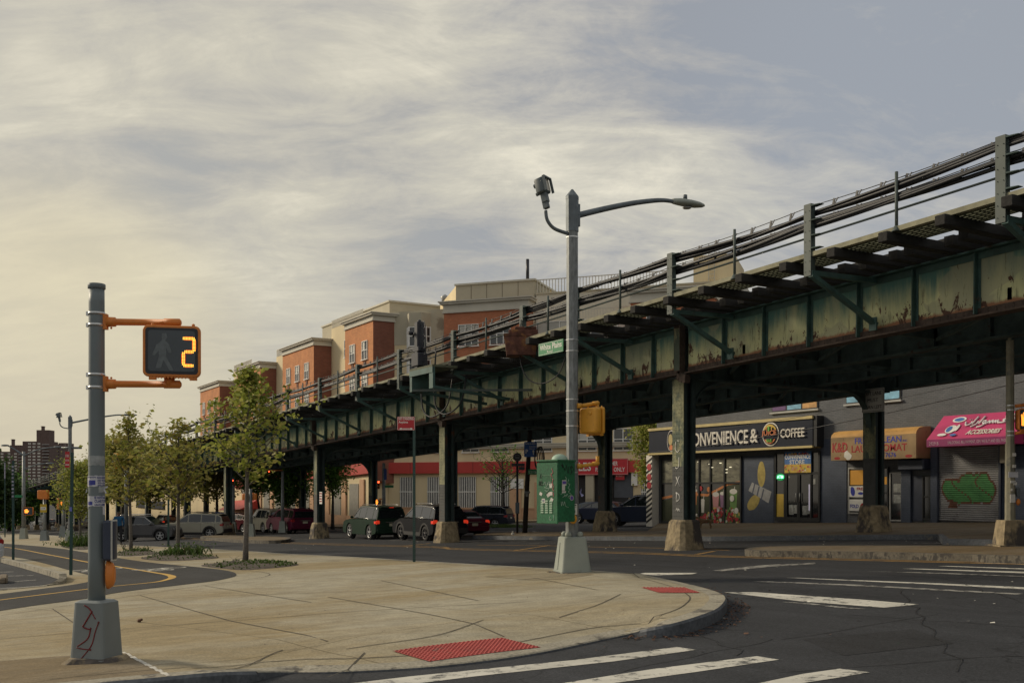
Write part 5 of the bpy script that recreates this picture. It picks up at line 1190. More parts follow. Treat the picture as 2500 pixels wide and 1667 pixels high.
# driveway opening, pillars
s0,s1_=pxs(1413,1200)[0],pxs(1535,1200)[0]; b=MB(); rbox(b,s0,s1_,.052,.08,-2,wz1+.4,0); dk=b.build('garage_opening',M('dark_interior',(.03,.03,.032),.9),ap,world=True)
for p in (1443,1486): s=pxs(p,1200)[0]; b=MB(); rbox(b,s-.35,s+.35,.081,.5,-2,wz1+.2); b.build('pillar',STG,dk,world=True)
b=MB(); s=pxs(1500,1200)[0]; rbox(b,s,s+1.6,.081,.12,1.0,3.4); b.build('dark_panel',M('grey_blue_panel',(.08,.09,.11),.7),dk,world=True)
b=MB(); s=pxs(1549,1180,.2)[0]; rbox(b,s-.25,s+.25,.12,.3,2.0,3.9); b.build('wall_lamp',WFR,ap,world=True)
b=MB(); s=pxs(1275,1200)[0]; rbox(b,s-1.0,s+.2,.2,.26,1.75,2.6); b.build('wall_notice',WFR,ap,world=True)
# storefront sign
s0,z0_=pxs(1395,1145,.6); s1_,_=pxs(1533,1145,.6); b=MB(); rbox(b,s0,s1_,.461,.6,zr0-.15,zr1+.1,0)
for a_ in ((s0,s1_,zr0-.2,zr0-.12),(s0,s1_,zr1+.08,zr1+.16),(s1_-.06,s1_,zr0-.12,zr1+.08)): rbox(b,a_[0],a_[1],.6001,.64,a_[2],a_[3],1)
SR=M('bright_red_sign',(.55,.03,.04),.45); sgn=b.build('shop_sign',[SR,M('pale_red_edge',(.6,.2,.2),.5)],ap,world=True)
s=pxs(1413,1145,.6)[0]; e=pxs(1443,1145,.6)[0]; 
text('LES',rw(s,.601,zr0+.12),RD,UP,e-s,.72,WHT,sgn,bold=.02)
s=pxs(1457,1145,.6)[0]; e=pxs(1514,1145,.6)[0]; text('CUSTOMER',rw(s+.3,.601,zr0+.55),RD,UP,e-s-.5,.36,WHT,sgn,bold=.015); text('PARKING ONLY',rw(s-.1,.601,zr0+.05),RD,UP,e-s+.5,.36,WHT,sgn,bold=.015)
s=pxs(1501,1165,.6)[0]; b=MB(); rbox(b,s,s+.75,.3,.34,wz1-.3,wz1+.15); o=b.build('hanging_sign',SR,ap,world=True); text('NO STANDING',rw(s+.05,.341,wz1-.05),RD,UP,.6,.12,WHT,o)
# brick bays on the right wing
def rbay(p0,p1,ytop,mat,d=1.3,wins=(),rows=4):
    s0,_=pxs(p0,1000,d); s1_,z=pxs(p1,ytop,d); b=MB(); rbox(b,s0,s1_,.0,d,8.3,z-.9,0); b.build('brick_bay',[mat],ap,world=True)
    b=MB()
    for a_,c_,o in ((-.9,-.75,.15),(-.75,-.15,.06),(-.15,.02,.3),(.02,.12,.42)): rbox(b,s0-o,s1_+o,-.0,d+o,z+a_,z+c_-.001)
    b.build('cornice',COR,ap,world=True)
    for wp_,ww in wins:
        s=pxs(wp_,1000,d)[0]
        for r_ in range(rows): 
            awin(rw(s,d,z-3.75-r_*2.95),RD,ww,1.75,3,False)
rbay(1084,1290,727,RB3,1.3,((1121,1.75),(1198,1.75)),3)
rbay(1540,1745,700,RB3,1.3,((1580,1.75),(1650,1.75)),3)
for p,w_ in ((1312,3.0),(1415,3.0),(1480,3.0),(1008,3.0)):
    s=pxs(p,1000)[0]
    for r_ in range(4): 
        if p==1008 and r_<3: continue
        awin(rw(s,0,8.1+r_*2.95),RD,w_,1.9,3,False) if p!=1008 and r_<3 else None
for p in (995,1062,1130,1201,1306,1413,1500): s=pxs(p,1000)[0]; awin(rw(s,.0,5.0),RD,1.5,1.7,2,False)
# oriel with white windows
so_=pxs(1008,1000)[0]
b=MB(); zz=8.0
pts=[(-1.15,0),(-.6,.8),(.6,.8),(1.15,0)]
for z0_,z1_ in ((10.3,11.2),(13.2,14.3),(16.1,17.3)): b.prism([(p[0]+so_+.6,p[1]) for p in pts],lambda a,c:rw(a,c,z0_),lambda a,c:rw(a,c,z1_),0)
for z0_,z1_ in ((11.2,13.2),(14.3,16.1)): b.prism([(p[0]*.97+so_+.6,p[1]*.94) for p in pts],lambda a,c:rw(a,c,z0_),lambda a,c:rw(a,c,z1_),1)
for z0_,z1_ in ((11.2,13.2),(14.3,16.1)):
    for u,d in ((-1.13,.03),(-.87,.4),(-.6,.8),(-.0,.8),(.6,.8),(.87,.4),(1.13,.03)):
        rbox(b,so_+.6+u-.06,so_+.6+u+.06,d-.08,d+.03,z0_,z1_,2)
    for zz_ in (z0_+.02,(z0_+z1_)/2,z1_-.1): b.prism([(p[0]+so_+.6,p[1]) for p in pts],lambda a,c:rw(a,c,zz_),lambda a,c:rw(a,c,zz_+.08),2)
b.build('oriel_window',[STG,WGL,WFR],ap,world=True)
# set back top slab following the bend, terrace railings, stair tower
a0=pxs(1113,707,-3); a1=pxs(1304,696,-3)
b=MB(); rbox(b,a0[0],a1[0],-13.9,-3,14.7,20.2,0); rbox(b,a0[0]-.1,a1[0]+.15,-13.95,-2.85,20.2,20.36,1)
for k in range(1,5): s=a0[0]+(a1[0]-a0[0])*k/5; rbox(b,s-.03,s+.03,-2.999,-2.98,17.5,20.19,2)
b.build('top_storey',[STG,COR,M('stucco_joint',(.25,.22,.17),.9)],ap,world=True)
q0=rw(a0[0],-3,0); b=MB(); e_=V((q0.x-9.5,q0.y+3.2,0)); d_=(V((q0.x,q0.y,0))-e_); nn=V((-d_.y,d_.x,0)).normalized()*9
b.hexa([(e_.x,e_.y,14.5),(q0.x-.01,q0.y,14.5),(q0.x+nn.x,q0.y+nn.y,14.5),(e_.x+nn.x,e_.y+nn.y,14.5),(e_.x,e_.y,20.2),(q0.x-.01,q0.y,20.2),(q0.x+nn.x,q0.y+nn.y,20.2),(e_.x+nn.x,e_.y+nn.y,20.2)]); b.build('top_storey',STU,ap,world=True)
b=MB(); rbox(b,a1[0]+.2,sE,-13,-3,14.7,18.9,0); rbox(b,a1[0]+.2,sE,-13,-2.9,18.91,19.05,1); b.build('top_storey',[COR,STG],ap,world=True)
b=MB(); s=a1[0]+.3
while s<sE-6: rbox(b,s,s+.05,-2.95,-2.9,19.06,20.15); s+=.28
rbox(b,a1[0]+.3,sE-6,-2.96,-2.89,20.15,20.22); s=a1[0]+.3
while s<sE: rbox(b,s,s+.06,.0,.05,15.9,16.8); s+=.25
rbox(b,a1[0]+.3,sE,-.01,.06,16.8,16.88); rbox(b,a1[0]+.3,sE,-.4,-.01,14.61,15.9); b.build('terrace_railing',COR,ap,world=True)
t0=pxs(1693,700,-5); t1=pxs(1792,690,-5); zt2=t0[0]
b=MB(); ztop=pxs(1740,622,-5)[1]; rbox(b,t0[0],t1[0],-12,-5,15,ztop,0); b.build('stair_tower',[STU],ap,world=True)
b=MB(); sm=pxs(1738,650,-4.9)[0]
for s in (sm-.25,sm+.25): rbox(b,s-.03,s+.03,-4.8,-4.74,19.2,ztop+.9)
z=19.3
while z<ztop+.9: rbox(b,sm-.22,sm+.22,-4.79,-4.75,z,z+.05); z+=.35
b.build('roof_ladder',COR,ap,world=True)
b=MB(); q=rw(pxs(1288,690,-4)[0],-4,20.36); b.lathe(q,[(.15,0),(.15,2.0)],8); b.build('flue_pipe',BLKS,ap,world=True)
print('apartment windows',Nw[0])

# ------------------------------------------------------------------ far tower blocks
TBK=brickmat('dark_tower_brick',(.135,.09,.078),(.12,.08,.07),(.10,.08,.07),.6,.2,.9,.1,.01); TWN=M('tower_window',(.62,.60,.54),.4,var=.3,scale=.1); TBL=M('balcony_slab',(.36,.35,.34),.8,var=.2,scale=.2)
def tower(D,px0,px1,ytop,pent,chim,cols,balc,label,lab2=None):
    s=D/2500.0; z1=EYE+(HZ-ytop)*s; o=pt((px0+px1)/2,HZ,D); z0=-14
    t=thing('tower_block',label,'apartment tower',(o.x,o.y,z0),RT,'far apartment towers')
    w=(px1-px0)*s; dp=16; ox=(px0+px1)/2
    L=lambda px:(px-ox)*s
    b=MB(); b.box(-w/2,w/2,0,dp,0,z1-z0); b.build('tower_wall',TBK,t)
    if pent: b=MB(); b.box(L(pent[0]),L(pent[1]),3,13,z1-z0,z1-z0+pent[2]*s); b.build('penthouse',TBK,t)
    if chim: b=MB(); b.box(L(chim[0]),L(chim[1]),5,8,z1-z0+pent[2]*s,z1-z0+(pent[2]+chim[2])*s); b.box(L(chim[0])-.6,L(chim[1])+.6,4.7,8.3,z1-z0+(pent[2]+chim[2]-1.5)*s,z1-z0+(pent[2]+chim[2]-.8)*s); b.build('chimney',TBK,t)
    rows=int((z1-z0)/2.65)
    for px in cols:
        for r_ in range(rows):
            z=z1-z0-2.6-r_*2.65
            if z<8: break
            if CNT[0]>=96: continue
            CNT[0]+=1
            b=MB(); b.box(L(px)-1.15,L(px)+1.15,-.06,-.01,z,z+1.25,0); b.box(L(px)-.05,L(px)+.05,-.09,-.061,z,z+1.25,1); b.build('window',[TWN,BARS],t)
    CNT[0]=0
    for (pa_,pb_) in balc:
        for r_ in range(rows):
            z=z1-z0-3-r_*2.65
            if z<8: break
            b=MB(); x0_,x1_=L(pa_),L(pb_); pts=[(x0_,-.01),(x0_+.3,-1.7),((x0_+x1_)/2,-2.2),(x1_-.3,-1.7),(x1_,-.01)]
            b.prism(pts,lambda a,c:(a,c,z),lambda a,c:(a,c,z+.55)); b.build('balcony',TBL,t)
CNT=[0]
tower(900,-60,60,1102,(20,47,16),(21,26,15),[-45,-25,5,22,38],[(45,59)],'dark brick apartment tower at the far left edge of the picture')
tower(850,55,121,1077,(85,116,28),(94,99,10),[72,83,95],[(104,120)],'tallest dark brick apartment tower with a square penthouse')
tower(880,121,145,1084,None,None,[125],[(128,144)],'narrow apartment tower face covered in pale balconies')
tower(930,143,162,1081,None,None,[149,158],[],'short brown tower right of the balconies behind the viaduct')
# ------------------------------------------------------------------ poles, signals, signs
GPOLE=M('grey_painted_pole',(.155,.185,.195),.5,var=.14,scale=1.6,dirt=(.10,.115,.115),dthr=.68,dscale=3,bump=.03,stretch=(1,1,.35))
GBASE=M('grey_painted_base',(.19,.215,.22),.55,var=.10,scale=2,dirt=(.14,.15,.15),dthr=.70,dscale=5)
GALV=M('galvanised_pole',(.20,.215,.22),.5,metal=.35,var=.35,scale=9,bump=.15,stretch=(2,2,.6))
GALVD=M('galvanised_arm',(.13,.155,.175),.5,metal=.3,var=.25,scale=6)
LBASE=M('pale_green_grey_base',(.30,.33,.295),.6,var=.1,scale=2,dirt=(.22,.23,.19),dthr=.66,dscale=5)
BAND=M('steel_band',(.55,.56,.56),.3,metal=.8,var=.1)
SORG=M('signal_orange',(.66,.21,.035),.5,var=.12,scale=6,dirt=(.45,.14,.035),dthr=.62,dscale=6); SYEL=M('signal_yellow',(.62,.30,.03),.5,var=.10,scale=5,dirt=(.40,.19,.03),dthr=.66,dscale=6)
SCRN=M('signal_screen',(.035,.05,.065),.25,spec=.6,var=.15,scale=3); SFRM=M('screen_surround',(.012,.014,.022),.4)
GHOST=M('unlit_figure',(.12,.14,.15),.4,var=.3,scale=20)
LED=M('amber_led',(.9,.5,.1),.5,emit=(1,.50,.06),estr=1.3); LEDR=M('amber_led_rim',(.6,.12,.03),.5,emit=(.75,.10,.01),estr=.5)
HANDM=M('orange_hand_led',(.9,.3,.05),.5,emit=(1,.28,.03),estr=1.2)
def rr(w,h,r,n=4):
    out=[]
    for cx,cz,a in ((w/2-r,h/2-r,0),(-w/2+r,h/2-r,90),(-w/2+r,-h/2+r,180),(w/2-r,-h/2+r,270)):
        out+= [(cx+r*math.cos(R(a+90*i/n)),cz+r*math.sin(R(a+90*i/n))) for i in range(n+1)]
    return out
def rbx(b,c,w,h,y0,y1,r,mi=0,ease=.02,M4=None):
    rg=[]
    for y,i in ((y0,ease),(y0+ease,0),(y1-ease,0),(y1,ease)): rg.append([V((c[0]+p[0],c[1]+y,c[2]+p[1])) for p in rr(w-2*i,h-2*i,max(.004,r-i*.5))])
    if M4 is not None: rg=[[M4@p for p in q] for q in rg]
    return b.loft(rg,mi,True)
HAND=[(-.11,-.13),(.05,-.14),(.10,-.05),(.14,.03),(.11,.05),(.06,0),(.06,.13),(.03,.14),(.02,.04),(.01,.16),(-.02,.16),(-.025,.04),(-.04,.15),(-.07,.14),(-.06,.03),(-.09,.11),(-.12,.10),(-.11,-.03)]
def signal_head(root,c,ang,mat,w=.54,h=.5,kind='digit',back=False):
    # c centre in local coords, ang rotation about z, front looks along local -y
    A=Matrix.Translation(c)@Matrix.Rotation(ang,4,'Z')
    b=MB(); rbx(b,(0,0,0),w*.94,h*.96,-.03,.17,.06,0,.035,A); rbx(b,(0,0,0),w,h,-.09,-.03,.05,0,.008,A)
    for s in (-.18,.2):
        q=MB(); q.box(s-.035,s+.035,-.08,-.04,-h/2-.03,-h/2+.0,0); q.sphere((s,-.06,h/2+.01),.018,6); q.xf(A); b.add(q.v,q.f,0)
    if back:
        q=MB(); q.lathe((-.10,.172,.14),[(.045,0),(.04,.012),(.015,.014)],12,0,'y'); q.sphere((-.03,.17,.04),.012,6); q.xf(A); b.add(q.v,q.f,0,True)
    hd=b.build('signal_head',mat,root)
    b=MB(); b.prism(rr(w-.05,h-.05,.03),lambda a,c_:A@V((a,-.094,c_)),lambda a,c_:A@V((a,-.088,c_)))
    b.build('screen_surround',SFRM,hd)
    b=MB(); b.prism(rr(w-.10,h-.10,.03),lambda a,c_:A@V((a,-.099,c_)),lambda a,c_:A@V((a,-.0945,c_)))
    b.build('screen',SCRN,hd)
    # serrated drain slots under the rim
    b=MB(); x=-w/2+.06
    while x<w/2-.06: q=MB(); q.add([(x,-.085,-h/2+.002),(x+.03,-.085,-h/2+.002),(x+.015,-.085,-h/2-.018),(x,-.05,-h/2+.002),(x+.03,-.05,-h/2+.002),(x+.015,-.05,-h/2-.018)],[(0,1,2),(3,5,4),(0,2,5,3),(1,4,5,2)]); q.xf(A); b.add(q.v,q.f); x+=.032
    b.build('drain_lip',mat,hd)
    y=-.1005
    if kind=='digit':
        b=MB(); x0,x1=.115,.21; zt_,zm,zb=.125,-.005,-.14
        segs=[[(x0-.005,zt_),(x1,zt_)],[(x1,zt_-.01),(x1,zm+.01)],[(x1-.01,zm),(x0+.01,zm)],[(x0-.005,zm-.01),(x0-.005,zb+.01)],[(x0,zb),(x1-.01,zb)]]
        for (p,q) in segs:
            d=V((q[0]-p[0],0,q[1]-p[1])); L=d.length; d.normalize(); nrm=V((-d.z,0,d.x))
            p_=V((p[0],y,p[1])); q_=V((q[0],y,q[1])); b.add([A@v for v in (p_+d*.0-nrm*.0,p_+d*.012+nrm*.018,q_-d*.012+nrm*.018,q_,q_-d*.012-nrm*.018,p_+d*.012-nrm*.018)],[tuple(range(6))],1)
            n=int(L/.0135)
            for i in range(n+1):
                for s in (-.0075,.0075):
                    o=p_+d*(L*i/n)+nrm*s+V((0,-.002,0)); b.add([A@(o+V((.0058*math.cos(k*1.047),0,.0058*math.sin(k*1.047)))) for k in range(6)],[tuple(range(6))],0)
        b.build('lit_digit',[LED,LEDR],hd)
        b=MB()
        for pl in ([(-.09,.17),(-.05,.17),(-.04,.13),(-.06,.10),(-.02,.06),(0,-.02),(-.03,-.02),(-.05,.03),(-.05,-.06),(.02,-.19),(-.02,-.19),(-.075,-.09),(-.10,-.17),(-.15,-.17),(-.115,-.05),(-.12,.0),(-.16,-.05),(-.18,-.04),(-.14,.06),(-.09,.10)],): b.add([A@V((p[0],y,p[1])) for p in pl],[tuple(range(len(pl)))])
        b.build('unlit_figure',GHOST,hd)
    if kind=='hand':
        b=MB(); b.add([A@V((p[0]*w/.54-.10,y,p[1]*1.1)) for p in HAND],[tuple(range(len(HAND)))]); b.build('lit_hand',HANDM,hd)
    return hd
def octo(b,cx,cy,prof,n=8,mi=0): # (r,z)
    rg=[[(cx+r*math.cos(R(22.5+45*j)),cy+r*math.sin(R(22.5+45*j)),z) for j in range(8)] for r,z in prof]
    return b.loft(rg,mi,False)
def base_box(root,rz,a0,b0,a1,b1,h,mat,door=True,name='pole_base'):
    A=Matrix.Rotation(rz,4,'Z'); b=MB(); rg=[]
    for z,t in ((0,0),(.02,.0),(h*.5,.5),(h-.05,.95),(h-.02,1),(h,1)):
        a=a0+(a1-a0)*t; c=b0+(b1-b0)*t; i=.0 if z<h-.01 else .03
        if z==0: a+=.0
        rg.append([A@V((p[0],p[1],z)) for p in rr(2*(a-i),2*(c-i),.045,3)])
    b.loft(rg,0,False)
    rg=[[A@V((p[0],p[1],z)) for p in rr(2*(a0+.012),2*(b0+.012),.045,3)] for z in (-.01,.035)]; b.loft(rg,0,False)
    o=b.build(name,mat,root)
    return o,A
# ---- foreground countdown pole
L0=gp(236,1612,.15); sc=1/251.0
t=thing('pedestrian_signal_pole','grey steel pole in the left foreground with orange countdown signal showing 2','signal pole',L0,RT+R(4))
H=lambda y:(1.66+(HZ-y)*depth(L0)/2500)-L0.z
b=MB(); b.lathe((0,0,0),[(.083,.4),(.079,1.0),(.074,H(740)),(.073,H(705))],28); b.build('pole_shaft',GPOLE,t)
b=MB(); b.lathe((0,0,H(706)),[(.078,0),(.083,.004),(.083,.045),(.080,.05),(.0,.052)],28); b.build('pole_cap',GPOLE,t)
bo,A=base_box(t,R(-18),.190,.175,.162,.145,.60,GBASE)
b=MB(); 
for v_ in ((-1,),): b.hexa([A@V(p) for p in ((-.193,-.12,.05),(-.193,.12,.05),(-.184,.12,.05),(-.184,-.12,.05),(-.173,-.10,.46),(-.173,.10,.46),(-.164,.10,.46),(-.164,-.10,.46))])
b.build('access_door',GBASE,bo)
GR=M('red_spray_line',(.16,.012,.015),.6,var=.3,scale=8); b=MB()
def fr(u,v): # point on the front face of the tapered base
    yy=-(.175+(.145-.175)*v/.6)-.002; return A@V((u,yy,v))
for pts,r_ in (([(-.03,.56),(.02,.535),(.055,.50)],.007),([(.055,.50),(-.02,.38),(-.035,.355),(.01,.335),(.045,.33)],.008),([(.05,.335),(.02,.24),(-.09,.165)],.007),([(.02,.535),(.05,.5),(.10,.43)],.005),([(.135,.40),(.10,.30),(.06,.17),(-.06,.03)],.006),([(-.10,.15),(-.03,.14),(.055,.135)],.006)):
    P=smooth_path([V((p[0],p[1],0)) for p in pts],5); b.tube([fr(p.x,p.y) for p in P],r_*.95,6)
for p in ((.055,.50),(.05,.34),(.135,.40),(.055,.135)): b.sphere(fr(*p),.010,6)
b.build('spray_tag',GR,bo)
b=MB(); random.seed(2); rg=[]
for z,e in ((-.06,.30),(.0,.285),(.045,.24),(.05,.20)): rg.append([((e+random.uniform(-.012,.012))*(1 if abs(math.cos(a))>.7 else 1)*math.cos(a)/max(abs(math.cos(a)),abs(math.sin(a)))**.8,(e+random.uniform(-.012,.012))*math.sin(a)/max(abs(math.cos(a)),abs(math.sin(a)))**.8*.9,z) for a in [2*math.pi*k/20 for k in range(20)]])
b.loft(rg,0,False); b.build('mortar_footing',FOOT,t)
for y in (766,794,915,946):
    b=MB(); b.lathe((0,0,H(y)),[(.077,-.014),(.080,-.014),(.080,.014),(.077,.014)],28); b.box(-.098,-.078,-.015,.015,H(y)-.02,H(y)+.02); b.build('clamp_band',BAND,t)
for y,s in ((785.5,-1),(937,1)):
    z=H(y); b=MB(); b.box(.06,.105,-.03,.03,z-.075,z+.075); b.lathe((.10,0,z),[(.05,0),(.047,.08),(.034,.085),(.032,.55),(.04,.55),(.04,.70),(.02,.715)],16,0,'x'); b.lathe((.70,0,z+s*.02),[(.045,-.03 if s>0 else -.04),(.055,.055 if s>0 else -.06)],14) ; b.sphere((.14,-.0,z+s*.06),.012,6)
    b.build('signal_arm',SORG,t)
signal_head(t,V(((415-231)/2500*depth(L0),-.03,H(859))),R(8),SORG)
b=MB(); rbx(b,(.135,0,H(1318)),.10,.39,-.11,.05,.02); bx_=b.build('button_sign',M('navy_sign_back',(.03,.04,.07),.5,var=.2),t)
b=MB(); rbx(b,(.175,0,H(1318)),.012,.40,-.115,.055,.005,0,.003); b.build('sign_edge',M('pale_sign_edge',(.5,.5,.47),.5),bx_)
b=MB(); z=H(1402); b.lathe((.10,0,z),[(.095,0),(.095,.02),(.075,.06),(.05,.075)],18,0,'x')
b.v=[(p[0],p[1]*.62,z+(p[2]-z)*1.5) for p in b.v]; b.build('push_button',SORG,t)
FL=M('white_flyer',(.56,.56,.60),.7,var=.12,scale=8); FLB=M('blue_flyer_print',(.04,.05,.28),.6,var=.2); FLT=M('torn_tape',(.30,.32,.32),.6,var=.3,scale=15)
def wrap(b,r,a0,a1,z0,z1,mi=0,n=14,jag=0):
    P=[]
    for i in range(n+1):
        a=R(a0+(a1-a0)*i/n); P+=[(r*math.sin(a),-r*math.cos(a),z0+random.uniform(-jag,jag)),(r*math.sin(a),-r*math.cos(a),z1+random.uniform(-jag,jag))]
    b.add(P,[(2*i,2*i+2,2*i+3,2*i+1) for i in range(n)],mi,True)
random.seed(4)
b=MB(); wrap(b,.0815,-70,85,H(1187),H(1161),0,14,.004); wrap(b,.0818,30,80,H(1203),H(1188),1,6,.01); 
b.add([(.078,-.03,H(1188)),(.125,-.05,H(1186)),(.12,-.05,H(1190)),(.085,-.03,H(1193))],[(0,1,2,3)]); b.add([(.078,-.03,H(1189)),(.112,-.05,H(1203)),(.10,-.05,H(1204)),(.07,-.03,H(1193))],[(0,1,2,3)]); b.add([(-.08,-.03,H(1188)),(-.095,-.04,H(1203)),(-.08,-.03,H(1200))],[(0,1,2)])
f1=b.build('flyer',[FL,FLT],t)
b=MB(); wrap(b,.0815,-62,88,H(1235),H(1210),0,14,.003); f2=b.build('flyer',[FL],t)
for a_ in ((60,88,1256,1236,0),(-60,85,1136,1112,1),(-75,-45,1240,1205,1)): b=MB(); wrap(b,.0812,a_[0],a_[1],H(a_[2]),H(a_[3]),a_[4],8,.005); b.build('torn_paper',[FL,FLT],t)
def wraptext(s,a0,a1,z,h,par,r=.0828):
    o=text(s,(0,0,0),EX,UP,1,h,FLB,par,world=False,ext=0,bold=.03)
    me=o.data
    for v in me.vertices:
        a=R(a0+(a1-a0)*v.co.x); zz=v.co.z+z; v.co=(r*math.sin(a),-r*math.cos(a),zz)
wraptext('SE RENTAN',2,84,H(1217.5),.026,f2); wraptext('CUARTOS',4,84,H(1226.5),.030,f2); wraptext('646.812.8800',4,84,H(1233.5),.020,f2)
wraptext('BUSCAMOS',22,82,H(1168.5),.022,f1); wraptext('AND MORE',22,82,H(1175),.02,f1); wraptext('929-426',24,82,H(1181),.018,f1); wraptext('646-344',24,82,H(1186.5),.018,f1); wraptext('El Camerin',-58,15,H(1166.5),.016,f1)
b=MB(); wrap(b,.0826,-45,10,H(1184),H(1172),0,6,.003); wrap(b,.0827,-50,-10,H(1232),H(1224),0,5,.004); b.build('printed_picture',FLB,f1)

# ---- the street lamp with signal, sign and floodlight
def lampbuild(loc,label,full=True,group=None,arm=2.62,Ht=7.45,rz=0,twin=False):
    t=thing('street_lamp',label,'street lamp',loc,rz,group)
    b=MB(); octo(b,0,0,[(.135,.6),(.13,1.15),(.118,1.9),(.115,Ht-.75),(.112,Ht-.35)]); b.build('pole_shaft',GALV,t)
    b=MB(); octo(b,0,0,[(.128,Ht-.75),(.128,Ht-.12)]); octo(b,0,0,[(.132,Ht-.12),(.132,Ht-.06),(.02,Ht+.08),(.0,Ht+.08)]); b.build('pole_top_sleeve',GALVD,t)
    bo,A=base_box(t,R(-16),.30,.30,.225,.225,.70,LBASE)
    b=MB(); b.hexa([A@V(p) for p in ((-.15,-.306,.06),(-.0,-.306,.06),(-.0,-.298,.06),(-.15,-.298,.06),(-.13,-.247,.58),(-.02,-.247,.58),(-.02,-.239,.58),(-.13,-.239,.58))]); b.build('access_door',LBASE,bo)
    for a in range(4):
        b=MB(); x,y=.17*math.cos(R(45+90*a)),.17*math.sin(R(45+90*a)); q=A@V((x,y,0)); b.sphere((q.x,q.y,.74),.07,10,0,(1,1,.9)); b.build('anchor_cover',LBASE,bo)
    b=MB(); b.box(-.36,.36,-.36,.36,-.08,.012); b.build('mortar_footing',FOOT,t)
    b=MB(); z0=Ht-.42; P=[(0,.10,z0),(0,arm*.3,z0+.23),(0,arm*.55,z0+.43),(0,arm*.75,z0+.56),(0,arm*.88,z0+.62),(0,arm+.02,z0+.63)]; b.tube(smooth_path(P,4),[.062-.022*i/20 for i in range(21)],12); b.box(-.06,.06,.09,.15,z0-.22,z0+.22); b.build('lamp_arm',GALVD,t)
    lm=MB(); rg=[]
    for yv,w,h,dz in ((-.10,.05,.055,0),(-.05,.07,.07,.0),(.12,.12,.085,.01),(.35,.15,.085,.01),(.58,.13,.07,.015),(.72,.08,.045,.02),(.78,.02,.015,.025)):
        rg.append([(w*math.cos(a),arm+yv,z0+.63+dz+(h*math.sin(a) if math.sin(a)>0 else h*.75*math.sin(a))) for a in [2*math.pi*k/14 for k in range(14)]])
    lm.loft(rg,0,True); lu=lm.build('luminaire',LBASE if full else GALVD,t)
    b=MB(); b.lathe((0,arm+.25,z0+.72),[(.045,0),(.045,.09),(.03,.10)],12); b.build('photocell',GALVD,lu)
    b=MB(); b.lathe((0,arm+.3,z0+.555),[(.10,0),(.08,-.02)],12); b.build('lens',M('lamp_lens',(.3,.3,.3),.3),lu)
    # floodlight bracket on the other side
    b=MB(); b.tube(smooth_path([(0,-.10,Ht-.80),(0,-.42,Ht-.74),(0,-.58,Ht-.60),(0,-.62,Ht-.42)],6),.035,10); b.build('floodlight_bracket',GALVD,t)
    A=Matrix.Translation((0,-.66,Ht-.02))@Matrix.Rotation(R(118 if full else 150),4,'Z')@Matrix.Rotation(R(-14),4,'X')@Matrix.Scale(.86,4)
    b=MB(); rbx(b,(0,0,.08),.30,.34,-.10,.14,.03,0,.03,A); q=MB(); q.box(-.17,.17,-.16,-.10,.22,.25); q.box(-.17,-.15,-.16,-.10,-.10,.22); q.box(.15,.17,-.16,-.10,-.10,.22); q.cbox(-.07,.07,-.05,.09,-.30,-.08,.01); q.cbox(-.05,.06,-.03,.1,-.44,-.28,.01); q.xf(A); b.add(q.v,q.f)
    q=MB(); q.lathe((.03,.14,.17),[(.05,0),(.05,.09)],10,0,'y'); q.lathe((.05,.14,-.02),[(.04,0),(.04,.09)],10,0,'y'); q.xf(A); b.add(q.v,q.f)
    fl_=b.build('floodlight',M('floodlight_grey',(.10,.125,.135),.5,var=.15),t)
    b=MB(); b.prism(rr(.24,.28,.02),lambda a,c:A@V((a,-.103,c+.08)),lambda a,c:A@V((a,-.101,c+.08))); b.build('glass_front',M('floodlight_glass',(.45,.43,.36),.2),fl_)
    for z in (Ht-.86,Ht-.74): b=MB(); octo(b,0,0,[(.121,z-.012),(.121,z+.012)]); b.build('clamp_band',BAND,t)
    return t
LP=gp(1397,1396,.15)
lt_=lampbuild(LP,'tall grey street lamp in the centre with floodlight, street sign and yellow signal',Ht=7.42)
K=depth(LP); H2=lambda y:(1.66+(HZ-y)*K/2500)-LP.z
Lr=lambda r,D:V((-SN*D+CS*r,CS*D+SN*r,0))     # camera-aligned offset to world offset
for y in (975,1003,1126,1153,1040,830,857): b=MB(); octo(b,0,0,[(.124,H2(y)-.012),(.124,H2(y)+.012)]); b.build('clamp_band',BAND,lt_)
for y in (991,1138):
    z=H2(y); b=MB(); p0=Lr(.09,-.08); p1=Lr(.50,.04); d=(p1-p0).normalized(); zz=V((0,0,z)); b.tube([p0+zz,p0+d*.09+zz],.05,12); b.tube([p0+d*.08+zz,p1+zz+V((0,0,.06))],.036,12); b.tube([p1-d*.1+zz+V((0,0,.045)),p1+d*.02+zz+V((0,0,.06))],.045,12); b.sphere(p1+zz+V((0,0,.06)),.047,10)
    b.tube([p1+zz+V((0,0,.05)),p1+zz+V((0,0,-.08 if y<1000 else .2))],.035,10); b.build('signal_arm',SYEL,lt_)
cpos=Lr((1450-1399)/2500*K,.02); cpos.z=H2(1027)
signal_head(lt_,cpos,R(188.9),SYEL,.50,.53,None,True)
# street name sign
GS=M('street_sign_green',(.012,.20,.075),.5,var=.08); zA=H2(857); b=MB(); b.box(-1.02,-.12,-.135,-.125,zA-.0,zA+.25); ss=b.build('street_sign',GS,lt_)
b=MB()
for a_ in ((-1.0,-.14,zA+.012,zA+.018),(-1.0,-.14,zA+.232,zA+.238)): b.box(a_[0],a_[1],-.1385,-.1352,a_[2],a_[3])
b.box(-1.022,-1.02,-.138,-.12,zA,zA+.25); b.build('border',WHT,ss)
text('White Plains',(-.97,-.1353,zA+.10),EX,UP,.80,.115,WHT,ss,world=False,ext=.002,bold=.012); text('Road',(-.70,-.1353,zA+.03),EX,UP,.20,.055,WHT,ss,world=False,ext=.002)
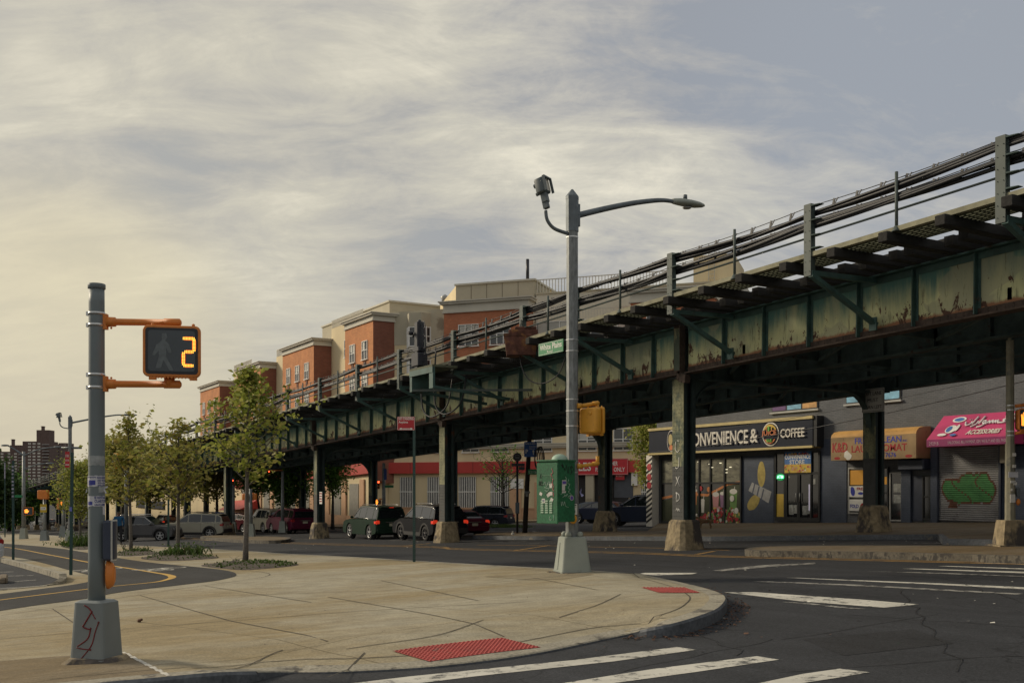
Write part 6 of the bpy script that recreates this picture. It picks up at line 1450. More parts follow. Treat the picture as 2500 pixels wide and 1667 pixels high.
# push button and its sign
q=Lr(.0,-.16); b=MB(); A=Matrix.Translation(V((q.x,q.y,H2(1242))))@Matrix.Rotation(RT,4,'Z'); rbx(b,(.03,0,0),.135,.235,-.0,.03,.012,0,.006,A); ps_=b.build('button_sign',SFRM,lt_)
b=MB(); b.prism(rr(.118,.215,.01),lambda a,c:A@V((a+.03,-.004,c)),lambda a,c:A@V((a+.03,-.001,c))); pf=b.build('sign_face',WHT,ps_)
b=MB()
for pl in ([(-.03,.07),(.04,.07),(.04,.055),(.055,.077),(.04,.098),(.04,.085),(-.03,.085)],[(-.01,-.075),(.03,-.075),(.03,-.02),(-.01,-.02)],[(.0,-.07),(.0,-.07),(.005,-.06)]): b.add([A@V((p[0]+.02,-.0055,p[1])) for p in pl],[tuple(range(len(pl)))])
b.build('pictogram',BLK,pf)
for i,s in enumerate(('TO CROSS','PUSH','FOR')): o=A@V((-.015,-.0042,.035-.024*i)); text(s,o,CAMX,UP,.085 if i==0 else .05,.014,BLK,pf,world=False,ext=.001)
b=MB(); A=Matrix.Translation(V((q.x,q.y,H2(1266))))@Matrix.Rotation(RT,4,'Z'); qq=MB(); qq.lathe((.01,0,0),[(.075,.02),(.075,-.03),(.05,-.06),(.03,-.062)],16,0,'y'); qq.v=[(p[0],p[1],p[2]*1.25) for p in qq.v]; qq.xf(A); b.add(qq.v,qq.f,0,True); pb=b.build('push_button',SYEL,lt_)
b=MB(); qq=MB(); qq.lathe((.01,-.062,0),[(.035,0),(.03,-.012),(.012,-.014)],14,0,'y'); qq.xf(A); b.add(qq.v,qq.f,0,True); b.build('button',SFRM,pb)
b=MB(); random.seed(9); c0=Lr(.13,-.1)
for i in range(7): a=random.uniform(0,6); b.add([c0+V((0,0,H2(1200))),c0+Lr(.10*random.random(),-.04*random.random())+V((0,0,H2(1185+random.uniform(0,30)))),c0+Lr(.07*random.random()+.02,-.05)+V((0,0,H2(1190+random.uniform(0,30))))],[(0,1,2)])
b.build('torn_paper',M('lilac_paper',(.32,.32,.55),.8,var=.3,scale=20),lt_)
# ---- green control cabinet bolted to the lamp
CG=M('cabinet_green',(.018,.125,.055),.5,var=.16,scale=1.5,dirt=(.035,.17,.085),dthr=.6,dscale=2.5,fine=25); CGL=M('cabinet_louvre',(.22,.34,.24),.6,var=.2,scale=12)
cc=pt(1360,HZ,K-.36); zb_=1.66-(1277-HZ)*(K-.4)/2500; zt_=1.66+(HZ-1124)*(K-.4)/2500; hc=zt_-zb_
cb=thing('control_cabinet','dark green metal control cabinet covered in graffiti and stickers on the lamp pole','cabinet',(cc.x,cc.y,zb_),R(13.2))
w2=.26; d2=.235
b=MB(); b.cbox(-w2,w2,-d2,d2,0.03,hc,.012); b.build('cabinet_body',CG,cb)
b=MB(); b.cbox(-w2-.03,w2+.005,-d2-.035,-d2-.0,.0,hc-.045,.008); dr=b.build('cabinet_door',CG,cb)
b=MB(); b.cbox(-w2-.03,w2+.02,-d2-.05,d2+.01,hc-.02,hc+.012,.006); b.build('cabinet_lid',CG,cb)
b=MB(); b.sphere((.05,.02,hc+.01),.16,16,0,(1,1,.75)); b.build('dome',M('pale_green_dome',(.32,.45,.36),.6,var=.15,scale=5),cb)
yd=-d2-.036
for k in range(18):
    i,j=k%3,k//3; b=MB(); x=-.17+i*.115; z=.20+j*.043; b.hexa([(x,yd-.012,z),(x+.075,yd-.012,z),(x+.075,yd+.002,z),(x,yd+.002,z),(x+.004,yd-.004,z+.028),(x+.071,yd-.004,z+.028),(x+.071,yd+.002,z+.028),(x+.004,yd+.002,z+.028)]); b.build('louvre',CGL,dr)
b=MB(); 
for a_ in ((-.16,.10,hc-.29,hc-.285),(-.16,.10,hc-.46,hc-.455),(-.16,-.155,hc-.46,hc-.29),(.095,.10,hc-.46,hc-.29)): b.box(a_[0],a_[1],yd-.004,yd+.001,a_[2],a_[3])
b.build('door_panel_edge',CGL,dr)
def scrib(par,face,pts,r,mat,name='graffiti'):
    b=MB()
    for pl in pts:
        P=smooth_path([V((u,v,0)) for u,v in pl],4) if len(pl)>2 else [V((u,v,0)) for u,v in pl]
        b.tube([(p.x,yd-.002,p.y) if face=='f' else (w2+.002,p.x,p.y) for p in P],r,5)
    return b.build(name,mat,par)
PINKP=M('pink_spray',(.60,.16,.20),.6); WTAG=M('white_marker_tag',(.42,.52,.46),.6); BTAG=M('black_marker_tag',(.008,.015,.012),.5)
zz=lambda v:hc*v
scrib(dr,'f',[[(.12,zz(.87)),(.15,zz(.80)),(.10,zz(.78)),(.14,zz(.73))],[(.13,zz(.71)),(.16,zz(.69)),(.13,zz(.65)),(.16,zz(.62))],[(.13,zz(.62)),(.17,zz(.58)),(.14,zz(.54)),(.18,zz(.52))],[(.15,zz(.50)),(.17,zz(.46)),(.16,zz(.42))]],.006,PINKP)
scrib(dr,'f',[[(-.10,zz(.61)),(-.05,zz(.66)),(-.02,zz(.58)),(.03,zz(.66)),(.01,zz(.58))],[(-.07,zz(.57)),(.05,zz(.55)),(0,zz(.51)),(-.06,zz(.53))],[(.04,zz(.66)),(.08,zz(.65)),(.06,zz(.57))],[(.09,zz(.12)),(.06,zz(.10)),(.07,zz(.06)),(.12,zz(.07))],[(.17,zz(.14)),(.17,zz(.05))]],.004,WTAG)
scrib(dr,'f',[[(-.22,zz(.60)),(-.2,zz(.68)),(-.17,zz(.6)),(-.15,zz(.67)),(-.12,zz(.6)),(-.2,zz(.62)),(-.13,zz(.66)),(-.21,zz(.66))],[(-.22,zz(.80)),(-.18,zz(.77)),(-.2,zz(.72))],[(-.17,zz(.79)),(-.14,zz(.76)),(-.18,zz(.73)),(-.14,zz(.72))],[(-.05,zz(.45)),(.0,zz(.49)),(.03,zz(.42))]],.004,BTAG)
scrib(cb,'s',[[(-.16,zz(.93)),(-.11,zz(.88)),(-.14,zz(.95)),(-.05,zz(.84)),(-.03,zz(.93)),(.03,zz(.80)),(.04,zz(.90))],[(.08,zz(.91)),(.13,zz(.83)),(.09,zz(.78))],[(.12,zz(.92)),(.18,zz(.86)),(.12,zz(.80)),(.12,zz(.92))],[(-.18,zz(.92)),(-.1,zz(.91))]],.006,BTAG)
scrib(cb,'s',[[(.05,zz(.70)),(.02,zz(.64)),(.08,zz(.62)),(.03,zz(.56)),(.09,zz(.54)),(.04,zz(.5)),(.12,zz(.46)),(.03,zz(.42)),(.15,zz(.38))],[(-.05,zz(.74)),(-.01,zz(.70)),(-.06,zz(.69)),(-.01,zz(.66))],[(-.17,zz(.46)),(-.1,zz(.49)),(-.05,zz(.43)),(.02,zz(.47)),(-.12,zz(.42))],[(-.17,zz(.35)),(-.15,zz(.28)),(-.13,zz(.35)),(-.10,zz(.29)),(-.07,zz(.35)),(-.04,zz(.28)),(.04,zz(.26))]],.0035,WTAG)
STK=M('white_sticker',(.62,.60,.56),.6,var=.1,scale=9); STP=M('purple_print',(.12,.08,.34),.6)
b=MB()
for (u,v,w_,h_,r_) in ((.09,.60,.07,.085,4),(-.17,.47,.07,.06,-25),(.035,.455,.085,.07,35),(.10,.475,.075,.07,5),(.12,.375,.07,.07,-30),(-.10,.36,.085,.085,0)):
    c_,s_=math.cos(R(r_)),math.sin(R(r_)); b.add([(u+a*c_-e*s_,yd-.003-.0004*len(b.f),zz(v)+a*s_+e*c_) for a,e in ((-w_/2,-h_/2),(w_/2,-h_/2),(w_/2,h_/2),(-w_/2,h_/2))],[(0,1,2,3)])
b.build('sticker',STK,dr); text('LOT',(-.13,yd-.007,zz(.345)),EX,UP,.06,.04,STP,dr,world=False,ext=.001,bold=.02)
b=MB()
for (u,v,w_,h_) in ((-.08,.645,.12,.10),(-.10,.565,.085,.10),(-.09,.50,.11,.035)): b.add([(w2+.004+.0004*len(b.f),u+a,zz(v)+e) for a,e in ((-w_/2,-h_/2),(w_/2,-h_/2),(w_/2,h_/2),(-w_/2,h_/2))],[(0,1,2,3)])
b.add([(w2+.0045,.13+.052*math.cos(k*.5236),zz(.405)+.052*math.sin(k*.5236)) for k in range(12)],[tuple(range(12))]); b.build('sticker',STK,cb)
b=MB(); b.add([(w2+.006,.13+.042*math.cos(k*.5236),zz(.405)+.042*math.sin(k*.5236)) for k in range(12)],[tuple(range(12))]); b.add([(w2+.0065,-.13,zz(.625)),(w2+.0065,-.03,zz(.625)),(w2+.0065,-.03,zz(.672)),(w2+.0065,-.13,zz(.672))],[(0,1,2,3)]); b.build('printed_mark',STP,cb)

# ---- NO STANDING post
DG=M('dark_green_post',(.018,.055,.05),.5,var=.2,scale=6)
def post(px,py,ytop,w,label,rz=RT,holes=True,mat=DG,lean=0):
    p=gp(px,py,.15); s=depth(p)/2500; h=(py-ytop)*s; t=thing('sign_post',label,'sign post',p,rz)
    b=MB(); u=w/2
    L=lean*h
    for (x0,x1,y0,y1) in ((-u,u,-.004,.004),(-u-.012,-u,-.004,.022),(u,u+.012,-.004,.022)): b.hexa([(x0,y0,0),(x1,y0,0),(x1,y1,0),(x0,y1,0),(x0+L,y0,h),(x1+L,y0,h),(x1+L,y1,h),(x0+L,y1,h)])
    po=b.build('post_channel',mat,t)
    if holes:
        b=MB(); z=.1
        while z<h-.03: x=L*z/h; b.add([(x+.006*math.cos(k*1.047),-.0047,z+.006*math.sin(k*1.047)) for k in range(6)],[tuple(range(6))]); z+=.05
        b.build('post_holes',M('pale_hole_wear',(.20,.24,.22),.7),po,kind='stuff')
    return t,h,s
t,h,s=post(1011,1371,1017,.045,'dark green punched steel post with red NO STANDING Anytime sign')
b=MB(); x1=.02; x0=x1-43*s; rbx(b,((x0+x1)/2,0,h-16.5*s-.0),x1-x0,33*s,-.012,-.006,.02,0,.002); sg_=b.build('parking_sign',REDP,t)
b=MB(); cx,cz=(x0+x1)/2,h-16.5*s; W_,H_=(x1-x0)-.015,33*s-.015
o=rr(W_,H_,.018); i_=rr(W_-.016,H_-.016,.012); n=len(o); b.add([(cx+p[0],-.0135,cz+p[1]) for p in o]+[(cx+p[0],-.0135,cz+p[1]) for p in i_],[(k,(k+1)%n,n+(k+1)%n,n+k) for k in range(n)]); b.build('border',WHT,sg_)
text('NO STANDING',(x0+.035,-.0125,cz+.085),EX,UP,W_-.055,.07,WHT,sg_,world=False,ext=.0015,bold=.02); text('Anytime',(x0+.035,-.0125,cz-.01),EX,UP,W_*.55,.075,WHT,sg_,world=False,ext=.0015,bold=.02)
b=MB(); za=cz-.135
for pl in ([(x0+.05,za),(x0+.11,za+.035),(x0+.11,za-.035)],[(x1-.05,za),(x1-.11,za+.035),(x1-.11,za-.035)],[(x0+.09,za-.01),(x1-.09,za-.01),(x1-.09,za+.01),(x0+.09,za+.01)]): b.add([(p[0],-.0138-.0002*len(pl),p[1]) for p in pl],[tuple(range(len(pl)))])
b.build('arrow',WHT,sg_)
# ---- posts at the left
t,h,s=post(172.6,1403,1104,.05,'dark green sign post with small blue sticker left of the pole',holes=False,lean=.012)
b=MB(); q0=Lr(-.08,0); b.box(-13*s,-2*s,-.02,-.012,h-37*s,h+2*s); b.xf(Matrix.Rotation(0,4,'Z')); r_=b.build('parking_sign',REDP,t); text('NO STANDING',(-12.3*s,-.0205,h-12*s),EX,UP,9*s,7*s,WHT,r_,world=False,ext=.001); text('ANY TIME',(-12.3*s,-.0205,h-22*s),EX,UP,9*s,5*s,WHT,r_,world=False,ext=.001); b=MB(); b.box(-12*s,-3*s,-.022,-.0205,h-31*s,h-29*s); b.build('arrow',WHT,r_)
b=MB(); b.box(-.025,.035,-.02,-.01,h*.52,h*.545+.03); b.build('sticker',M('blue_sticker',(.15,.17,.5),.6),t)
t,h,s=post(32,1368,1124,.06,'dark green sign post with flyers at the far left beside the parking kerb',holes=False)
b=MB(); random.seed(1)
for k in range(9): z=h-(12+k*9)*s; b.box(-.04,.03,-.02-.001*k,-.012-.001*k,z-5*s,z-1*s)
b.build('flyer',M('lilac_flyer',(.34,.33,.42),.7,var=.5,scale=14),t)
t,h,s=post(12,1311,1126,.07,'thin dark pole behind the parking kerb at the far left',holes=False)
b=MB(); b.box(-.05,.05,-.03,-.012,h-42*s,h-3*s); b.build('flyer',MATS['lilac_flyer'],t)
t,h,s=post(411,1333,1205,.06,'plain dark green post at the road edge between two plaza trees',holes=False)

# ---- other street lamps (left)
P2=gp(171,1320,.15); l2=lampbuild(P2,'street lamp with floodlight just left of the foreground pole',Ht=(1320-1016)*depth(P2)/2500,group='street lamps along the left side',arm=3.4,full=False)
b=MB(); zc=(1320-1093)*depth(P2)/2500; a=Lr(-.55,0); c=Lr(.75,0); b.tube([a+V((0,0,zc)),c+V((0,0,zc))],.07,8); b.build('cross_bar',GALVD,l2)
P3=gp(58,1315,.15); s3=depth(P3)/2500
t=thing('street_lamp','twin armed street lamp at the far left with orange hand signal and green street sign','street lamp',P3,RT,'street lamps along the left side')
b=MB(); b.lathe((0,0,0),[(.17,0),(.14,3),(.11,(1315-1102)*s3)],12); b.build('pole_shaft',GALV,t); b=MB(); b.taper(0,0,-.05,.85,.27,.27,.19,.19); b.build('pole_base',LBASE,t)
for pts in ([(0,1114),(10,1108),(40,1096),(83,1091)],[(0,1146),(8,1143),(35,1133),(64,1131)],[(0,1112),(-20,1098),(-38,1088),(-46,1087)]):
    b=MB(); b.tube(smooth_path([(x*s3,0,(1315-y)*s3) for x,y in pts],4),[.07]*4+[.05]*9,8); x,y=pts[-1]; b.sphere((x*s3,0,(1315-y)*s3),.16,10,0,(2.2,.8,.5)); b.build('lamp_arm',GALVD,t)
signal_head(t,V((13*s3,-.1,(1315-1247)*s3)),0,SORG,.75,.62,'hand')
b=MB(); b.box(-21*s3,-1*s3,-.2,-.18,101*s3,107*s3); b.build('street_sign',GS,t)
P4=gp(109,1319,.15); s4=depth(P4)/2500
t=thing('pedestrian_signal_pole','short grey pole topped by orange signal box above a yellow sign','signal pole',P4,RT)
b=MB(); b.lathe((0,0,0),[(.12,0),(.10,(1319-1208)*s4)],12); b.build('pole_shaft',GALV,t); b=MB(); b.taper(0,0,-.05,.7,.25,.25,.19,.19); b.build('pole_base',GBASE,t)
signal_head(t,V((.0,-.2,(1319-1207)*s4)),R(180),SORG,.75,.62,None,True)
b=MB(); b.box(-8*s4,8*s4,-.2,-.17,69*s4,89*s4,0); ys=b.build('yellow_sign',M('yellow_sign_face',(.50,.36,.03),.5),t)
b=MB(); b.box(-6.5*s4,6.5*s4,-.215,-.2005,75*s4,82*s4); b.build('sign_plate',WHT,ys); text('LOOK',(-5*s4,-.216,77*s4),EX,UP,10*s4,3*s4,BLK,ys,world=False)
P5=gp(155,1311,.15); s5=depth(P5)/2500
t=thing('pedestrian_signal_pole','thin grey signal pole beside the street lamp, orange box turned sideways','signal pole',P5,RT)
b=MB(); b.lathe((0,0,0),[(.15,0),(.12,(1311-1222)*s5)],10); b.build('pole_shaft',GALV,t); b=MB(); b.taper(0,0,-.05,.9,.28,.28,.2,.2); b.build('pole_base',GBASE,t)
signal_head(t,V((-.15,0,(1311-1229)*s5)),R(75),SORG,.8,.9,'hand')
# ---- overhead traffic lights
def tsignal(root,c,rz,mat,lit=None,sz=1.0,back=True,n=3):
    A=Matrix.Translation(c)@Matrix.Rotation(rz,4,'Z')@Matrix.Scale(sz,4); b=MB()
    q=MB(); q.cbox(-.15,.15,-.08,.10,-.5,.5,.03)
    for k in range(3): q.sphere((0,.10,.33-.33*k),.145,12,0,(1,.55,1)); q.tube([(0,-.07,.33-.33*k),(0,-.26,.33-.33*k)],.13,12,cap=False)
    q.xf(A); b.add(q.v,q.f,0,True); hd=b.build('traffic_light',mat,root)
    for k,nm in enumerate(('red','amber','green')):
        on=lit==nm; m_=M('lit_'+nm+'_lens',(.9,.1,.04),.4,emit={'red':(1,.10,.03),'amber':(1,.5,.05),'green':(.05,.9,.5)}[nm],estr=2.5) if on else M('dark_lens',(.02,.02,.02),.3)
        q=MB(); q.lathe((0,-.085,.33-.33*k),[(.12,0),(.06,-.03),(.005,-.035)],12,0,'y'); q.xf(A); b=MB(); b.add(q.v,q.f,0,True); b.build('lens',m_,hd)
P6=gp(308,1316,.15); s6=depth(P6)/2500
t=thing('traffic_light_pole','grey pole among the plaza trees with yellow traffic lights facing away','traffic light pole',P6,RT)
b=MB(); b.lathe((0,0,0),[(.13,0),(.10,(1316-1100)*s6)],12); b.build('pole_shaft',GALV,t); b=MB(); b.tube([(0,0,190*s6),(-18*s6,-.2,192*s6)],.05,8); b.build('bracket_arm',SYEL,t)
tsignal(t,V((-20*s6,-.2,190*s6)),R(180),SYEL,None,.95*s6*43/1.0); tsignal(t,V((2*s6,-.25,186*s6)),R(230),SYEL,None,.8*s6*38)
def far_signal(px,py,pole_top,label,heads,base=True):
    P=gp(px,py,.15); s=depth(P)/2500; t=thing('traffic_light_pole',label,'traffic light pole',P,RT)
    b=MB(); b.lathe((0,0,0),[(.13,0),(.10,(py-pole_top)*s)],10); b.build('pole_shaft',GALV if base else LBASE,t)
    b=MB(); b.taper(0,0,-.05,.75,.25,.25,.18,.18); b.build('pole_base',LBASE,t)
    for (dx,y,kind,h_,rot) in heads:
        z=(py-y)*s
        if kind in('hand','back'): signal_head(t,V((dx*s,-.1,z)),R(rot),SORG,h_*s,h_*s*.95,'hand' if kind=='hand' else None,kind=='back')
        else: tsignal(t,V((dx*s,-.1,z)),R(rot),SORG if kind!='red' else SORG,kind,h_*s)
        b=MB(); b.tube([(0,0,z+.2),(dx*s,0,z+.2)],.04,6); b.build('bracket_arm',SORG,t)
    return t,s
far_signal(612,1309,1193,'pale signal pole with white base by the median, orange boxes on both sides',[(-10,1212,'back',17,70),(9,1212,'back',17,-70)])
t,s=far_signal(937,1292,1130,'grey signal pole before the cream wall, red light lit and hand below',[(-12,1183,'red',20,0),(-12,1225,'hand',12,0)])
b=MB(); b.box(0,7*s,-.2,-.17,155*s,(1292-1109)*s if False else 150*s+6); 
b=MB(); b.box(1*s,8*s,-.2,-.17,121*s,148*s); b.build('blue_sign',M('blue_sign_face',(.03,.08,.32),.5),t); b=MB(); b.box(4*s,25*s,-.3,-.27,102*s,108*s); b.build('street_sign',GS,t)
far_signal(451,1297,1165,'traffic light pole behind the plaza trees, red lamp lit',[(0,1178,'red',17,0)]); far_signal(570,1297,1165,'traffic light pole behind the tallest plaza tree with a lit red lamp',[(0,1177,'red',13,0)])
far_signal(690,1298,1150,'traffic light pole with a lit red lamp left of the column by the minivan',[(-32,1155,'red',14,0)])

# ---- bus stop, timber pole and signs beyond the kerb
BS=gp(1263,1301,.15); s=depth(BS)/2500; t=thing('bus_stop_sign','dark bus stop sign post with round top left of the timber pole','bus stop sign',BS,RT)
b=MB(); b.tube([(0,0,0),(0,0,178*s)],.055,10); b.build('post_shaft',BLKS,t); b=MB(); b.lathe((0,-.03,185.5*s),[(10.5*s,0),(10.5*s,-.03)],28,0,'y'); dk_=b.build('sign_disc',BLKS,t)
DGR=M('sign_grey_mark',(.13,.15,.16),.6); b=MB(); b.box(-5*s,5*s,-.07,-.061,182*s,191*s); b.box(-6.2*s,-5.4*s,-.07,-.061,185*s,188*s); b.box(5.4*s,6.2*s,-.07,-.061,185*s,188*s); b.build('bus_symbol',DGR,dk_); b=MB(); b.box(-4*s,4*s,-.075,-.071,186*s,189.5*s); b.build('bus_windscreen',BLKS,dk_)
b=MB(); b.box(-14*s,18*s,-.08,-.05,163*s,170*s); b.box(4*s,18*s,-.09,-.06,154*s,162*s); rs=b.build('route_panel',BLKS,t); text('Bx39',(-12*s,-.082,164.5*s),EX,UP,8*s,4*s,DGR,rs,world=False)
b=MB(); b.cbox(-4.8*s,5*s,-.12,.05,48*s,75*s,.02); b.build('timetable_box',M('blue_grey_box',(.09,.12,.15),.6),t)
UPp=gp(1281,1300,.15); s=depth(UPp)/2500; t=thing('utility_pole','leaning dark timber pole hung with a coil of black cable','utility pole',UPp,RT)
TMB=M('dark_timber_pole',(.022,.018,.015),.9,var=.3,scale=3,stretch=(3,3,.4)); b=MB(); b.tube([(-.0,0,-.1),(5*s,.0,100*s),(12*s,0,234*s),(20*s,0,420*s)],[.125,.115,.10,.09],14); b.build('pole_shaft',TMB,t)
b=MB(); rbx(b,(14*s,0,203*s),31*s,37*s,-.16,-.13,.05,0,.005); bsn=b.build('parking_sign',M('parking_blue',(.02,.10,.36),.5,var=.1),t)
text('PARK & RIDE',(1*s,-.162,215*s),EX,UP,26*s,3.6*s,WHT,bsn,world=False); text('P',(2*s,-.162,193*s),EX,UP,6*s,10*s,WHT,bsn,world=False,bold=.02); text('MUNICIPAL',(11*s,-.162,208*s),EX,UP,17*s,3*s,WHT,bsn,world=False); text('PARKING',(11*s,-.162,203*s),EX,UP,14*s,3*s,WHT,bsn,world=False)
b=MB(); b.add([(x*s,-.163,z*s) for x,z in ((20,190),(22,190),(22,197),(24,197),(21,202),(18,197),(20,197))],[tuple(range(7))]); b.build('arrow',WHT,bsn)
for k in range(5):
    b=MB(); cx_=30*s; cz_=181*s; a=(6+k*1.8)*s; h_=(24+k*1.3)*s; b.tube([(cx_+a*math.cos(R(q))*(1 if k<4 else .6)+k*.04,-.15-.02*k,cz_+h_*math.sin(R(q))) for q in range(0,361,20)],.025,6,cap=False); b.build('cable_coil',CABLE,t)
b=MB(); b.box(8*s,33*s,-.2,-.18,142*s,155*s); g2=b.build('street_sign',GS,t); text('E 211 St',(10*s,-.201,145*s),EX,UP,18*s,6*s,WHT,g2,world=False)
b=MB(); b.cbox(-1*s,13*s,-.16,.14,96*s,101*s,.02); b.cbox(2*s,9*s,-.2,-.1,88*s,96*s,.02); b.build('metal_bracket',M('dull_bracket',(.2,.21,.2),.6,metal=.4),t)
# ---- right signal pole on the island
RP=gp(2470,1331,.15); s=depth(RP)/2500; t=thing('pedestrian_signal_pole','tall weathered pole at the right edge with orange hand signal and stickers','signal pole',RP,RT)
WPL=M('weathered_yellow_grey_pole',(.24,.225,.165),.7,var=.25,scale=4,dirt=(.13,.13,.12),dthr=.55,dscale=2)
b=MB(); octo(b,-4*s,0,[(12*s,.5),(11*s,248*s)],8,0); octo(b,-4*s,0,[(9.6*s,248*s),(9*s,500*s)],8,0); octo(b,-5*s,0,[(4*s,500*s),(4*s,506*s)]); b.build('pole_shaft',WPL,t)
b=MB(); b.taper(.0,0,-.05,62*s,35*s,30*s,27*s,24*s); b.build('pole_base',FOOT,t); b=MB(); b.box(-46*s,40*s,-38*s,38*s,-.1,.02); b.build('mortar_footing',FOOT,t)
for y in (990,1001,1053,1063): b=MB(); octo(b,-4*s,0,[(10*s,(1331-y)*s-.01),(10*s,(1331-y)*s+.015)]); b.build('clamp_band',BAND,t)
for y in (992,1058): b=MB(); b.tube([(4*s,-.1,(1331-y)*s),(45*s,-.1,(1331-y)*s+.05)],.04,10); b.build('signal_arm',SORG,t)
signal_head(t,V((34*s,-.12,(1331-1025)*s)),R(0),SORG,54*s,52*s,'hand')
b=MB(); random.seed(6)
for (x,y,w_,h_) in ((0,1110,8,8),(0,1138,8,7),(-5,1176,12,6),(2,1180,8,7),(-4,1195,4,6),(-6,1216,12,20)): b.box((x-4)*s,(x-4+w_)*s,-13.5*s,-12.4*s,(1331-y-h_/2)*s,(1331-y+h_/2)*s)
b.build('sticker',STK,t); b=MB(); wrapz=(1331-1160)*s; b.box(-14*s,9*s,-13.2*s,-12.3*s,wrapz-5*s,wrapz+8*s); b.build('flyer',FL,t)
b=MB(); b.cbox(9*s,17*s,-8*s,4*s,118*s,140*s,.01); b.build('button_sign',GALVD,t); b=MB(); b.sphere((13*s,-6*s,106*s),7*s,10,0,(.8,.7,1.2)); b.build('push_button',SORG,t)
# ------------------------------------------------------------------ cars
TYRE=M('tyre_rubber',(.015,.015,.016),.85); RIM=M('alloy_rim',(.40,.41,.42),.35,metal=.6,var=.1); RIMD=M('dark_rim',(.05,.05,.055),.4,metal=.4); CGL_=M('car_glass',(.012,.016,.018),.04,spec=.9,var=.2); TRIM=M('black_trim',(.018,.018,.02),.6)
HL=M('headlight_glass',(.55,.56,.55),.15); TL=M('tail_light_red',(.35,.01,.015),.2,spec=.8); TLON=M('lit_tail_light',(.7,.05,.03),.3,emit=(1,.06,.02),estr=.22); PLT=M('number_plate',(.50,.47,.36),.5); CHR=M('chrome_strip',(.55,.55,.54),.2,metal=.9)
PR={'suv':dict(L=4.65,W=1.86,zb=1.06,cab=[(-2.24,1.06),(-2.08,1.5),(-1.8,1.66),(-.3,1.72),(.25,1.68),(1.12,1.08)],pil=[-1.72,-.72,.18],hood=.16,r=.365),
    'box':dict(L=4.75,W=1.9,zb=1.10,cab=[(-2.30,1.10),(-2.18,1.62),(-2.0,1.77),(-.3,1.82),(.4,1.77),(1.05,1.12)],pil=[-1.65,-.68,.22],hood=.10,r=.40),
    'van':dict(L=5.0,W=1.95,zb=1.10,cab=[(-2.46,1.10),(-2.3,1.60),(-2.0,1.74),(0,1.76),(.7,1.66),(1.75,1.08)],pil=[-1.5,-.35,.85],hood=.16,r=.34),
    'sedan':dict(L=4.6,W=1.8,zb=.98,cab=[(-1.85,.98),(-1.25,1.36),(-.5,1.45),(.1,1.43),(.45,1.35),(1.2,.96)],pil=[-1.15,-.4,.35],hood=.14,r=.33),
    'jeep':dict(L=4.4,W=1.84,zb=1.06,cab=[(-2.12,1.06),(-1.92,1.5),(-1.7,1.63),(-.3,1.68),(.2,1.64),(.98,1.08)],pil=[-1.6,-.70,.12],hood=.08,r=.37)}
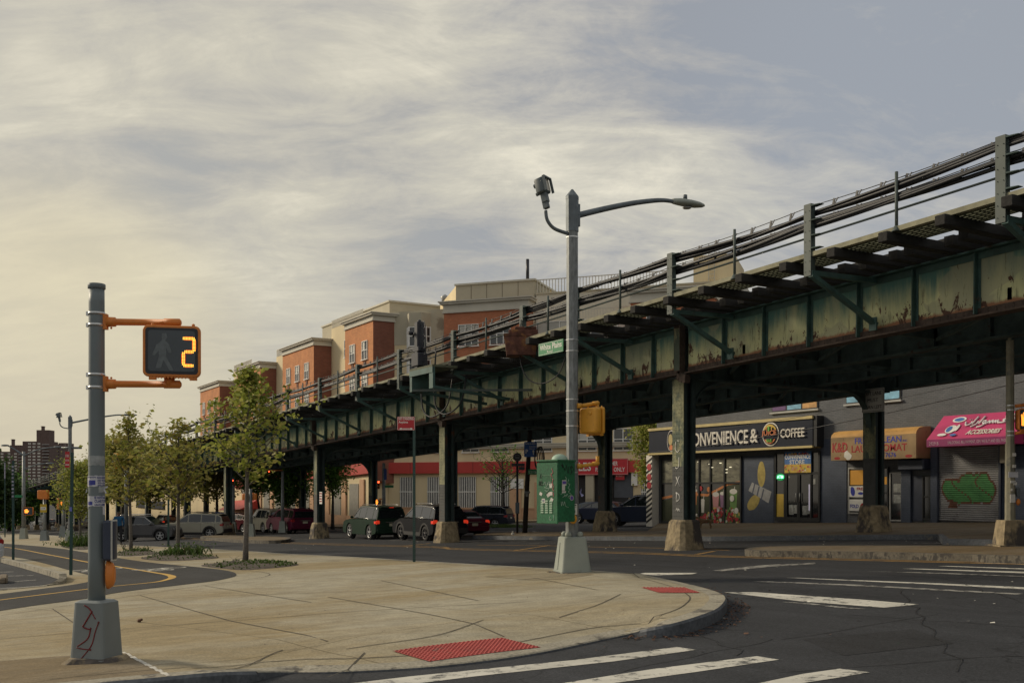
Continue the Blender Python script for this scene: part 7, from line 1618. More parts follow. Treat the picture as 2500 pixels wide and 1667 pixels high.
def car(kind,col,label,px,py,ang,sc=1.0,lit=False,clad=False,chrome=False,rim=None,rails=True,group='cars in the street',far=False,roof=None):
    P=PR[kind]; L,W_,zb,r=P['L'],P['W'],P['zb'],P['r']; p=gp(px,py)
    t=thing('car',label,'car',p,R(ang),group); t.scale=(sc,sc,sc)
    paint=M('car_paint_%02d%02d%02d'%tuple(int(c*99) for c in col),col,.3,metal=0,var=.04,coat=.06,spec=.12)
    xf,xr_=L*.30,-L*.29; hw=W_/2
    def prof(g):
        pts=[(-L/2+.10,.36),(-L/2,.48),(-L/2+.01,.74),(-L/2+.09,zb-.1),(-L/2+.13,zb)]
        pts+=[(P['cab'][0][0]+.02,zb+.001),(P['cab'][-1][0],zb+.0)]
        fx=P['cab'][-1][0]; pts+=[(fx+.3,zb-.02),(L/2-.35,zb-P['hood']),(L/2-.10,zb-P['hood']-.12),(L/2-.01,.70),(L/2,.5),(L/2-.07,.30)]
        ra=r+.06+g
        for cx_ in (xf,xr_):
            a0=math.degrees(math.asin((.26-r)/ra)) if abs(.26-r)<ra else -15
            pts+=[(cx_+ra*math.cos(R(q)),r+ra*math.sin(R(q))) for q in [a0+(180-2*a0)*k/12 for k in range(13)]]
            if cx_==xf: pts+=[(cx_-ra-.05,.24),(xr_+ra+.05,.24)]
        return pts
    pr=prof(0); b=MB(); cxm=0; 
    def sc_(pts,k): return [(x*(1-.02*k),.62+(z-.62)*(1-.05*k)) for x,z in pts]
    rg=[]
    for y,k in ((-hw,1),(-hw+.05,.3),(-hw+.12,0),(hw-.12,0),(hw-.05,.3),(hw,1)): rg.append([(x,y,z) for x,z in sc_(pr,k)])
    b.loft(rg,0,False)
    # cabin
    cab=P['cab']; zr=max(z for _,z in cab); yy=lambda z:hw-.09-(z-zb)/(zr-zb)*.20
    n=len(cab); o=len(b.v); b.v+=[(x,-yy(z),z) for x,z in cab]+[(x,yy(z),z) for x,z in cab]
    b.f+=[list(range(o,o+n)),list(range(o+n,o+2*n))[::-1]]; b.m+=[0,0]; b.sm+=[False,False]
    for i in range(n-1): b.f.append([o+i,o+n+i,o+n+i+1,o+i+1]); b.m.append(1 if roof and 1<=i<n-2 else 0); b.sm.append(False)
    body=b.build('car_body',[paint,M('black_roof_paint',(.02,.02,.022),.25,coat=.8)],t)
    def pane(nm,q,off): # q four points, offset outward
        v=[V(a) for a in q]; nrm=(v[1]-v[0]).cross(v[3]-v[0]).normalized()*off; bb=MB(); bb.hexa([*[a for a in v],*[a+nrm for a in v]]); return bb.build(nm,CGL_,t)
    def edge(i,u,s,lat): # point along cabin edge i at fraction u, lateral fraction lat of half width
        (x0,z0),(x1,z1)=cab[i],cab[i+1]; x=x0+(x1-x0)*u; z=z0+(z1-z0)*u; return V((x,s*yy(z)*lat,z))
    pane('windscreen',[edge(n-2,.96,-1,.93),edge(n-2,.96,1,.93),edge(n-2,.08,1,.92),edge(n-2,.08,-1,.92)],.012)
    pane('rear_window',[edge(0,.12,1,.9),edge(0,.12,-1,.9),edge(0,.97,-1,.88),edge(0,.97,1,.88)],.012)
    # side windows between pillars
    zt_=zr-.10; zl=zb+.05
    def xat(z,front):
        seq=cab[:3] if not front else cab[-3:][::-1]
        for (x0,z0),(x1,z1) in zip(seq,seq[1:]):
            if min(z0,z1)-1e-6<=z<=max(z0,z1)+1e-6: return x0+(x1-x0)*(z-z0)/(z1-z0) if z1!=z0 else x0
        return seq[-1][0]
    pil=P['pil']; 
    def topz(x): # roof line minus frame
        for (x0,z0),(x1,z1) in zip(cab,cab[1:]):
            if x0<=x<=x1: return z0+(z1-z0)*(x-x0)/(x1-x0)-.09
        return zt_
    rng_=[(xat(zl,False)+.16,pil[0]-.04),(pil[0]+.04,pil[1]-.03),(pil[1]+.03,pil[2]-.03),(pil[2]+.03,xat(zl,True)-.14)]
    if rng_[0][1]-rng_[0][0]<.2: rng_=rng_[1:]
    for s in (-1,1):
        for (xa_,xb_) in rng_:
            k=6; up_=[]; 
            for i in range(k+1):
                x=xa_+(xb_-xa_)*i/k; z=min(topz(x),zt_); z=max(z,zl+.005); up_.append((x,z))
            pts=[(xa_,zl),(xb_,zl)]+up_[::-1]; bb=MB(); vv=[(x,s*(yy(z)+.004),z) for x,z in pts]; vi=[(x,s*(yy(z)-.01),z) for x,z in pts]; m_=len(pts)
            bb.add(vv+vi,[list(range(m_)) if s<0 else list(range(m_))[::-1]]+[[i,(i+1)%m_,m_+(i+1)%m_,m_+i] for i in range(m_)]); bb.build('side_window',CGL_,t)
        if chrome:
            bb=MB(); P_=[(x,s*(yy(min(max(topz(x),zl),zt_)+.03)+.01),min(max(topz(x),zl),zt_)+.03) for x in [rng_[0][0]+(rng_[-1][1]-rng_[0][0])*i/14 for i in range(15)]]; bb.tube(P_,.016,5); bb.tube([(rng_[0][0],s*(hw-.08),zl-.02),(rng_[-1][1],s*(hw-.08),zl-.02)],.012,5); bb.build('window_trim',CHR,t)
        if rails: bb=MB(); bb.tube([(cab[2][0]+.2,s*(yy(zr)-.05),zr+.0),(cab[2][0]+.3,s*(yy(zr)-.05),zr+.05),(.1,s*(yy(zr)-.05),zr+.06),(.25,s*(yy(zr)-.05),zr+.0)],.02,6); bb.build('roof_rail',CHR if chrome else TRIM,t)
        if not far:
            bb=MB(); bb.sphere((cab[-1][0]-.25,s*(hw+.07),zb+.08),.10,10,0,(.7,1.1,.75)); bb.build('mirror',paint,t)
            bb=MB(); 
            for x in (pil[1]+.2,pil[2]+.15 if False else pil[1]-.75): bb.box(x-.1,x+.1,s*(hw-.015)-.008,s*(hw-.015)+.012,zb-.14,zb-.11)
            bb.build('door_handle',CHR if chrome else paint,t)
            bb=MB()
            for x in (pil[0]+.02,pil[1],cab[-1][0]-.15): bb.box(x-.006,x+.006,s*hw*.999-.004,s*hw*.999+.004,.34,zb-.07)
            bb.build('door_gap',TRIM,body)
        if clad:
            bb=MB()
            for cx_ in (xf,xr_):
                for i in range(12):
                    a0,a1=R(-5+190*i/12),R(-5+190*(i+1)/12); ra=r+.05; rb=r+.14
                    y=s*(hw+.004); y2=s*(hw-.06); q=[(cx_+ra*math.cos(a0),r+ra*math.sin(a0)),(cx_+rb*math.cos(a0),r+rb*math.sin(a0)),(cx_+rb*math.cos(a1),r+rb*math.sin(a1)),(cx_+ra*math.cos(a1),r+ra*math.sin(a1))]
                    bb.hexa([(q[0][0],y2,q[0][1]),(q[1][0],y2,q[1][1]),(q[1][0],y,q[1][1]),(q[0][0],y,q[0][1]),(q[3][0],y2,q[3][1]),(q[2][0],y2,q[2][1]),(q[2][0],y,q[2][1]),(q[3][0],y,q[3][1])])
            bb.box(xr_+r+.1,xf-r-.1,min(s*(hw-.05),s*(hw+.006)),max(s*(hw-.05),s*(hw+.006)),.25,.42); bb.build('wheel_arch_trim',TRIM,t)
        # wheels
        for cx_ in (xf,xr_):
            bb=MB(); y0=s*(hw-.04); prf=[(r*.62,0),(r*.93,0),(r,-.03),(r,-.19),(r*.93,-.22),(r*.5,-.22)]; bb.lathe((cx_,y0,r),[(q,s*h_) for q,h_ in prf],22,0,'y',cap=False); wh=bb.build('wheel',TYRE,t)
            bb=MB(); bb.lathe((cx_,y0,r),[(r*.70,s*.006),(r*.66,s*.008),(r*.62,-s*.01)],20,0,'y',cap=False); bb.lathe((cx_,y0,r),[(r*.62,-s*.01),(r*.60,-s*.05),(.001,-s*.05)],20,1,'y',cap=False)
            for k in range(5 if not far else 5):
                a=R(72*k+18); ca,sa=math.cos(a),math.sin(a); d=V((ca,0,sa)); nn=V((-sa,0,ca)); c0=V((cx_,y0-s*.012,r)); bb.hexa([*(c0+d*u+nn*v+V((0,w_,0)) for u,v,w_ in ((.03,-.045,-s*.03),(.03,.045,-s*.03),(.03,.045,s*.01),(.03,-.045,s*.01))),*(c0+d*u+nn*v+V((0,w_,0)) for u,v,w_ in ((r*.63,-.028,-s*.03),(r*.63,.028,-s*.03),(r*.63,.028,s*.008),(r*.63,-.028,s*.008)))],0)
            bb.lathe((cx_,y0-s*.005,r),[(.06,0),(.05,s*.015),(.01,s*.018)],10,0,'y'); bb.build('rim',[rim or RIM,TRIM],wh)
            bb=MB(); bb.lathe((cx_,y0-s*.24,r),[(r+.05,0),(r+.05,s*.16)],14,0,'y'); bb.build('wheel_well',TRIM,t)
        # lights
        bb=MB(); zt2=zb-.06; rbx(bb,(0,0,0),.20,.24,-.02,.02,.04,0,.006,Matrix.Translation((-L/2+.075,s*(hw-.14),zt2-.10))@Matrix.Rotation(R(-90),4,'Z')); bb.box(-L/2+.06,-L/2+.26,min(s*(hw-.03),s*(hw+.002)),max(s*(hw-.03),s*(hw+.002)),zt2-.15,zt2-.02)
        if kind in('suv','jeep') : bb.hexa([(-L/2+.12,s*(hw-.16),zb),(-L/2+.36,s*(hw-.10),zb),(-L/2+.36,s*(hw-.16),zb),(-L/2+.12,s*(hw-.24),zb),(-L/2+.26,s*(hw-.24),zb+.32),(-L/2+.36,s*(hw-.19),zb+.32),(-L/2+.36,s*(hw-.23),zb+.32),(-L/2+.26,s*(hw-.28),zb+.32)])
        bb.build('tail_light',TLON if lit else TL,t)
        bb=MB(); rbx(bb,(0,0,0),.36,.13,-.02,.03,.04,0,.008,Matrix.Translation((L/2-.10,s*(hw-.26),zb-P['hood']-.20))@Matrix.Rotation(R(90),4,'Z')@Matrix.Rotation(R(12*s),4,'Z')); bb.box(L/2-.38,L/2-.10,min(s*(hw-.05),s*(hw-.01)),max(s*(hw-.05),s*(hw-.01)),zb-P['hood']-.25,zb-P['hood']-.14); bb.build('headlight',HL,t)
    bb=MB(); rbx(bb,(0,0,0),W_-.16,.26,-.03,.05,.05,0,.02,Matrix.Translation((-L/2+.0,0,.50))@Matrix.Rotation(R(-90),4,'Z')); bb.build('rear_bumper',TRIM if clad else paint,t)
    bb=MB(); rbx(bb,(0,0,0),1.1,.22,-.02,.02,.03,0,.008,Matrix.Translation((L/2-.01,0,.62))@Matrix.Rotation(R(90),4,'Z')); bb.build('grille',TRIM,t)
    bb=MB(); bb.box(-L/2-.012,-L/2+.02,-.17,.17,zb-.34,zb-.20); bb.build('number_plate',PLT,t)
    bb=MB(); bb.box(-L/2+.005,-L/2+.06,-.38,.38,zb-.16,zb-.125); bb.build('tailgate_strip',CHR,t)
    if kind!='sedan': bb=MB(); bb.box(cab[2][0]-.24,cab[2][0]-.02,-.6,.6,zr-.10,zr-.06); bb.build('roof_spoiler',paint,t)
    if lit and kind!='sedan': bb=MB(); bb.box(cab[2][0]-.25,cab[2][0]-.241,-.13,.13,zr-.098,zr-.065); bb.build('brake_light',TLON,t)
    return t
SW=TH+R(90)
sa=219.5
car('box',(.020,.042,.028),'dark green boxy off-road car with lit tail lights left of the black crossover',915,1314,180,.93,True,rails=True,chrome=True)
car('suv',(.012,.013,.017),'black crossover with dark wheels half behind the column footing',1048,1317,180,.95,True,clad=True,chrome=True,rim=RIMD)
car('sedan',(.09,.010,.025),'maroon sedan in the lane right of the black crossover',1110,1309,180,.92,True,rails=False)
car('suv',(.018,.022,.035),'navy blue crossover parked beside the barred windows',1178,1288,sa,.86,rails=False,chrome=True)
car('suv',(.022,.03,.055),'dark blue crossover half hidden behind the striped post',1567,1283,sa,1.03,rails=False,chrome=True)
car('sedan',(.015,.02,.04),'deep blue sedan by the garage opening, nearer the striped post',1470,1276,200,1.0,rails=False,far=True)
car('sedan',(.08,.10,.13),'grey blue sedan in the garage opening left of the far column',1440,1273,215,1.0,rails=False,far=True)
car('van',(.10,.012,.035),'maroon minivan seen from behind left of the walking man',712,1301,183,1.0,False)
car('box',(.48,.44,.33),'cream boxy car between the far column and the maroon minivan',652,1299,186,1.0,False,rails=True)
car('sedan',(.14,.01,.02),'bright red car partly hidden behind the median column',590,1298,200,1.05,rails=False)
car('suv',(.36,.35,.29),'silver beige crossover heading left with red tail lights',476,1312,236,.98,False,clad=True,roof=True)
car('jeep',(.10,.10,.105),'dark grey crossover heading right past the man in blue',356,1319,56,.97,False,clad=True,chrome=True)
car('suv',(.02,.06,.22),'bright blue car just behind the silver crossover',535,1298,215,1.0,rails=False,far=True)
car('suv',(.05,.05,.055),'dark car with red lights behind the grey crossover',402,1291,185,1.0,True,rails=False,far=True)
car('suv',(.02,.02,.022),'black car with low roof behind the silver crossover, among columns',470,1291,190,1.0,rails=False,far=True)
for i,(px,py,c,a,k,lab) in enumerate(((8,1289,(.03,.035,.04),185,'suv','dark far car at the left edge of the picture'),(24,1287,(.25,.26,.27),185,'sedan','pale grey far car beside the darkest far car'),(45,1291,(.015,.018,.02),185,'suv','blackest far car left of the twin armed lamp'),(92,1284,(.2,.2,.2),190,'sedan','small silver far car under the viaduct right of the twin lamp'),(120,1285,(.05,.04,.035),190,'suv','brown far car with lit lamp behind the yellow sign pole'),(190,1290,(.3,.31,.3),200,'suv','white far car between the viaduct columns by the foreground pole'),(70,1282,(.03,.03,.05),188,'suv','tiny navy far car under the viaduct'))):
    car(k,c,lab,px,py,a,1.1,i in(2,4,6),rails=False,far=True,group='small cars far down the avenue')
car('suv',(.50,.52,.55),'white car corner with red tail light at the left edge of the parking area',-150,1382,215,1.0,False,rails=False,chrome=True)
wq=gp(8,1424,.15); b=MB(); b.cbox(-.9,.25,-.09,.09,.01,.15,.03); ws=b.build('wheel_stop',CONC2); ws.location=wq; ws.rotation_euler=(0,0,R(-5)); tag(ws,'low concrete wheel stop in the parking area at the left','wheel stop')

# ------------------------------------------------------------------ trees and planting
BARK=M('grey_bark',(.13,.115,.10),.9,var=.35,scale=8,bump=.6,stretch=(1,1,.3),fine=30); BARKD=M('dark_bark',(.035,.03,.025),.9,var=.35,scale=8,bump=.5)
LF=leafmat('spring_leaves',[(.14,.19,.03),(.30,.35,.06),(.46,.47,.11),(.36,.32,.11)]); LF2=leafmat('yellow_green_leaves',[(.15,.18,.03),(.34,.35,.07),(.33,.26,.08),(.46,.46,.13)]); LF3=leafmat('street_tree_leaves',[(.06,.14,.02),(.12,.25,.04),(.18,.33,.06)]); LF4=leafmat('dark_leaves',[(.02,.045,.012),(.04,.08,.02),(.06,.10,.03)]); GRS=leafmat('ground_leaves',[(.04,.085,.015),(.08,.14,.03),(.11,.12,.05)])
def leaf(b,p,s,rnd):
    d=V((rnd.gauss(0,1),rnd.gauss(0,1),rnd.gauss(0,.6))).normalized(); n=V((rnd.gauss(0,.7),rnd.gauss(0,.7),1)).normalized(); w=d.cross(n).normalized()*s*.38; n2=w.cross(d).normalized()*s*.10
    b.add([p,p+d*s*.5+w+n2,p+d*s,p+d*s*.5-w+n2],[(0,1,2,3)])
def tree(loc,H_,prof,label,leafm,barkm,seed,nb=30,r0=.07,lsz=.10,dens=1.0,lean=(0,0),lo=.34,group=None,clus=.13,sub=4,name='street_tree',upang=.35,top=1.0):
    rnd=random.Random(seed); t=thing(name,label,'tree',loc,0,group)
    def rad(f):
        for (a,ra),(c,rc) in zip(prof,prof[1:]):
            if a<=f<=c: return ra+(rc-ra)*(f-a)/(c-a)
        return prof[-1][1]
    k=12; ax=[]; dx=dy=0
    for i in range(k+1):
        f=i/k; dx+=rnd.uniform(-.02,.02)*H_*.25; dy+=rnd.uniform(-.02,.02)*H_*.25; ax.append(V((dx*f+lean[0]*f,dy*f+lean[1]*f,H_*f*.97)))
    def axp(f):
        f=min(.999,f)*k; i=int(f); return ax[i].lerp(ax[i+1],f-i)
    rr_=lambda f:r0*(1-f*.9)**.9+.006
    b=MB(); b.tube([ax[0]+V((0,0,-.1))]+ax[1:],[r0*1.25]+[rr_((i+1)/k) for i in range(k)],9)
    lv=MB()
    def foliage(p,n,spread):
        for _ in range(n): leaf(lv,p+V((rnd.gauss(0,spread),rnd.gauss(0,spread),rnd.gauss(0,spread*.8))),lsz*rnd.uniform(.6,1.25),rnd)
    az=rnd.uniform(0,6)
    for i in range(nb):
        f=lo+(.97-lo)*((i+.5)/nb)**.9; az+=2.4+rnd.uniform(-.5,.5); L=rad(f)*rnd.uniform(.55,1.15)
        p0=axp(f); up=(upang+.5*f+rnd.uniform(-.15,.2)); d=V((math.cos(az),math.sin(az),up)); pts=[p0]; q=p0; dd=d.copy(); steps=5
        for s_ in range(steps): dd+=V((rnd.uniform(-.22,.22),rnd.uniform(-.22,.22),rnd.uniform(-.08,.22))); q=q+dd.normalized()*L/steps*1.08; pts.append(q)
        dn=dens*(1 if f<.66 else top); rb=max(.006,rr_(f)*.5); b.tube(pts,[rb*(1-.75*j/steps) for j in range(steps+1)],5)
        for j in range(1,steps+1):
            if j>=2 or L<.5: foliage(pts[j],int(dn*rnd.uniform(5,12)),clus*rnd.uniform(.7,1.2))
            if j>=1 and rnd.random()<sub/5:
                sd=V((rnd.uniform(-1,1),rnd.uniform(-1,1),rnd.uniform(-.1,.9))).normalized(); l2=L*rnd.uniform(.2,.42); e=pts[j]+sd*l2; m_=pts[j].lerp(e,.5)+V((0,0,.03)); b.tube([pts[j],m_,e],[rb*.4,rb*.3,rb*.15],4)
                foliage(e,int(dn*rnd.uniform(9,20)),clus); foliage(m_,int(dn*rnd.uniform(3,8)),clus)
    foliage(axp(.99),int(14*dens*top),clus*.8); foliage(axp(.93),int(12*dens*top),clus*.9)
    b.build('trunk',barkm,t)
    if lv.f: lv.build('crown',leafm,t)
    return t
T3=gp(599,1372,.15); T2=gp(434,1355,.15); T1=gp(320,1347,.15)
hh=lambda p,yb,yt:(yb-yt)*depth(p)/2500
PG='young trees in planted pits on the plaza'
tree(T3,hh(T3,1372,884),[(0,.3),(.38,1.0),(.45,1.75),(.58,1.9),(.67,1.35),(.73,.75),(.86,.55),(1,.12)],'tallest young plaza tree, nearest the street lamp, yellow green leaves',LF,BARK,21,34,.075,.17,.58,lo=.38,group=PG,clus=.11,top=.8,lean=(.1,.1),name='plaza_tree')
tree(T2,hh(T2,1355,1020),[(0,.3),(.36,1.2),(.45,1.8),(.6,1.9),(.68,1.2),(.74,.5),(.93,.3),(1,.1)],'middle young plaza tree with the widest olive green crown',LF2,BARK,5,42,.07,.18,.62,lo=.36,group=PG,clus=.15,top=.25,name='plaza_tree')
tree(T1,hh(T1,1347,1000),[(0,.3),(.33,1.0),(.42,1.7),(.56,1.5),(.62,.8),(.8,.65),(.92,.25),(1,.1)],'young plaza tree nearest the foreground pole with a thin tall leader',LF2,BARK,13,42,.07,.18,.62,lo=.32,group=PG,clus=.14,top=.35,lean=(0,-.1),name='plaza_tree')
T0=gp(196,1334,.15); tree(T0,hh(T0,1334,1140),[(0,.3),(.35,1.1),(.5,1.9),(.75,1.5),(1,.2)],'bushy young plaza tree just left of the foreground pole',LF,BARK,31,44,.07,.13,1.3,lo=.32,group=PG,clus=.2,name='plaza_tree')
SG_='street trees in front of the apartment building'
def at(px,yb,D): p=pt(px,1290,D); p.z=G(p.x,p.y)+.12; return p
p=at(812,1290,80); tree(p,5.2,[(0,.4),(.45,1.2),(.6,2.4),(.8,2.3),(1,.8)],'fresh green street tree with a forked trunk right of the near column',LF3,BARKD,41,36,.14,.22,1.1,lo=.48,group=SG_,clus=.3,upang=.6)
p=at(704,1290,84); tree(p,5.0,[(0,.4),(.35,1.5),(.5,2.6),(.8,2.4),(1,.8)],'dense fresh green street tree above the maroon minivan',LF3,BARKD,42,46,.14,.24,2.0,lo=.34,group=SG_,clus=.38)
p=at(640,1290,86); tree(p,5.4,[(0,.4),(.45,1.5),(.6,2.6),(.8,2.2),(1,.8)],'leaning street tree behind the cream car',LF3,BARKD,43,36,.13,.24,1.3,lo=.5,group=SG_,clus=.4,lean=(-.6,-.6))
p=at(1229,1282,72); tree(p,5.0,[(0,.4),(.4,2.0),(.6,2.2),(.8,1.8),(1,.8)],'nearly bare street tree with a tuft of green low on its branches',LF3,BARKD,44,40,.11,.2,.12,lo=.4,group=SG_,clus=.2,sub=6)
p=at(1592,1288,66); tree(p,7.0,[(0,.4),(.3,.8),(.5,1.4),(.7,1.5),(.9,.9),(1,.4)],'light green street tree rising between the red sign and the dark fascia',LF,BARKD,45,46,.12,.2,1.2,lo=.28,group=SG_,clus=.28)
for i,(px,D,h_,lab) in enumerate(((300,78,6.5,'dark trunked street tree behind the man in blue'),(365,82,6.2,'street tree behind the grey crossover with black trunk'),(530,88,6.6,'street tree left of the median column, behind the blue car'),(455,92,6.4,'street tree behind the silver crossover'))):
    p=at(px,1285,D); tree(p,h_,[(0,.4),(.35,1.5),(.55,3.0),(.8,2.4),(1,.8)],lab,LF2,BARKD,50+i,40,.16,.26,1.5,lo=.38,group='street trees beyond the crossing',clus=.42)
for i,(px,D,h_,lab) in enumerate(((-20,150,7,'leafy far tree at the very left edge'),(22,165,6,'leafy far tree between the two leftmost posts'),(60,240,7,'far tree under the twin armed lamp'),(-60,120,7,'broad far tree just outside the left edge'))):
    p=at(px,1280,D); tree(p,h_,[(0,1),(.2,3.0),(.5,4.5),(.8,3.5),(1,1)],lab,LF4 if i!=1 else LF3,BARKD,60+i,50,.3,.55,2.0,lo=.18,group='far trees at the left',clus=.9)
MUL=M('dark_mulch',(.075,.058,.045),.95,var=.5,scale=12,bump=.8,dirt=(.03,.022,.018),dthr=.52,dscale=9)
def pit(corners,label,seed,nleaf,bush=()):
    rnd=random.Random(seed); P=[gp(x,y,.15) for x,y in corners]; c=sum(P,V())/len(P); Q=smooth_path([V((p.x,p.y,0)) for p in P],5,closed=True); n=len(Q)
    b=MB(); rings=[]
    for k,zz_ in ((1,.004),(.86,.03),(.5,.055),(.1,.06)): rings.append([(c.x+(p.x-c.x)*k,c.y+(p.y-c.y)*k,G(c.x+(p.x-c.x)*k,c.y+(p.y-c.y)*k)+.15+zz_+rnd.uniform(-.008,.012)*(k<.99)) for p in Q])
    b.loft(rings,0,False); struct('soil',b,MUL)
    g_=MB()
    def tuft(q,h_,w_,m_):
        for _ in range(m_):
            a=rnd.uniform(0,6.28); tl=rnd.uniform(.1,.9); d=V((math.cos(a)*tl,math.sin(a)*tl,1)).normalized(); s=V((-math.sin(a),math.cos(a),0))*w_; e=q+d*h_*rnd.uniform(.5,1); g_.add([q-s*.4,q+s*.4,q.lerp(e,.6)+s,e,q.lerp(e,.6)-s],[(0,1,2,3,4)])
    for _ in range(nleaf):
        w=[rnd.random()**1.0 for _ in P]; 
        j=rnd.randrange(n); k=rnd.random()**.5*.97; p=V((c.x+(Q[j].x-c.x)*k,c.y+(Q[j].y-c.y)*k,0))
        if math.sin(p.x*2.3+seed)+math.sin(p.y*3.1)<-.35 and rnd.random()<.8: continue
        p.z=G(p.x,p.y)+.15+.05*(1-k*k); tuft(p,rnd.uniform(.04,.12),.016,3)
    for (px,py,h_,r_,m_) in bush:
        q=gp(px,py,.15)
        for _ in range(m_): 
            o=V((rnd.gauss(0,r_),rnd.gauss(0,r_),0)); tuft(q+o+V((0,0,.05)),h_*rnd.uniform(.5,1),.03,3)
            for _2 in range(3): leaf(g_,q+o+V((rnd.gauss(0,.1),rnd.gauss(0,.1),rnd.uniform(.05,h_))),.09,rnd)
    struct('ground_cover',g_,GRS,'stuff')
pit([(490,1380),(560,1371),(640,1369),(700,1374),(730,1378),(690,1384),(600,1391),(550,1388)],'',1,620)
pit([(343,1362),(400,1352),(450,1350),(500,1354),(535,1361),(480,1366),(400,1369)],'',2,420,((455,1357,.45,.35,70),(425,1357,.25,.3,30)))
pit([(277,1352),(310,1343),(340,1343),(390,1350),(340,1356),(295,1357)],'',3,260,((345,1348,.2,.25,30),))
pit([(150,1333),(180,1326),(212,1328),(225,1336),(205,1342),(172,1339)],'',4,200,((200,1335,.75,.5,110),(165,1333,.3,.4,40)))
tw=gp(302,1343,.15); t=thing('twiggy_sapling','bare twiggy sapling sticking out of the planting by the foreground pole','plant',tw); b=MB()
for a in range(7): b.tube([(0,0,0),(.09*math.cos(a),.09*math.sin(a),.2),(.26*math.cos(a*1.3),.26*math.sin(a*1.3),.42+.05*(a%3))],[.014,.01,.004],4)
b.build('twig',BARK,t)
tw=gp(570,1378,.15); t=thing('twiggy_sapling','dry twigs poking up left of the tallest plaza tree','plant',tw); b=MB()
for a in range(6): b.tube([(0,0,0),(.05*math.cos(a),.05*math.sin(a),.1),(.26*math.cos(a*1.7),.26*math.sin(a*1.7),.12+.06*(a%3))],[.009,.006,.003],4)
b.build('twig',BARK,t)
gq=[gp(x,y,.15) for x,y in ((1212,1286),(1228,1283),(1250,1284),(1252,1287),(1225,1289))]
g_=MB(); rnd=random.Random(3)
for _ in range(900):
    w=[rnd.random() for _ in gq]; s_=sum(w); p=sum((q*(a/s_) for q,a in zip(gq,w)),V()); a=rnd.uniform(0,6.28); p=p+V((rnd.gauss(0,.8),rnd.gauss(0,.5),0)); g_.add([p,p+V((.04,0,0)),p+V((math.cos(a)*.06,math.sin(a)*.06,.18))],[(0,1,2)])
struct('grass',g_,GRS,'stuff')

# ------------------------------------------------------------------ low shops beyond the apartment building
ls=thing('shop_row','low beige shop row with a dark blue fascia beyond the parked cars','building',(-166,YR-2,G(-166,36)))
b=MB(); b.box(-166.9,-230,YR-1.5,YR+12,-10,.9,0); b.build('wall',STU,ls,world=True)
b=MB(); b.box(-190,-168,YR-2.2,YR-1.52,-1.4,-.2,0); b.build('fascia',NAVY,ls,world=True)
b=MB(); b.box(-190,-168,YR-1.7,YR-1.51,-8,-1.9,0); b.build('shop_window',GLS,ls,world=True)
b=MB(); b.hexa([(-128,YR-4.2,-.9),(-118,YR-4.2,-.6),(-118,YR-2.01,-.6),(-128,YR-2.01,-.9),(-128,YR-4.0,-.8),(-118,YR-4.0,-.5),(-118,YR-2.01,.6),(-128,YR-2.01,.3)]); b.build('red_awning',REDB,ls,world=True)

# ------------------------------------------------------------------ people and the dog
SKIN=M('brown_skin',(.16,.08,.05),.6); BSH=M('blue_shirt',(.01,.09,.22),.8,var=.2,scale=8,bump=.3); DTR=M('dark_trousers',(.015,.016,.022),.85,var=.3,scale=8,bump=.3); DJK=M('dark_jacket',(.012,.013,.018),.85,var=.3); HAIR=M('black_hair',(.01,.01,.01),.7)
def skinned(verts,edges,radii,name,mat,parent,regions=None,sub=2,root=0):
    me=bpy.data.meshes.new(name); me.from_pydata(verts,edges,[]); o=bpy.data.objects.new(name,me); COL.objects.link(o)
    m=o.modifiers.new('s','SKIN'); m.use_smooth_shade=True
    sv=me.skin_vertices[0].data if me.skin_vertices else None
    if sv is None: return None
    for i,r in enumerate(radii): sv[i].radius=(r,r) if not isinstance(r,tuple) else r
    sv[root].use_root=True
    s=o.modifiers.new('ss','SUBSURF'); s.levels=sub; s.render_levels=sub
    dg=bpy.context.evaluated_depsgraph_get(); dg.update(); m2=bpy.data.meshes.new_from_object(o.evaluated_get(dg)); m2.name=name
    bpy.data.objects.remove(o); o=bpy.data.objects.new(name,m2); COL.objects.link(o); o.parent=parent
    m2.materials.clear()
    for q in mat: m2.materials.append(q)
    if regions:
        for p in m2.polygons: p.material_index=regions(p.center); p.use_smooth=True
    return o
def addskin(me): pass
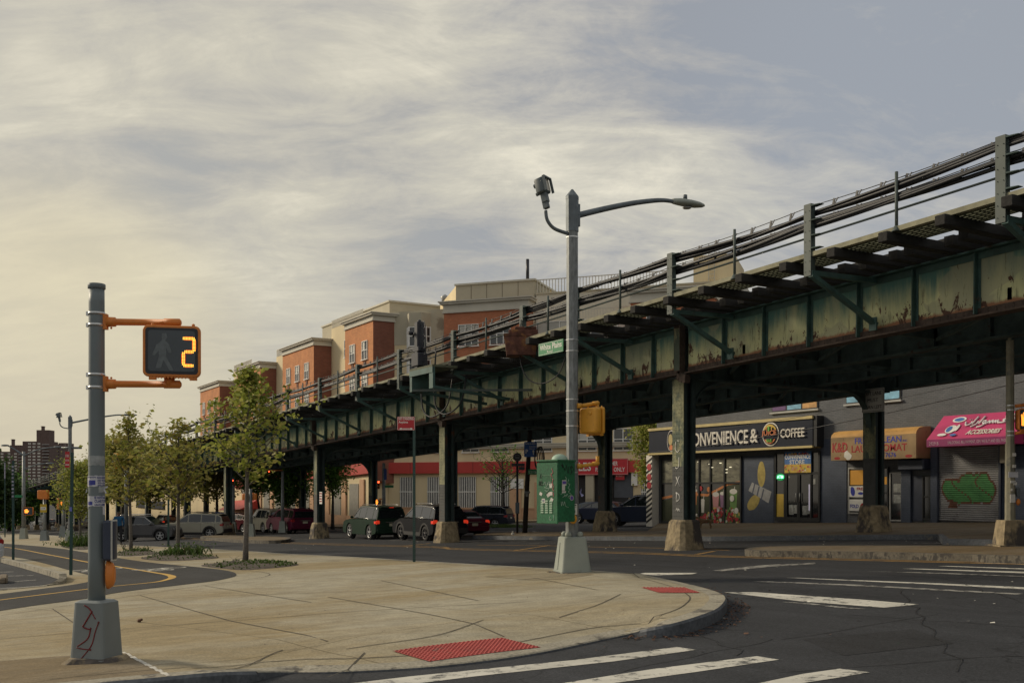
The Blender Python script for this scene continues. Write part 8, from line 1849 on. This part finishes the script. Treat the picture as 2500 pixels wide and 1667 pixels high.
def person(loc,rz,label,top,legs,h=1.75,stride=.22,armpose=0):
    t=thing('person',label,'person',loc,rz); k=h/1.75; t.scale=(k,k,k)
    Vv=[(0,0,.98),(0,.0,1.12),(0,.01,1.28),(0,.0,1.42),(0,-.01,1.50),(0,-.02,1.60),(0,-.03,1.70),
        (.10,0,.93),(.11,-.08*stride/.22,.50),(.11,.10*stride/.22,.09),(.11,.0*stride/.22,.04),
        (-.10,0,.93),(-.11,.10*stride/.22,.50),(-.11,-.16*stride/.22+.10,.09),(-.11,-.24*stride/.22+.1,.04),
        (.19,.0,1.41),(.25,.04,1.13),(.24,-.10,.92),(.24,-.15,.84),
        (-.19,.0,1.41),(-.25,-.02,1.13),(-.22,-.18,.95),(-.22,-.24,.88)]
    E=[(0,1),(1,2),(2,3),(3,4),(4,5),(5,6),(0,7),(7,8),(8,9),(9,10),(0,11),(11,12),(12,13),(13,14),(3,15),(15,16),(16,17),(17,18),(3,19),(19,20),(20,21),(21,22)]
    Rr=[.15,.14,.16,.15,.06,.095,.085,.105,.075,.05,.05,.105,.075,.05,.05,.07,.05,.04,.035,.07,.05,.04,.035]
    me=bpy.data.meshes.new('p'); me.from_pydata(Vv,E,[]); o=bpy.data.objects.new('p',me); COL.objects.link(o)
    m=o.modifiers.new('s','SKIN'); m.use_smooth_shade=True
    for i,r in enumerate(Rr): me.skin_vertices[0].data[i].radius=(r,r*.8 if i<4 else r)
    me.skin_vertices[0].data[0].use_root=True
    s=o.modifiers.new('ss','SUBSURF'); s.levels=2
    dg=bpy.context.evaluated_depsgraph_get(); dg.update(); m2=bpy.data.meshes.new_from_object(o.evaluated_get(dg)); bpy.data.objects.remove(o)
    m2.materials.clear()
    for q in (SKIN,top,legs,HAIR): m2.materials.append(q)
    for p in m2.polygons:
        c=p.center; p.use_smooth=True
        p.material_index=3 if (c.z>1.63 and c.y>-.06) or c.z>1.72 else (0 if c.z>1.475 else (2 if c.z<.99 and abs(c.x)<.2 else (0 if abs(c.x)>.19 and c.z<.93 else 1)))
    bo=bpy.data.objects.new('body',m2); COL.objects.link(bo); bo.parent=t
    b=MB(); 
    for x,y in ((.11,.0*stride),(-.11,-.14*stride/.22)): rbx(b,(x,y,.045),.10,.09,-.14,.12,.03,0,.03)
    b.build('shoe',BLKS,t)
    b=MB(); b.sphere((0,-.115,1.645),.018,6); b.sphere((.035,-.105,1.67),.010,6,1); b.sphere((-.035,-.105,1.67),.010,6,1); b.sphere((.095,-.02,1.65),.022,6,0,(.5,1,1.4)); b.sphere((-.095,-.02,1.65),.022,6,0,(.5,1,1.4)); b.build('face_detail',[SKIN,HAIR],t)
    # fingers
    for s_,hx in ((1,(.24,-.15,.84)),(-1,(-.22,-.24,.88))):
        b=MB()
        for f_ in range(4): x=hx[0]+(f_-1.5)*.004; y=hx[1]+(f_-1.5)*.018; b.tube([(x,y,hx[2]),(x-s_*.01,y,hx[2]-.05),(x-s_*.03,y,hx[2]-.085+.006*abs(f_-1))],[.010,.009,.006],5)
        b.tube([(hx[0],hx[1]-.03,hx[2]+.02),(hx[0]-s_*.015,hx[1]-.05,hx[2]-.02),(hx[0]-s_*.02,hx[1]-.045,hx[2]-.05)],[.011,.010,.007],5); b.build('fingers',SKIN,t)
    return t
p=gp(290,1329,.15); person(p,RT+R(200),'person in a bright blue shirt and dark trousers walking away behind the foreground pole',BSH,DTR)
p=at(754,1290,78); p.z-=.0; person(p,RT+R(150),'person in dark clothes walking beside the maroon minivan',DJK,DTR,1.7,.3)
p=at(741,1290,84); person(p,RT+R(20),'person in dark clothes mostly hidden behind the maroon minivan',DJK,DTR,1.65)
DOGM=M('tan_dog_fur',(.17,.10,.05),.9,var=.35,scale=6,bump=.3,dirt=(.45,.42,.36),dthr=.6,dscale=3)
dl=gp(1722,1290,.15)
t=thing('dog','small tan and white dog standing in front of the fruit window behind the footing','dog',dl,RT+R(160)); t.scale=(.85,.85,.85)
Vv=[(-.28,0,.40),(-.1,0,.39),(.12,0,.40),(.28,0,.45),(.36,0,.54),(.44,0,.58),(.53,0,.55),(-.27,.07,.30),(-.24,.08,.24),(-.32,.08,.14),(-.29,.08,.02),(-.27,-.07,.30),(-.20,-.08,.22),(-.26,-.08,.13),(-.22,-.08,.02),(.20,.07,.28),(.21,.07,.15),(.22,.07,.02),(.22,-.07,.28),(.25,-.07,.15),(.22,-.07,.02),(-.38,0,.44),(-.46,0,.54)]
E=[(0,1),(1,2),(2,3),(3,4),(4,5),(5,6),(0,7),(7,8),(8,9),(9,10),(0,11),(11,12),(12,13),(13,14),(2,15),(15,16),(16,17),(2,18),(18,19),(19,20),(0,21),(21,22)]
Rr=[.10,.10,.125,.09,.07,.075,.035,.07,.05,.028,.028,.07,.05,.028,.028,.055,.032,.026,.055,.032,.026,.03,.015]
me=bpy.data.meshes.new('d'); me.from_pydata(Vv,E,[]); o=bpy.data.objects.new('d',me); COL.objects.link(o); m=o.modifiers.new('s','SKIN'); m.use_smooth_shade=True
for i,r in enumerate(Rr): me.skin_vertices[0].data[i].radius=(r*.9,r*.9)
me.skin_vertices[0].data[1].use_root=True; s=o.modifiers.new('ss','SUBSURF'); s.levels=2
dg=bpy.context.evaluated_depsgraph_get(); dg.update(); m2=bpy.data.meshes.new_from_object(o.evaluated_get(dg)); bpy.data.objects.remove(o); m2.materials.clear(); m2.materials.append(DOGM)
for p_ in m2.polygons: p_.use_smooth=True
bo=bpy.data.objects.new('body',m2); COL.objects.link(bo); bo.parent=t
for s_ in (-1,1): b=MB(); b.add([(.38,s_*.03,.64),(.44,s_*.045,.64),(.40,s_*.06,.70),(.39,s_*.06,.64)],[(0,1,2),(1,3,2),(3,0,2)]); b.build('ear',DOGM,t)
